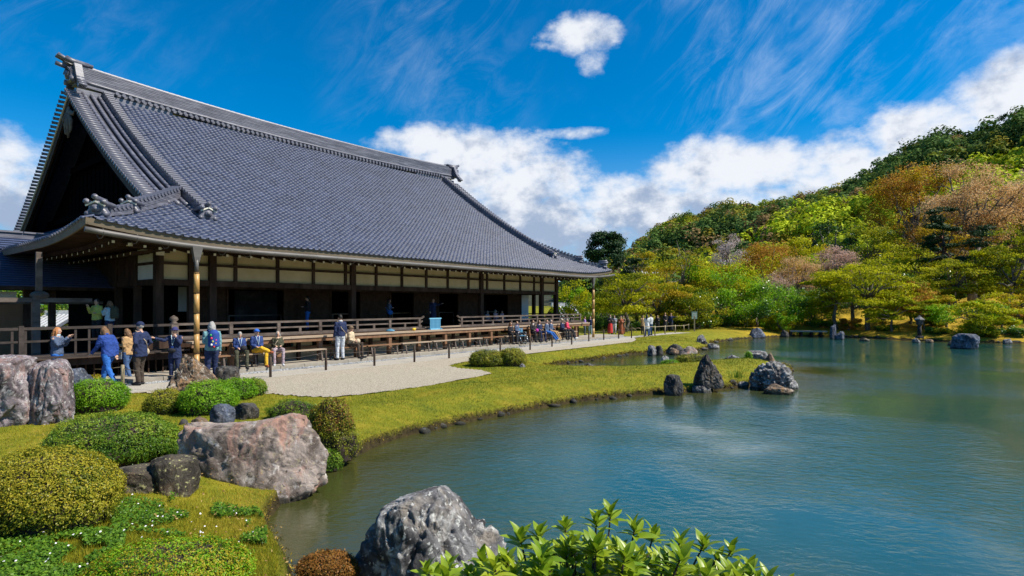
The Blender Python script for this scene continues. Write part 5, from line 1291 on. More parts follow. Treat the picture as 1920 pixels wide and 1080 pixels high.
T('bright lime green tree left of the pale cherry', 1355, 622, 60, 490, 150, 'lf_lime', 9, leaves=11000, L=.22, mt2='lf_yellow', cbase=.2)
T('pale bare blossoming cherry above the lime green tree', 1368, 622, 82, 438, 70, 'lf_white', 10, style='sparse', leaves=3200, L=.22, trunk='branchpink', cbase=.4, name='cherry_tree')
T('glossy dark green camellia tree over the path', 1300, 622, 55, 545, 120, 'lf_green', 11, leaves=9000, L=.2, cbase=.08, mt2='lf_olive')
T('glossy dark green camellia tree by the far shore', 1418, 626, 56, 530, 150, 'lf_green', 12, leaves=13000, L=.2, cbase=.1, mt2='lf_lime')
T('orange gold maple between the pale cherry and the pink cherry', 1437, 622, 76, 460, 130, 'lf_gold', 13, style='round', leaves=9000, L=.25, mt2='lf_orange', cbase=.3)
T('dusky pink cherry leaning over the shore', 1492, 624, 66, 480, 80, 'lf_peach', 14, style='sparse', leaves=4200, L=.18, trunk='branchpink', cbase=.3, name='cherry_tree')
T('bare pinkish tree spreading between the two dark green trees', 1455, 624, 60, 508, 70, 'lf_pink', 15, style='sparse', leaves=1500, L=.16, trunk='branchpink', cbase=.35, name='cherry_tree')
T('pink cherry with upswept branches left of the yellow maples', 1572, 622, 68, 462, 80, 'lf_pink', 16, style='sparse', leaves=4200, L=.18, trunk='branchpink', cbase=.45, name='cherry_tree')
T('dark shaded tree behind the far shore rocks', 1520, 622, 62, 540, 120, 'lf_green', 17, leaves=8000, cbase=.1)
T('slender yellow green maple, left trunk of three at the shore', 1570, 626, 54, 505, 100, 'lf_yellow', 18, style='flat', leaves=6500, cbase=.40, clumps=30, lean=-.3)
T('slender yellow green maple, middle trunk of three at the shore', 1600, 624, 55, 492, 110, 'lf_olive', 19, style='flat', leaves=7500, mt2='lf_yellow', cbase=.40, clumps=34)
T('forked grey trunked yellow maple, right trunk of three at the shore', 1627, 630, 52, 485, 150, 'lf_yellow', 20, style='flat', leaves=11000, cbase=.38, clumps=44, tfork=3)
T('rounded olive shrub tree with rusty tips on the moss bank', 1705, 628, 52, 528, 90, 'lf_olive', 21, leaves=8000, L=.18, cbase=.15, mt2='lf_orange')
T('low spreading lime maple above the large blue boulder', 1822, 632, 46, 560, 130, 'lf_lime', 22, style='flat', leaves=8000, L=.16, cbase=.35, mt2='lf_yellow', clumps=30)
T('small bright shrub between the rounded tree and the three trunks', 1655, 628, 54, 580, 50, 'lf_lime', 23, leaves=2500, cbase=.1, L=.16, name='shrub', cat='shrub')
T('yellow maple hanging over the moss bank from the right edge', 1905, 600, 50, 545, 120, 'lf_yellow', 24, style='flat', leaves=7000, cbase=.3, mt2='lf_gold')
T('bright yellow maple with low boughs right of the forked grey trunk', 1672, 628, 50, 548, 84, 'lf_yellow', 71, style='flat', leaves=6000, L=.17, cbase=.25, clumps=26)
T('golden low maple between the stone lantern and the large blue boulder', 1775, 626, 49, 552, 84, 'lf_gold', 72, style='flat', leaves=5500, L=.17, cbase=.3, clumps=24, mt2='lf_yellow')
T('lime green maple with drooping boughs at the right edge of the shore', 1880, 634, 47, 572, 90, 'lf_lime', 73, style='flat', leaves=6000, L=.16, cbase=.2, clumps=26, mt2='lf_yellow')
T('lime green maple filling the gap under the pink shore cherry', 1525, 624, 56, 555, 80, 'lf_lime', 74, leaves=6000, L=.18, cbase=.1, mt2='lf_yellow')
T('yellow green shrub overhanging the water left of the plank bridge', 1465, 627, 53, 585, 56, 'lf_yellow', 75, leaves=3500, L=.16, cbase=.05, name='shrub', cat='shrub', mt2='lf_lime')
T('mounded golden shrub behind the stone lantern', 1745, 630, 50, 592, 50, 'lf_olive', 76, leaves=3000, L=.15, cbase=.03, name='shrub', cat='shrub')
T('low yellow shrub behind the large blue boulder', 1830, 634, 45, 604, 56, 'lf_yellow', 77, leaves=3000, L=.15, cbase=.03, name='shrub', cat='shrub', mt2='lf_olive')
T('rusty leaved shrub on the moss bank at the right edge', 1908, 628, 50, 590, 50, 'lf_orange', 78, leaves=3000, L=.15, cbase=.05, name='shrub', cat='shrub', mt2='lf_olive')
# second rank
T('dark green conifer behind the yellow maples', 1640, 600, 76, 420, 120, 'lf_green', 25, style='tall', leaves=9000, L=.28, mt2='lf_olive', cbase=.1)
T('blue green tree in the gap left of the dark conifer', 1560, 600, 92, 405, 90, 'lf_pine', 26, leaves=8000, L=.34, mt2='lf_green', cbase=.2)
T('broad olive maple in the second rank of the right bank', 1690, 600, 66, 455, 170, 'lf_olive', 27, style='flat', leaves=12000, L=.24, mt2='lf_yellow', cbase=.2, clumps=56)
T('tall golden brown tree rising left of the pink cherry', 1716, 590, 88, 298, 150, 'lf_gold', 28, style='round', leaves=16000, L=.34, cbase=.35, mt2='lf_orange', clumps=60)
T('large pink blossoming cherry towering over the right bank', 1822, 590, 72, 298, 160, 'lf_peach', 29, style='sparse', leaves=16000, L=.27, trunk='trunk', cbase=.35, clumps=90, name='cherry_tree')
T('golden young leaved tree in front of the tall cherry', 1752, 590, 70, 400, 120, 'lf_orange', 30, style='sparse', leaves=8000, L=.22, cbase=.3, mt2='lf_gold', clumps=50)
T('dark red trunked pine in front of the cherry', 1768, 590, 62, 388, 76, 'lf_pine', 31, style='pine', leaves=9000, L=.24, trunk='trunkred', cbase=.45, name='pine_tree')
T('ragged dark pine right of the red trunked pine', 1836, 600, 60, 420, 96, 'lf_pine', 32, style='pine', leaves=7500, L=.22, cbase=.3, name='pine_tree')
T('yellow maple left of the ragged dark pine', 1790, 600, 58, 480, 110, 'lf_yellow', 33, style='flat', leaves=8000, mt2='lf_olive', cbase=.3)
T('large yellow maple at the right edge', 1900, 600, 56, 425, 150, 'lf_yellow', 34, style='flat', leaves=15000, L=.22, mt2='lf_olive', cbase=.2, clumps=60)
T('golden orange tree above the yellow maple at the right edge', 1915, 600, 80, 330, 150, 'lf_gold', 35, style='round', leaves=12000, L=.3, mt2='lf_yellow', cbase=.3)
T('dusky pink cherry branches at the right edge of the hillside', 1945, 600, 76, 300, 110, 'lf_pink', 36, style='sparse', leaves=6000, L=.22, cbase=.5, name='cherry_tree')
T('olive tree in shade behind the shrub tree on the moss bank', 1742, 600, 60, 500, 110, 'lf_green', 37, leaves=9000, mt2='lf_olive', cbase=.1)
T('shaded evergreen behind the three trunks', 1610, 610, 64, 520, 130, 'lf_green', 38, leaves=9000, cbase=.05)
T('shaded evergreen behind the glossy camellias', 1365, 610, 68, 530, 170, 'lf_green', 39, leaves=9000, L=.26, cbase=.05)
T('shaded evergreen closing the garden behind the path', 1240, 610, 70, 520, 170, 'lf_green', 40, leaves=9000, L=.26, cbase=.05, mt2='lf_pine')
T('yellow green tree half hidden behind the golden maple', 1215, 610, 80, 470, 80, 'lf_yellow', 41, leaves=6000, L=.26, cbase=.2)
T('small pine like tree with bent trunk on the moss bank', 1735, 622, 49, 560, 60, 'lf_olive', 42, style='flat', leaves=3000, L=.15, cbase=.4, clumps=14, lean=-.8)
T('golden tree between the orange gold maple and the blue green tree', 1500, 610, 84, 440, 100, 'lf_gold', 43, leaves=7000, L=.28, mt2='lf_yellow', cbase=.2)
T('bright yellow green tree below the hillside, left of the blue green tree', 1535, 610, 78, 470, 90, 'lf_yellow', 44, leaves=7000, L=.26, cbase=.2, mt2='lf_lime')
# low plants along the far bank
lows = [(1120, 624, 55, 598, 60), (1165, 625, 54, 606, 50), (1210, 625, 55, 604, 60), (1255, 622, 56, 595, 60), (1285, 622, 57, 600, 60), (1330, 624, 56, 590, 50), (1365, 624, 56, 588, 60), (1400, 626, 56, 598, 40), (1450, 624, 57, 590, 70), (1450, 628, 54, 604, 46),
        (1535, 624, 56, 600, 56), (1592, 630, 53, 598, 40), (1560, 622, 57, 606, 44), (1665, 632, 51, 612, 40), (1480, 622, 59, 600, 60), (1850, 636, 45, 612, 46), (1890, 638, 45, 616, 60), (1760, 634, 47, 616, 40)]
lbl = ['dark green ferny bush under the hall corner trees', 'low green bush right of the hall corner', 'low bush behind the couples on the path', 'dark bush behind the two people at the garden edge', 'low bush left of the green sign board', 'low green bush right of the green sign board',
       'broad low bush under the lime green tree', 'small bush behind the dark triangular rock', 'leafy young bush behind the small shore rock', 'feathery light green shrub at the shore between the two dark rocks', 'dark low bush under the pink cherry shade', 'orange tipped low shrub at the foot of the three trunks',
       'low dark bush left of the standing blue rocks', 'low mossy bush right of the forked trunk', 'dark undergrowth bush behind the shore', 'dark low bush right of the large blue boulder', 'dark low bush on the right shore edge', 'small dark bush right of the stone lantern']
for i, ((px, pyb, Y, pyt, w), lb) in enumerate(zip(lows, lbl)):
    T(lb, px, pyb, Y, pyt, w, 'lf_orange' if i == 11 else ('lf_lime' if i in (5, 8, 9) else 'lf_green'), 100+i, leaves=2600, L=.17, cbase=.02, name='shrub', cat='shrub', clumps=22, mt2='lf_olive' if i % 2 else None)
# trees seen through the left veranda and beyond the annex
T('sunlit green tree seen through the gap under the left eaves', 60, 600, 62, 500, 150, 'lf_lime', 60, leaves=6000, L=.3, cbase=.1, zg=-.2, mt2='lf_green')
T('pale green tree seen left of the gap under the eaves', -30, 600, 66, 500, 170, 'lf_olive', 61, leaves=5000, L=.3, cbase=.1, zg=-.2)
T('green tree behind the hall seen through its veranda', 130, 600, 70, 500, 150, 'lf_lime', 62, leaves=5000, L=.3, cbase=.1, zg=-.2)

# ------------------------------------------------------------------ wooded mountain
prof_px = [(900, 500), (1000, 505), (1100, 500), (1170, 476), (1195, 452), (1215, 434), (1260, 410), (1310, 394), (1370, 380), (1420, 380), (1480, 370), (1540, 356), (1580, 346), (1640, 308), (1700, 272), (1750, 247), (1790, 242), (1830, 243), (1870, 226), (1920, 200), (2000, 170), (2150, 150), (2400, 180), (3200, 260)]
paz = np.array([math.atan2(p-960, FPX) for p, _ in prof_px]); pel = np.array([(YH-q)/math.hypot(FPX, p-960) for p, q in prof_px])
def ridge_dist(a): return 330 - 90*np.clip((a-.2)/.6, 0, 1.2)
def hill_z(a, d):
    el_ = np.interp(a, paz, pel); Rd = ridge_dist(a); t = np.clip((d-96)/(Rd-96), 0, 1); back = np.clip((d-Rd)/220, 0, 1)
    Zr = np.maximum(el_*Rd + HC - 7.0, 0)
    X = d*np.sin(a); Y = d*np.cos(a); nn = (fbm(np.c_[np.ravel(X)/38, np.ravel(Y)/38, np.zeros(np.size(X))], 4).reshape(np.shape(X))-.5)
    fold = (np.abs(fbm(np.c_[np.ravel(X)/70, np.ravel(Y)/70, np.ones(np.size(X))*5], 3).reshape(np.shape(X))-.5)*2)
    s_ = t**1.25*(1-.0*t); return Zr*(s_)*(1-.75*back**1.5) + (nn*26 - fold*14)*np.sin(pi*np.clip(t, 0, 1))*np.clip(Zr/50, 0, 1)
aa = np.linspace(-.02, 1.15, 150); dd_ = np.concatenate([np.linspace(94, 420, 90), np.linspace(430, 620, 12)])
AA, DD = np.meshgrid(aa, dd_); ZZ = hill_z(AA, DD) - .8
ii = np.arange(AA.size).reshape(AA.shape); F = np.c_[ii[:-1, :-1].ravel(), ii[:-1, 1:].ravel(), ii[1:, 1:].ravel(), ii[1:, :-1].ravel()]
M['hillsoil'] = mat('forest_floor', [(.015, .022, .008), (.04, .04, .016)], scale=.2, rough=1, bump=0, coord='Position')
link('mountain', fastmesh('mountain', np.c_[(DD*np.sin(AA)).ravel(), (DD*np.cos(AA)).ravel(), ZZ.ravel()], F, smooth=True), M['hillsoil'], kind='structure')
r = np.random.default_rng(99); NT = 5200
ta = r.uniform(.10, .86, NT); td = np.sqrt(r.uniform(98**2, 350**2, NT)); keep = td < ridge_dist(ta)+14; ta, td = ta[keep], td[keep]
tz_ = hill_z(ta, td); keep = (tz_ > .5); ta, td, tz_ = ta[keep], td[keep], tz_[keep]
tp = np.c_[td*np.sin(ta), td*np.cos(ta), tz_-.8]
sp_n = fbm(np.c_[tp[:, :2]/26, np.zeros(len(tp))], 3) + r.normal(0, .10, len(tp))
KIND = np.digitize(sp_n, [.40, .47, .53, .60])
pal = [(.035, .07, .024), (.065, .09, .022), (.11, .08, .045), (.12, .12, .02), (.17, .22, .014)]
pal2 = [(.075, .13, .035), (.15, .18, .025), (.19, .13, .07), (.24, .20, .03), (.30, .36, .02)]
m, n, l = newmat('mountain_trees'); out = n.new('ShaderNodeOutputMaterial'); b = n.new('ShaderNodeBsdfPrincipled'); b.inputs['Roughness'].default_value = .8; b.inputs['Specular IOR Level'].default_value = .1
at = n.new('ShaderNodeAttribute'); at.attribute_name = 'col'; l.new(at.outputs['Color'], b.inputs['Base Color']); trn = n.new('ShaderNodeBsdfTranslucent'); l.new(at.outputs['Color'], trn.inputs['Color'])
mxs = n.new('ShaderNodeMixShader'); mxs.inputs[0].default_value = .22; l.new(b.outputs[0], mxs.inputs[1]); l.new(trn.outputs[0], mxs.inputs[2]); l.new(mxs.outputs[0], out.inputs[0]); M['hilltree'] = m
# each tree: a lumpy crown of leaf clumps
NL = 130; Vs = []; Cs = []
chunk = 400
for c0 in range(0, len(tp), chunk):
    P0 = tp[c0:c0+chunk]; kd = KIND[c0:c0+chunk]; n0 = len(P0); cr = r.uniform(2.2, 4.6, n0); chh = cr*r.uniform(.8, 1.35, n0)
    lob = r.normal(size=(n0, 6, 3)); lob[..., 2] = np.abs(lob[..., 2]); lob /= np.linalg.norm(lob, axis=2)[..., None]; lob *= .55
    g_ = r.normal(size=(n0, NL, 3)); g_ /= np.linalg.norm(g_, axis=2)[..., None]; g_[..., 2] = np.abs(g_[..., 2])*1.1-.15; li = r.integers(0, 6, (n0, NL))
    pc = np.take_along_axis(lob, li[..., None].repeat(3, 2), 1) + g_*.52
    pos = P0[:, None, :] + pc*np.stack([cr, cr, chh], -1)[:, None, :] + np.array([0, 0, 1])*(chh*.75+1.0)[:, None, None]
    nn_ = g_ + [0, 0, .3]
    V, F = leafcards(pos.reshape(-1, 3), nn_.reshape(-1, 3), .98, .80, r, .35)
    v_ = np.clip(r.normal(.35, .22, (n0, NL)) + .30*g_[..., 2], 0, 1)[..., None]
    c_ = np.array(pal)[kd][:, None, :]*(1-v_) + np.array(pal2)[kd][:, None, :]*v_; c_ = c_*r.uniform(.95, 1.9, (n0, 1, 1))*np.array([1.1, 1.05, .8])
    Vs.append(V); Cs.append(np.repeat(c_.reshape(-1, 3), 4, 0))
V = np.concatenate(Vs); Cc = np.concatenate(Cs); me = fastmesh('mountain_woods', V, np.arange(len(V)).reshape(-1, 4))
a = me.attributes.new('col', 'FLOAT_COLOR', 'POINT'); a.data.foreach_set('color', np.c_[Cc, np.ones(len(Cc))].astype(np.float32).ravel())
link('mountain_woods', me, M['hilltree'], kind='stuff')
# woods behind the hall and garden, seen only in gaps and mirrored in the pond
# a few crowns stand proud of the crest and can be told apart
T('round dark tree standing proud on the mountain crest near the right edge', 1878, 0, 262, 205, 34, 'lf_pine', 201, leaves=3500, L=1.0, cbase=.1, zg=float(hill_z(np.array([math.atan2(918, FPX)]), np.array([262*1.3]))[0])-2, name='crest_tree')
T('dark tree on the mountain crest at the right edge of the view', 1914, 0, 255, 188, 26, 'lf_pine', 202, leaves=3000, L=1.0, cbase=.1, zg=float(hill_z(np.array([math.atan2(954, FPX)]), np.array([255*1.3]))[0])-2, name='crest_tree')

# ------------------------------------------------------------------ buildings glimpsed behind the trees
M['roofstripe'] = mat('pale_tile_roof', [(.42, .43, .46), (.6, .6, .62)], scale=3, rough=.5, bump=.1)
M['roofdark'] = flat('dark_tile_roof', (.07, .075, .09), .5)
def house(label, px, Y, pyr, pye, wpx, seed):
    X = (px-960)/FPX*Y; zr, ze = HC+(YH-pyr)/FPX*Y, HC+(YH-pye)/FPX*Y; w = wpx/FPX*Y; h = empty('tiled_house', (X, Y, -.2), radians(12), label=label, cat='house')
    MB().box(-w/2+.4, w/2-.4, 1.0, 6.5, 0, ze).build('wall', M['plaster'], h)
    rf = MB().add([(-w/2, 0, ze), (w/2, 0, ze), (w/2, 3.8, zr), (-w/2, 3.8, zr), (w/2, 7.6, ze), (-w/2, 7.6, ze)], [(0, 1, 2, 3), (3, 2, 4, 5)]).build('roof', M['roofdark'], h)
    mr_ = MB().bar((0, -.05, ze+.09), (0, 3.8, zr+.09), .17, .12).mesh('tile_row'); mr_.materials.append(M['roofstripe'])
    k = int(w/.42)
    for i in range(k): o = link('tile_row', mr_, [], rf); o.location = (-w/2+.2+i*.42, 0, 0)
    MB().box(-w/2, w/2, 3.6, 4.0, zr, zr+.5).build('ridge', M['roofstripe'], rf)
    return h
house('house with pale striped tile roof behind the golden maple', 1222, 84, 500, 545, 70, 1)
house('pale tiled roof end showing above the lime green tree', 1390, 90, 486, 505, 34, 2)
house('low pale tiled roof seen under the far eaves of the hall', 1075, 66, 572, 598, 50, 3)
house('small tiled roof seen through the gap under the left eaves', 78, 58, 588, 610, 60, 4)
house('pale wall and roof glimpsed behind the pink shore cherry', 1462, 72, 572, 590, 60, 5)
# ------------------------------------------------------------------ benches along the hall
def bench(s0, s1, lb, t=.33):
    L = s1-s0; x, y = HW((s0+s1)/2, t); b = empty('bench', (x, y, 0), HROT, label=lb, cat='bench', group='wooden benches along the hall')
    MB().box(-L/2, L/2, -.14, .14, .455, .50).build('seat', M['plank' if len(lb) % 2 else 'woodwarm'], b)
    for q in (-1, 1):
        for w in (-1, 1): MB().bar((q*(L/2-.22), w*.17, 0), (q*(L/2-.22), w*.07, .46), .06, .045).build('leg', M['woodrail'], b)
        MB().bar((q*(L/2-.22), -.12, .2), (q*(L/2-.22), .12, .2), .035, .035).build('stretcher', M['woodrail'], b)
        MB().bar((q*(L/2-.22), 0, .2), (q*(L/2-.75), 0, .45), .03, .03).build('brace', M['woodrail'], b)
    return b
BN = [(372, 430, 'bench behind the person with the blue backpack'), (432, 488, 'bench under the two seated people in navy jackets'), (489, 610, 'long reddish bench under the seated woman in sunglasses'), (614, 684, 'bench behind the standing man in the navy vest'),
      (686, 749, 'bench just right of the person in the tan coat'), (751, 807, 'empty bench below the blue box, left of three'), (809, 857, 'empty bench, middle of three left of the wheelchair'), (859, 902, 'empty bench nearest the twin round bushes'), (904, 942, 'bench end left of the wheelchair'),
      (946, 984, 'bench behind the wheelchair'), (990, 1020, 'bench under the two seated women with bags'), (1022, 1052, 'bench under the person with outstretched legs'), (1054, 1080, 'last bench near the far bamboo downpipe')]
for a, b_, lb in BN: bench(S(a, .33)+.02, S(b_, .33)-.02, lb)

# stakes and rope
def stake(px, pyb, hpx, lb, z=-.13, mt='stake', grp='low rope stakes along the path', r_=.045):
    x, y = G(px, pyb, z); h = hpx/FPX*y; s = empty('stake', (x, y, z), label=lb, cat='stake', group=grp)
    MB().tube([(0, 0, -.1), (0, 0, h-.01), (0, 0, h)], [r_, r_*.95, r_*.8], 9).build('post', M[mt], s)
    return (x, y, z+h)
SK = [(507, 707, 38, 'rope stake in the gravel nearest the seated woman in sunglasses'), (611, 694, 38, 'rope stake left of the standing man in the navy vest'), (702, 686, 33, 'rope stake right of the person in the tan coat'), (777, 679, 31, 'rope stake below the blue box, left one'),
      (842, 672, 27, 'rope stake directly left of the twin round bushes'), (938, 664, 22, 'rope stake standing right behind the twin round bushes'), (994, 656, 24, 'rope stake right of the twin round bushes'), (1035, 650, 22, 'rope stake in front of the person with outstretched legs'), (1072, 646, 22, 'rope stake just left of the far bamboo downpipe'),
      (1104, 640, 20, 'rope stake at the foot of the far bamboo downpipe'), (1132, 637, 19, 'rope stake right of the far bamboo downpipe'), (1160, 635, 18, 'rope stake in front of the couple in brown'), (1184, 634, 19, 'rope stake at the tip of the gravel path')]
tops = [stake(*k) for k in SK]
pairs = list(zip(tops[:-1], tops[1:]))
mb = MB()
for a, b_ in pairs:
    a = Vector(a)-Vector((0, 0, .10)); b_ = Vector(b_)-Vector((0, 0, .10)); m_ = (a+b_)/2-Vector((0, 0, .05)); mb.tube([a, m_, b_], .006, 4)
mb.build('rope', M['woodrail'], label='thin rope strung between the low stakes along the gravel', cat='rope')
NS = [(161, 712, 26, 'pale cut stake at the left behind the low blue slab'), (230, 728, 44, 'pale cut stake in front of the walker in the tan jacket')]
t2 = [stake(a, b_, c, lb, mt='bambooold', grp='pale stakes by the walkers', r_=.05) for a, b_, c, lb in NS]
x_, y_ = G(345, 735); t2.append((x_, y_, .35)); mb = MB()
for a, b_ in zip(t2[:-1], t2[1:]): a = Vector(a)-Vector((0, 0, .1)); b_ = Vector(b_)-Vector((0, 0, .06)); mb.tube([a, (a+b_)/2-Vector((0, 0, .04)), b_], .008, 4)
mb.build('rope', M['bambooold'], label='pale rope between the cut stakes by the walkers', cat='rope')
# low bamboo rail fence at the end of the path
FP = [(1208, 632, 22), (1228, 629, 18), (1247, 626, 16), (1266, 624, 15), (1282, 622, 13), (1291, 621, 14)]
fx, fy = G(1208, 632); fence = empty('bamboo_fence', (fx, fy, -.13), label='low bamboo rail fence where the gravel path ends in the garden', cat='fence')
pv_ = None
for (px, py, h) in FP:
    x, y = G(px, py); hh = h/FPX*y; MB().tube([(x-fx, y-fy, -.1), (x-fx, y-fy, hh)], .05, 8).build('post', M['bambooold'], fence)
    if pv_: MB().tube([(pv_[0], pv_[1], pv_[2]-.08), (x-fx, y-fy, hh-.08)], .03, 6).build('rail', M['bambooold'], fence)
    pv_ = (x-fx, y-fy, hh)
for i, px in enumerate((1172, 1185, 1196)):
    x, y = G(px, 624); hp = MB().tube([(.42*cos(a), 0, .42*sin(a)) for a in np.linspace(0, pi, 9)], .02, 5).build('hoop_fence', M['bambooold'], label=('bent bamboo hoop edging the garden, left of three', 'bent bamboo hoop edging the garden, middle of three', 'bent bamboo hoop edging the garden, right of three')[i], cat='hoop', group='bamboo hoops at the garden edge'); hp.location = (x, y, -.13)
x, y = G(1191, 620); pr = MB().tube([(0, 0, 0), (-1.35, .3, 1.5)], .05, 7).build('support_pole', M['bambooold'], label='slanting pale bamboo pole propping a tree behind the couples', cat='pole'); pr.location = (x, y, -.1)
# sign board at the path end
M['signgreen'] = mat('sign_board', [(.20, .30, .22), (.42, .50, .42)], scale=6, rough=.6, bump=.05)
x, y = G(1302, 622); sg = empty('sign_board', (x, y, -.13), label='small pale green notice board on a post at the end of the path', cat='sign')
MB().box(-.05, .05, -.04, .04, 0, 1.4).build('post', M['bambooold'], sg); MB().box(-.24, .24, -.03, .03, 1.15, 1.75).box(-.27, .27, -.04, .04, 1.75, 1.80).build('board', M['signgreen'], sg)
MB().box(-.18, .18, -.036, -.031, 1.62, 1.66).box(-.12, .12, -.036, -.031, 1.50, 1.53).box(-.16, .10, -.036, -.031, 1.42, 1.45).box(-.14, .12, -.036, -.031, 1.32, 1.35).build('lettering', M['white'], sg)
# blue box / blue chair back on the threshold
M['blue'] = flat('blue_paint', (.08, .26, .42), .5, .15); M['bluelt'] = flat('light_blue', (.16, .42, .60), .5, .15)
x, y = HW(S(816, 1.0), 1.0); bc = empty('blue_barrier', (x, y, 1.02), HROT, label='light blue slatted barrier standing in the opening of the veranda rail', cat='barrier')
MB().box(-.42, .42, -.03, .03, .54, .60).build('top_rail', M['bluelt'], bc); MB().box(-.36, .36, -.03, .03, .0, .06).build('bottom_rail', M['bluelt'], bc)
slb = MB().box(-.035, .035, -.02, .02, .06, .54).mesh('slat'); slb.materials.append(M['blue'])
for k in range(8): o = link('slat', slb, [], bc); o.location = (-.33+k*.094, 0, 0)
for q in (-1, 1): MB().box(q*.38-.03, q*.38+.03, -.10, .10, -.0, .05).build('foot', M['bluelt'], bc)
M['yellow'] = flat('yellow', (.75, .5, .03), .5); M['redp'] = flat('red', (.5, .04, .03), .5)
x, y = HW(S(776, .8), .8); o = MB().ell((0, 0, .07), (.10, .08, .07)).ell((.07, 0, .10), (.045, .045, .045)).build('yellow_hat', M['yellow'], label='small yellow hat left on the step plank beside the blue barrier', cat='hat'); o.location = (x, y, 1.02)
x, y = HW(S(732, 1.0), 1.0); o = MB().ell((0, 0, .05), (.22, .12, .06)).tube([(-.1, 0, .09), (0, 0, .16), (.1, 0, .09)], .012, 5).build('blue_bag', M['blue'], label='blue bag lying on the step below the veranda rail', cat='bag'); o.location = (x, y, 1.02)
# stone lantern on the right bank
x, y = G(1741, 638, -.5); sl_ = empty('stone_lantern', (x, y+1.0, -.4), label='dark weathered stone lantern on the right shore', cat='stone lantern')
MB().tube([(0, 0, 0), (0, 0, .18), (0, 0, .2)], [.32, .32, .2], 6, smooth=False).build('base', M['rdark'], sl_); MB().tube([(0, 0, .2), (0, 0, 1.05)], [.15, .13], 10).build('shaft', M['rdark'], sl_)
MB().tube([(0, 0, 1.05), (0, 0, 1.18)], [.18, .30], 6, smooth=False).box(-.17, .17, -.17, .17, 1.18, 1.48).build('light_chamber', M['rdark'], sl_)
MB().tube([(0, 0, 1.48), (0, 0, 1.56), (0, 0, 1.74), (0, 0, 1.86)], [.40, .36, .10, .04], 6, smooth=False).build('cap', M['rgrey'], sl_)
# little plank bridge over the inflow on the far shore
x0, y0 = G(1486, 628, -.45); x1, y1 = G(1556, 629, -.45); br = empty('plank_bridge', (x0, y0+.5, -.42), label='low dark plank bridge across the inflow on the far shore', cat='bridge')
MB().bar((0, 0, .3), (x1-x0, y1-y0, .3), .5, .12).build('deck', M['stone'], br)
for q in (.02, .35, .68, .98): MB().box(q*(x1-x0)-.1, q*(x1-x0)+.1, -.15, .15, -.5, .24).build('support', M['wood'], br)

# ------------------------------------------------------------------ people
M['skin'] = flat('skin', (.50, .30, .21), .55, .1, bump=0)
M['black'] = flat('black_cloth', (.012, .012, .015), .85)
M['hair_grey'] = flat('grey_hair', (.30, .29, .28), .7, .3, 60); M['hair_black'] = flat('black_hair', (.012, .010, .009), .5, .3, 60)
M['hair_brown'] = flat('brown_hair', (.16, .085, .04), .6, .3, 60); M['hair_red'] = flat('reddish_hair', (.42, .17, .06), .6, .3, 60)
def cloth(nm, c, rough=.85):
    k = 'c_'+nm
    if k not in M: M[k] = flat(nm+'_cloth', c, rough, .18, 14, .35)
    return k
CL_ = dict(navy=(.012, .022, .07), navy2=(.02, .045, .16), blue=(.02, .12, .42), royal=(.015, .05, .24), denim=(.05, .10, .22), teal=(.13, .27, .30), tan=(.42, .26, .12), brown=(.05, .035, .025), olive=(.06, .06, .035), mustard=(.62, .36, .02),
           mauve=(.35, .27, .30), grey=(.25, .27, .30), ltgrey=(.48, .50, .53), beige=(.50, .40, .27), black=(.014, .014, .018), white=(.7, .7, .7), yellow=(.45, .45, .10), sky=(.42, .55, .62), pink=(.50, .30, .34), magenta=(.45, .03, .28), red=(.55, .03, .03),
           rose=(.6, .04, .10), rust=(.28, .08, .03), purple=(.22, .14, .40), capblue=(.02, .12, .5), slate=(.07, .10, .17), hat=(.04, .04, .14), green=(.05, .4, .12), coat=(.16, .11, .07))
def cm_(n_): return M[cloth(n_, CL_[n_])]
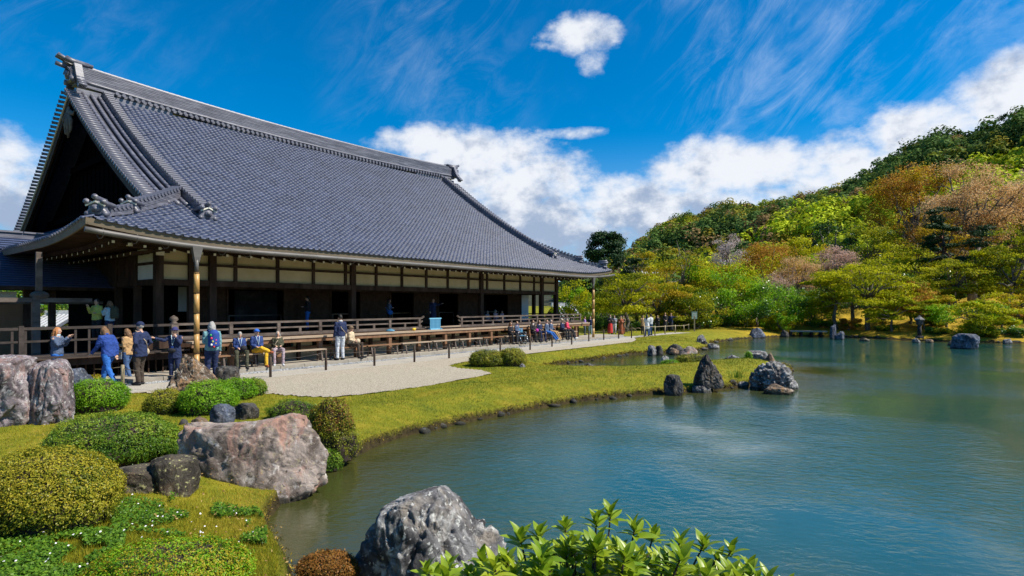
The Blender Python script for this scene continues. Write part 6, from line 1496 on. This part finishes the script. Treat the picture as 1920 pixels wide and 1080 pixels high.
def person(label, px, pyf, head_py, face, z=-.13, sit=None, top='navy', legs='denim', hair='hair_brown', hairlen=0, hat=None, arms=('down', 'down'), stride=0.0, lean=0.0, coat=0.0, shoes='black', bag=None, extra=None, t=None, near=False, spread=.10, crossed=False, hoodup=False, legsout=0.0, skirt=None, scarf=None, headbow=0.0, tilt=0, lanyard=False, side=None):
    """px: column of the body, pyf: row of the feet (ground at z) or t: hall depth; face: heading, degrees clockwise from +Y; head_py: row of the crown"""
    if t is not None: x, y = HW(S(px, t), t)
    else: x, y = G(px, pyf, z)
    top_z = HC + (YH-head_py)/FPX*y
    Hh = (top_z - z) if sit is None else (top_z - sit)/.525
    Hh = max(1.45, min(1.86, Hh)); k = Hh/1.70
    rz = -radians(face)                      # local +Y is forward
    ly = 0.0
    sw = .185*k
    hipz = .93*k if sit is None else (sit - z) + .10*k
    ln = lean
    def up(h_): return Vector((0, sin(ln)*h_, cos(ln)*h_))          # along the leaning spine
    hip = Vector((0, 0, hipz)); chest = hip + up(.33*k); sh = hip + up(.50*k); neck = hip + up(.575*k); headc = hip + up(.69*k) + Vector((0, .015+.05*headbow, -.03*headbow))
    body = MB(); n8 = 10 if near else 8
    body.tube([hip-Vector((0, 0, .06*k)), hip+up(.08*k), hip+up(.22*k), chest, sh, neck], [.12*k, .135*k, .115*k, .135*k, .11*k, .06*k], 12, sx=1.22)
    body.tube([sh+up(.03*k), neck, headc], [.065*k, .052*k, .05*k], 8)
    hq = Matrix.Rotation(-headbow*.6-ln*.4, 3, 'X')
    body.ell(headc+Vector((0, 0, .01*k)), (.074*k, .092*k, .112*k), 14, 10, rot=hq); body.ell(headc+hq @ Vector((0, .03*k, -.055*k)), (.055*k, .06*k, .055*k), 10, 7)
    body.ell(headc+hq @ Vector((0, .098*k, -.005*k)), (.014*k, .022*k, .026*k), 6, 5)
    for q in (-1, 1): body.ell(headc+hq @ Vector((q*.075*k, .0, -.005*k)), (.012*k, .022*k, .03*k), 6, 5)
    # legs
    legpts = []
    for q in (-1, 1):
        hp = hip + Vector((q*.09*k, 0, -.02*k))
        if sit is None:
            st = stride*q; an = Vector((q*(.06+spread*.5)*k, st*.42*k, .085*k + (max(0, -st)*.10*k))); kn = hp.lerp(an, .5)+Vector((0, (.04+.06*abs(st))*k, .0))
            toe = an + Vector((q*.02, .17*k, -.05*k - (max(0, -st)*.06*k)))
        else:
            ky = .42*k; an = Vector((q*(.07+spread)*k, (ky+.03+legsout*.34)*1.0, .085*k)); kn = Vector((q*(.08+spread*1.1)*k, ky, hipz+.03*k - legsout*.12)); toe = an + Vector((q*.02, .16*k, -.05*k+legsout*.1))
            if crossed and q == 1: kn = Vector((-.02*k, ky, hipz+.12*k)); an = Vector((-.28*k, ky+.05, hipz-.02)); toe = an+Vector((-.12*k, .06*k, -.04))
        legpts.append((hp, kn, an, toe))
        body.tube([hp, hp.lerp(kn, .5), kn, kn.lerp(an, .35), an], [.088*k, .078*k, .056*k, .054*k, .036*k], n8)
        body.tube([an+Vector((0, -.05*k, -.045*k)), an.lerp(toe, .5)-Vector((0, 0, .01)), toe], [.036*k, .040*k, .028*k], 7)
    # arms
    armpts = []
    P_ = {'down': ((.25, -.02, -.30), (.24, .06, -.56)), 'bent': ((.24, -.02, -.28), (.16, .22, -.24)), 'phone': ((.22, .12, -.24), (.07, .34, .02)), 'lap': ((.23, .03, -.28), (.07, .26, -.42)), 'raise': ((.30, .08, -.16), (.30, .22, .02)),
          'out': ((.33, .10, -.12), (.55, .26, -.02)), 'hip': ((.32, -.10, -.26), (.18, .06, -.40)), 'chin': ((.24, .10, -.24), (.10, .20, .02)), 'swing': ((.24, .10, -.28), (.22, .30, -.48)), 'back': ((.25, -.12, -.28), (.20, -.14, -.54)), 'reach': ((.22, .25, -.12), (.16, .52, -.04))}
    for q, a in zip((-1, 1), arms):
        e, h_ = P_[a]; s_ = sh + Vector((q*sw, 0, -.02*k)); el_ = sh + Vector((q*e[0]*.82, e[1], e[2]))*k; ha = sh + Vector((q*h_[0]*.95, h_[1], h_[2]))*k
        if sit is not None and a == 'lap': ha = Vector((q*.09, .22, hipz+.15))
        armpts.append((s_, el_, ha)); body.tube([s_+Vector((-q*.04, 0, 0)), s_, s_.lerp(el_, .5), el_, el_.lerp(ha, .4), ha], [.055*k, .056*k, .048*k, .040*k, .038*k, .026*k], n8)
        d = (ha-el_).normalized(); sd_v = d.cross(Vector((0, 0, 1))); sd_v = sd_v.normalized() if sd_v.length > .1 else Vector((1, 0, 0)); pl = ha + d*.05*k
        body.tube([ha-d*.01, ha+d*.03*k, pl, pl+d*.02*k], [.024*k, .034*k, .036*k, .028*k], 8, sx=1.15)
        nrm = sd_v.cross(d)
        for fi, (off, Lf) in enumerate(((-.027, .062), (-.009, .072), (.009, .068), (.026, .054))):
            b0 = pl + sd_v*off*k + d*.015*k; b1 = b0 + d*Lf*.5*k - nrm*.008; b2 = b0 + d*Lf*.8*k - nrm*.032*k; body.tube([b0, b1, b2], [.010*k, .009*k, .007*k], 6)
        b0 = ha + sd_v*(-q)*.026*k + d*.015*k; body.tube([b0, b0+sd_v*(-q)*.028*k+d*.025*k, b0+sd_v*(-q)*.03*k+d*.05*k-nrm*.015], [.012*k, .011*k, .008*k], 6)
    o = body.build('person', M['skin']); tag(o, label, 'person'); o.location = (x, y, z); o.rotation_euler = (0, 0, rz)
    rm = o.modifiers.new('skin', 'REMESH'); rm.mode = 'VOXEL'; rm.voxel_size = .0125 if near else .022; rm.use_smooth_shade = True
    sm = o.modifiers.new('smooth', 'SMOOTH'); sm.iterations = 2; sm.factor = .4
    def garment(nm, mb, mname, vox=None, wrinkle=0.0):
        g_ = mb.build(nm, cm_(mname) if not mname.startswith('hair') else M[mname], o)
        if vox:
            r1 = g_.modifiers.new('weld', 'REMESH'); r1.mode = 'VOXEL'; r1.voxel_size = vox; r1.use_smooth_shade = True
            s1 = g_.modifiers.new('smooth', 'SMOOTH'); s1.iterations = 3; s1.factor = .5
            if wrinkle:
                tx = bpy.data.textures.get('folds') or bpy.data.textures.new('folds', 'CLOUDS'); tx.noise_scale = .07
                d1 = g_.modifiers.new('folds', 'DISPLACE'); d1.texture = tx; d1.strength = wrinkle; d1.mid_level = .5
        return g_
    vx = .016 if near else .026
    # trousers or skirt
    tr = MB(); tr.tube([hip+up(.10*k), hip, hip-Vector((0, 0, .08*k))], [.138*k, .148*k, .13*k], 12, sx=1.2)
    for hp, kn, an, toe in legpts:
        w = 1.0; tr.tube([hp+Vector((0, 0, .03)), hp.lerp(kn, .5), kn, kn.lerp(an, .5), an+Vector((0, 0, -.01))], [.108*k, .094*k, .076*k, .066*k, .062*k], 10)
    garment('trousers', tr, legs, vx, .032)
    if skirt:
        sk = MB()
        if sit is None: sk.tube([hip+up(.12*k), hip, hip-Vector((0, 0, .3*k)), Vector((0, 0, .12*k if skirt == 'long' else .45*k))], [.14*k, .16*k, .19*k, .22*k], 14, sx=1.15)
        garment('skirt', sk, extra or legs, vx, .02)
    # shoes
    for hp, kn, an, toe in legpts:
        d = (toe-an); sh_ = MB().tube([an+Vector((0, 0, .02)), an+Vector((0, 0, -.03))], [.045*k, .05*k], 8).tube([an+Vector((0, -.055*k, -.045*k)), an.lerp(toe, .5)+Vector((0, 0, -.012)), toe+Vector((0, .02, -.005))], [.042*k, .05*k, .036*k], 8)
        garment('shoe', sh_, shoes)
    # jacket
    jk = MB(); lo = hip - Vector((0, 0, (.02+coat)*k)) if sit is None else hip + up(.02)
    jk.tube([lo, hip+up(.05*k), hip+up(.20*k), chest, sh-up(.01*k), sh+up(.05*k)], [(.150+coat*.10)*k, .152*k, .140*k, .158*k, .134*k, .075*k], 12, sx=1.24)
    if sit is not None and coat: jk.tube([hip+up(.1), hip+Vector((0, .22*k, .03))], [.16*k, .15*k], 10, sx=1.2)
    for s_, el_, ha in armpts: jk.tube([sh+Vector((0, 0, -.03))*k, s_, s_.lerp(el_, .5), el_, el_.lerp(ha, .5), ha+(el_-ha)*.06], [.075*k, .076*k, .068*k, .058*k, .053*k, .044*k], 9)
    jk.tube([sh+up(.03*k), neck+up(.01*k)], [.078*k, .066*k], 10)
    garment('jacket', jk, top, vx, .04)
    # hair and hat
    hr = MB(); hr.ell(headc+hq @ Vector((0, -.014*k, .030*k)), (.084*k, .096*k, .105*k), 12, 8, rot=hq)
    if hairlen > 0:
        hr.tube([headc+Vector((0, -.03*k, .03*k)), headc+Vector((0, -.075*k, -.08*k)), headc+Vector((0, -.10*k, -.12*k-.12*hairlen*k)), headc+Vector((0, -.12*k-.03*hairlen, -.14*k-.22*hairlen*k))], [.085*k, .085*k, .07*k, .03*k], 10, sx=1.15)
        for q in (-1, 1): hr.tube([headc+Vector((q*.06*k, .0, .03*k)), headc+Vector((q*.078*k, .01, -.06*k)), headc+Vector((q*.075*k, -.02, -.12*k-.06*hairlen))], [.035*k, .032*k, .015*k], 7)
    hg = garment('hair', hr, hair, .012 if near else .02, .03)
    fc = MB()
    for q in (-1, 1): fc.ell(headc+hq @ Vector((q*.028*k, .086*k, .012*k)), (.012*k, .008*k, .007*k), 6, 4)
    fc.build('eyes', M['black'], o); MB().ell(headc+hq @ Vector((0, .086*k, -.052*k)), (.022*k, .010*k, .006*k), 6, 4).build('mouth', M['redp'], o)
    if hat:
        ht = MB(); c0 = headc+hq @ Vector((0, -.012*k, .055*k)); ht.ell(c0, (.092*k, .106*k, .088*k), 12, 8)
        if hat[0] == 'cap': ht.add([tuple(c0+Vector((a, b, c))*k) for a, b, c in ((-.07, .07, .0), (.07, .07, .0), (.05, .19, -.012), (-.05, .19, -.012), (-.07, .07, .014), (.07, .07, .014), (.05, .19, 0), (-.05, .19, 0))], [(0, 1, 2, 3), (7, 6, 5, 4), (0, 4, 5, 1), (1, 5, 6, 2), (2, 6, 7, 3), (3, 7, 4, 0)])
        else: ht.tube([c0+Vector((0, 0, -.02)), c0+Vector((0, 0, -.005))], [.155*k, .10*k], 14)
        garment('hat', ht, hat[1])
    if scarf: garment('scarf', MB().tube([sh+up(.04*k), neck+up(.02*k)], [.088*k, .085*k], 10), scarf)
    if bag:
        kind, colr = bag; bm2 = MB()
        if kind == 'backpack':
            c0 = chest + Vector((0, -.22*k, .0)); bm2.tube([c0+Vector((0, 0, -.24*k)), c0+Vector((0, 0, -.2*k)), c0+Vector((0, 0, .16*k)), c0+Vector((0, .02, .25*k))], [.12*k, .145*k, .135*k, .07*k], 10, sx=1.1); bm2.ell(c0+Vector((0, -.08, -.08)), (.12*k, .07*k, .12*k), 10, 6)
            g_ = garment('backpack', bm2, colr, .02)
            for q in (-1, 1): garment('strap', MB().tube([sh+Vector((q*.10, -.12, .05)), sh+Vector((q*.11, .05, .09)), sh+Vector((q*.11, .155, -.08)), chest+Vector((q*.14, .12, -.15))], .018, 6), colr)
        elif kind == 'shoulder':
            c0 = hip + Vector((side or .22*k, .05, -.02)); bm2.ell(c0, (.06, .15, .13), 10, 7); garment('bag', bm2, colr); garment('strap', MB().tube([c0+Vector((0, 0, .1)), chest+Vector((.08*k, .17*k, 0)), sh+Vector((-.13*k, .03, .085*k)), chest+Vector((-.02, -.19*k, -.05)), c0+Vector((0, -.1, .1))], .012, 5), colr)
        elif kind == 'hand':
            c0 = armpts[0][2] + Vector((0, .02, -.28)); garment('bag', MB().box(c0.x-.05, c0.x+.05, c0.y-.16, c0.y+.16, c0.z-.17, c0.z+.12), colr); garment('handle', MB().tube([c0+Vector((0, -.1, .1)), c0+Vector((0, 0, .28)), c0+Vector((0, .1, .1))], .01, 5), colr)
        elif kind == 'waist': garment('waist_bag', MB().ell(hip+Vector((.02, .20, .06)), (.13, .06, .08)), colr)
        elif kind == 'lap': garment('bag', MB().ell(hip+Vector((-.08, .28, .14)), (.12, .10, .11)), colr)
    if lanyard: 
        garment('lanyard', MB().tube([sh+Vector((-.07, .10, .06))*k, chest+Vector((0, .185*k, -.10)), sh+Vector((.07, .10, .06))*k], .013, 5), 'sky'); garment('badge', MB().box(-.035, .035, chest.y+.185*k, chest.y+.20*k, chest.z-.24, chest.z-.12), 'royal')
    return o
hdg = lambda d: d                            # heading helper
face_cam = 180; HALLF = 90+math.degrees(TH)  # away from the facade, towards the pond
# walkers at the left
person('leftmost woman with long reddish hair in a blue jacket raising her hands to her face', 107, 722, 616, 80, top='slate', legs='blue', hair='hair_red', hairlen=1.5, arms=('phone', 'phone'), near=True, scarf='sky', stride=.1)
person('walker in royal blue padded jacket and bright blue trousers striding with head bowed', 204, 726, 613, 285, top='royal', legs='blue', hair='hair_brown', hairlen=.3, arms=('swing', 'back'), stride=.85, lean=.16, near=True, headbow=.9, coat=.05, scarf='royal', shoes='blue')
person('person in a tan jacket with wavy brown hair carrying a grey bag', 240, 712, 618, 275, top='tan', legs='denim', hair='hair_brown', hairlen=.6, arms=('bent', 'bent'), stride=.4, near=True, bag=('hand', 'grey'), shoes='white', headbow=.4, coat=.06)
person('man in dark navy coat and cap with dark brown trousers, last of the walkers', 263, 722, 603, 278, top='navy', legs='brown', hair='hair_grey', hat=('cap', 'navy'), arms=('hip', 'hip'), near=True, coat=.12, bag=('shoulder', 'beige'), stride=.12)
person('woman in navy coat and purple blue hat with a light blue lanyard', 328, 713, 616, 172, top='navy', legs='navy', hair='hair_brown', hat=('bucket', 'hat'), arms=('chin', 'out'), near=True, bag=('waist', 'black'), coat=.18, lanyard=True)
tealp = person('grey haired person in a teal jacket with a blue backpack standing beside the bamboo downpipe', 397, 716, 606, 318, top='teal', legs='navy', hair='hair_grey', hairlen=.1, arms=('bent', 'down'), near=True, bag=('backpack', 'royal'), stride=.1)
for i_, (dx_, dz_, cn) in enumerate(((-.10, .12, 'rose'), (-.06, .02, 'yellow'), (-.10, -.08, 'white'), (-.03, -.14, 'red'), (.03, .06, 'magenta'), (.02, -.04, 'mustard'), (-.12, .22, 'green'))):
    MB().ell((dx_, -.37, 1.27+dz_), (.032, .022, .038), 8, 6).build('bag_charm', cm_(cn), tealp)
# seated on the benches
def sit(lb, px, hy, face, **k): return person(lb, px, 0, hy, face, z=0.0, sit=.50, t=k.pop('t', .30), near=k.pop('near', True), **k)
sit('seated grey haired man in navy jacket and dark olive trousers', 449, 622, HALLF+15, top='navy2', legs='olive', hair='hair_grey', arms=('lap', 'lap'), headbow=.7, lanyard=True, bag=('lap', 'black'))
sit('seated man in a bright blue cap, navy jacket and mustard yellow trousers with crossed legs', 481, 618, HALLF+5, top='navy2', legs='mustard', hair='hair_grey', hat=('cap', 'capblue'), arms=('lap', 'lap'), crossed=True, lanyard=True, shoes='rust')
sit('seated grey haired woman in dark olive jacket and pale mauve trousers', 521, 622, HALLF+25, top='olive', legs='mauve', hair='hair_grey', hairlen=.3, arms=('lap', 'lap'), bag=('shoulder', 'beige'), shoes='ltgrey')
sit('seated person in a beige coat and dark hat beside the standing man in the vest', 658, 612, HALLF-30, top='beige', legs='brown', hair='hair_brown', hat=('bucket', 'coat'), arms=('lap', 'lap'), bag=('lap', 'beige'))
person('standing man with his back turned in a navy vest, light hood and grey trousers', 638, 669, 592, 318, z=0, t=-.05, top='navy', legs='ltgrey', hair='hair_black', arms=('down', 'down'), near=True, scarf='ltgrey', bag=('shoulder', 'beige'), shoes='black')
# on the veranda
person('man in a yellow green sweater on the walkway under the eaves', 182, 0, 562, 190, z=.95, t=3.3, top='yellow', legs='black', hair='hair_black', arms=('bent', 'phone'), near=True)
person('woman in a pale blue and cream jacket holding up a phone under the eaves', 206, 0, 568, 280, z=.95, t=3.0, top='sky', legs='navy', hair='hair_brown', hairlen=.3, arms=('phone', 'reach'), near=True, bag=('backpack', 'olive'))
person('person in dark top and blue jeans standing on the veranda in shadow', 577, 0, 557, 250, z=1.1, t=4.3, top='black', legs='blue', hair='hair_black', arms=('bent', 'down'))
person('woman in a grey blue top with a blue bag on the veranda', 729, 0, 562, 70, z=1.1, t=4.0, top='slate', legs='black', hair='hair_black', hairlen=1.2, arms=('bent', 'bent'), bag=('shoulder', 'blue'))
person('person in a loose dark robe on the veranda stretching out one arm', 812, 0, 561, 150, z=1.1, t=3.8, top='navy', legs='navy', hair='hair_brown', hairlen=.5, arms=('out', 'down'), coat=.3, skirt='long')
person('person in pale pink sitting on the veranda floor', 929, 0, 581, HALLF, z=1.1, sit=1.15, t=4.2, top='pink', legs='pink', hair='hair_grey', hairlen=.3, arms=('lap', 'lap'), legsout=.3)
person('child like figure in pink sitting beside the person in pale pink', 941, 0, 586, HALLF, z=1.1, sit=1.15, t=4.4, top='pink', legs='mauve', hair='hair_black', arms=('lap', 'lap'))
person('small pale figure sitting at the left of the person in pale pink', 914, 0, 589, HALLF, z=1.1, sit=1.12, t=4.6, top='mauve', legs='mauve', hair='hair_grey', arms=('lap', 'lap'))
# far benches
sit('seated person in black with an orange scarf at the left of the wheelchair', 957, 606, HALLF+10, top='black', legs='black', hair='hair_brown', hairlen=.2, scarf='rust', arms=('lap', 'lap'), near=False)
sit('seated person in grey and blue behind the wheelchair', 969, 603, HALLF, top='slate', legs='black', hair='hair_brown', arms=('bent', 'lap'), near=False, scarf='royal')
sit('seated woman in black with a magenta bag on her lap', 999, 601, HALLF+10, top='black', legs='black', hair='hair_brown', hairlen=.5, arms=('lap', 'lap'), near=False, bag=('lap', 'magenta'), scarf='white')
sit('seated woman in navy with fair curly hair', 1011, 601, HALLF+15, top='navy', legs='navy', hair='hair_brown', hairlen=.5, arms=('lap', 'lap'), near=False)
sit('seated person in a grey blue jacket and bright jeans stretching out the legs', 1025, 600, HALLF-10, top='slate', legs='blue', hair='hair_brown', arms=('lap', 'down'), legsout=1.0, near=False, shoes='beige')
sit('seated person in tan trousers right of the one in bright jeans', 1033, 600, HALLF-15, top='slate', legs='tan', hair='hair_grey', arms=('lap', 'down'), legsout=.7, near=False, t=.42)
sit('seated person in a dark coat and beige cap near the end of the benches', 1054, 599, HALLF-5, top='navy', legs='black', hair='hair_grey', hat=('cap', 'beige'), arms=('lap', 'lap'), near=False)
sit('seated person in a red jacket at the end of the benches', 1063, 598, HALLF-20, top='rose', legs='black', hair='hair_grey', arms=('lap', 'lap'), legsout=.4, near=False, shoes='white', t=.40)
ppl = [('person in a purple top standing at the corner of the hall', 1096, 628, 596, 100, dict(top='purple', legs='slate', hair='hair_black', arms=('bent', 'bent'))),
       ('dark clothed person with light blue cloth partly behind the far bamboo downpipe', 1107, 629, 594, 200, dict(top='navy', legs='sky', hair='hair_black', arms=('down', 'down'))),
       ('woman in a dark top and long red skirt on the path', 1144, 627, 591, 170, dict(top='black', legs='red', hair='hair_brown', hairlen=.5, arms=('bent', 'bent'), skirt='long', extra='red', scarf='white')),
       ('person in a dark grey jacket beside the woman in the red skirt', 1152, 626, 592, 200, dict(top='grey', legs='white', hair='hair_black', arms=('bent', 'down'))),
       ('person in a long rust brown kimono on the path', 1164, 629, 593, 190, dict(top='rust', legs='rust', hair='hair_black', arms=('bent', 'bent'), skirt='long', extra='rust', coat=.3)),
       ('person in a brown coat behind the one in the rust brown kimono', 1169, 626, 593, 230, dict(top='coat', legs='rust', hair='hair_brown', arms=('bent', 'down'), coat=.3)),
       ('person in a tan coat at the left of the one in the white coat', 1205, 626, 592, 160, dict(top='tan', legs='black', hair='hair_black', arms=('bent', 'chin'), coat=.2)),
       ('person in a long white coat with dark hair seen from behind on the path', 1213, 630, 591, 20, dict(top='white', legs='denim', hair='hair_black', hairlen=.8, arms=('bent', 'bent'), coat=.35)),
       ('person in pale grey with a black cap right of the one in the white coat', 1220, 629, 590, 330, dict(top='ltgrey', legs='denim', hair='hair_black', hat=('cap', 'black'), arms=('down', 'bent'))),
       ('person in a dark kimono standing in the shade by the trees, left of two', 1247, 621, 587, 180, dict(top='black', legs='black', hair='hair_brown', arms=('lap', 'lap'), skirt='long', extra='black', coat=.2)),
       ('person in a dark kimono with a light blue sleeve, right of two by the trees', 1258, 621, 588, 190, dict(top='navy', legs='black', hair='hair_brown', arms=('out', 'down'), skirt='long', extra='black', coat=.2)),
       ('dark clothed person in the shade between the path groups', 1233, 622, 598, 200, dict(top='black', legs='black', hair='hair_black', arms=('bent', 'down')))]
for lb, px, pf, hy, fc, kw in ppl: person(lb, px, pf, hy, fc, **kw)
# wheelchair
x, y = HW(S(977, -.02), -.02); wc = empty('wheelchair', (x, y, 0), HROT-radians(25), label='empty folding wheelchair with blue seat standing beside the seated group', cat='wheelchair')
M['chrome'] = flat('chrome', (.5, .5, .52), .25, .1, metal=.9); M['rubber'] = flat('rubber', (.02, .02, .02), .8)
for q in (-1, 1):
    ring = [(q*.27, .30*cos(a), .30+.30*sin(a)) for a in np.linspace(0, 2*pi, 21)]; w_ = MB().tube(ring, .016, 6, cap=False).build('wheel', M['rubber'], wc)
    sp_ = MB()
    for k in range(8): sp_.tube([(q*.27, 0, .30), (q*.27, .29*cos(k*pi/4), .30+.29*sin(k*pi/4))], .005, 4)
    sp_.tube([(q*.31, .26*cos(a), .30+.26*sin(a)) for a in np.linspace(0, 2*pi, 17)], .008, 5, cap=False).build('spokes', M['chrome'], w_)
    ring = [(q*.22, -.42+.09*cos(a), .10+.09*sin(a)) for a in np.linspace(0, 2*pi, 13)]; MB().tube(ring, .014, 5, cap=False).build('front_wheel', M['rubber'], wc)
    MB().tube([(q*.22, .25, .95), (q*.22, .18, .48), (q*.22, -.25, .48), (q*.22, -.48, .12)], .013, 6).tube([(q*.24, .2, .72), (q*.24, -.15, .72), (q*.24, -.18, .48)], .013, 6).tube([(q*.22, .25, .93), (q*.22, .38, .92)], .016, 6).build('frame', M['chrome'], wc)
MB().box(-.21, .21, -.22, .20, .47, .50).build('seat', M['blue'], wc); MB().box(-.21, .21, .19, .22, .52, .90).build('backrest', M['blue'], wc)
MB().box(-.20, .20, -.60, -.46, .10, .12).build('footrest', M['chrome'], wc)
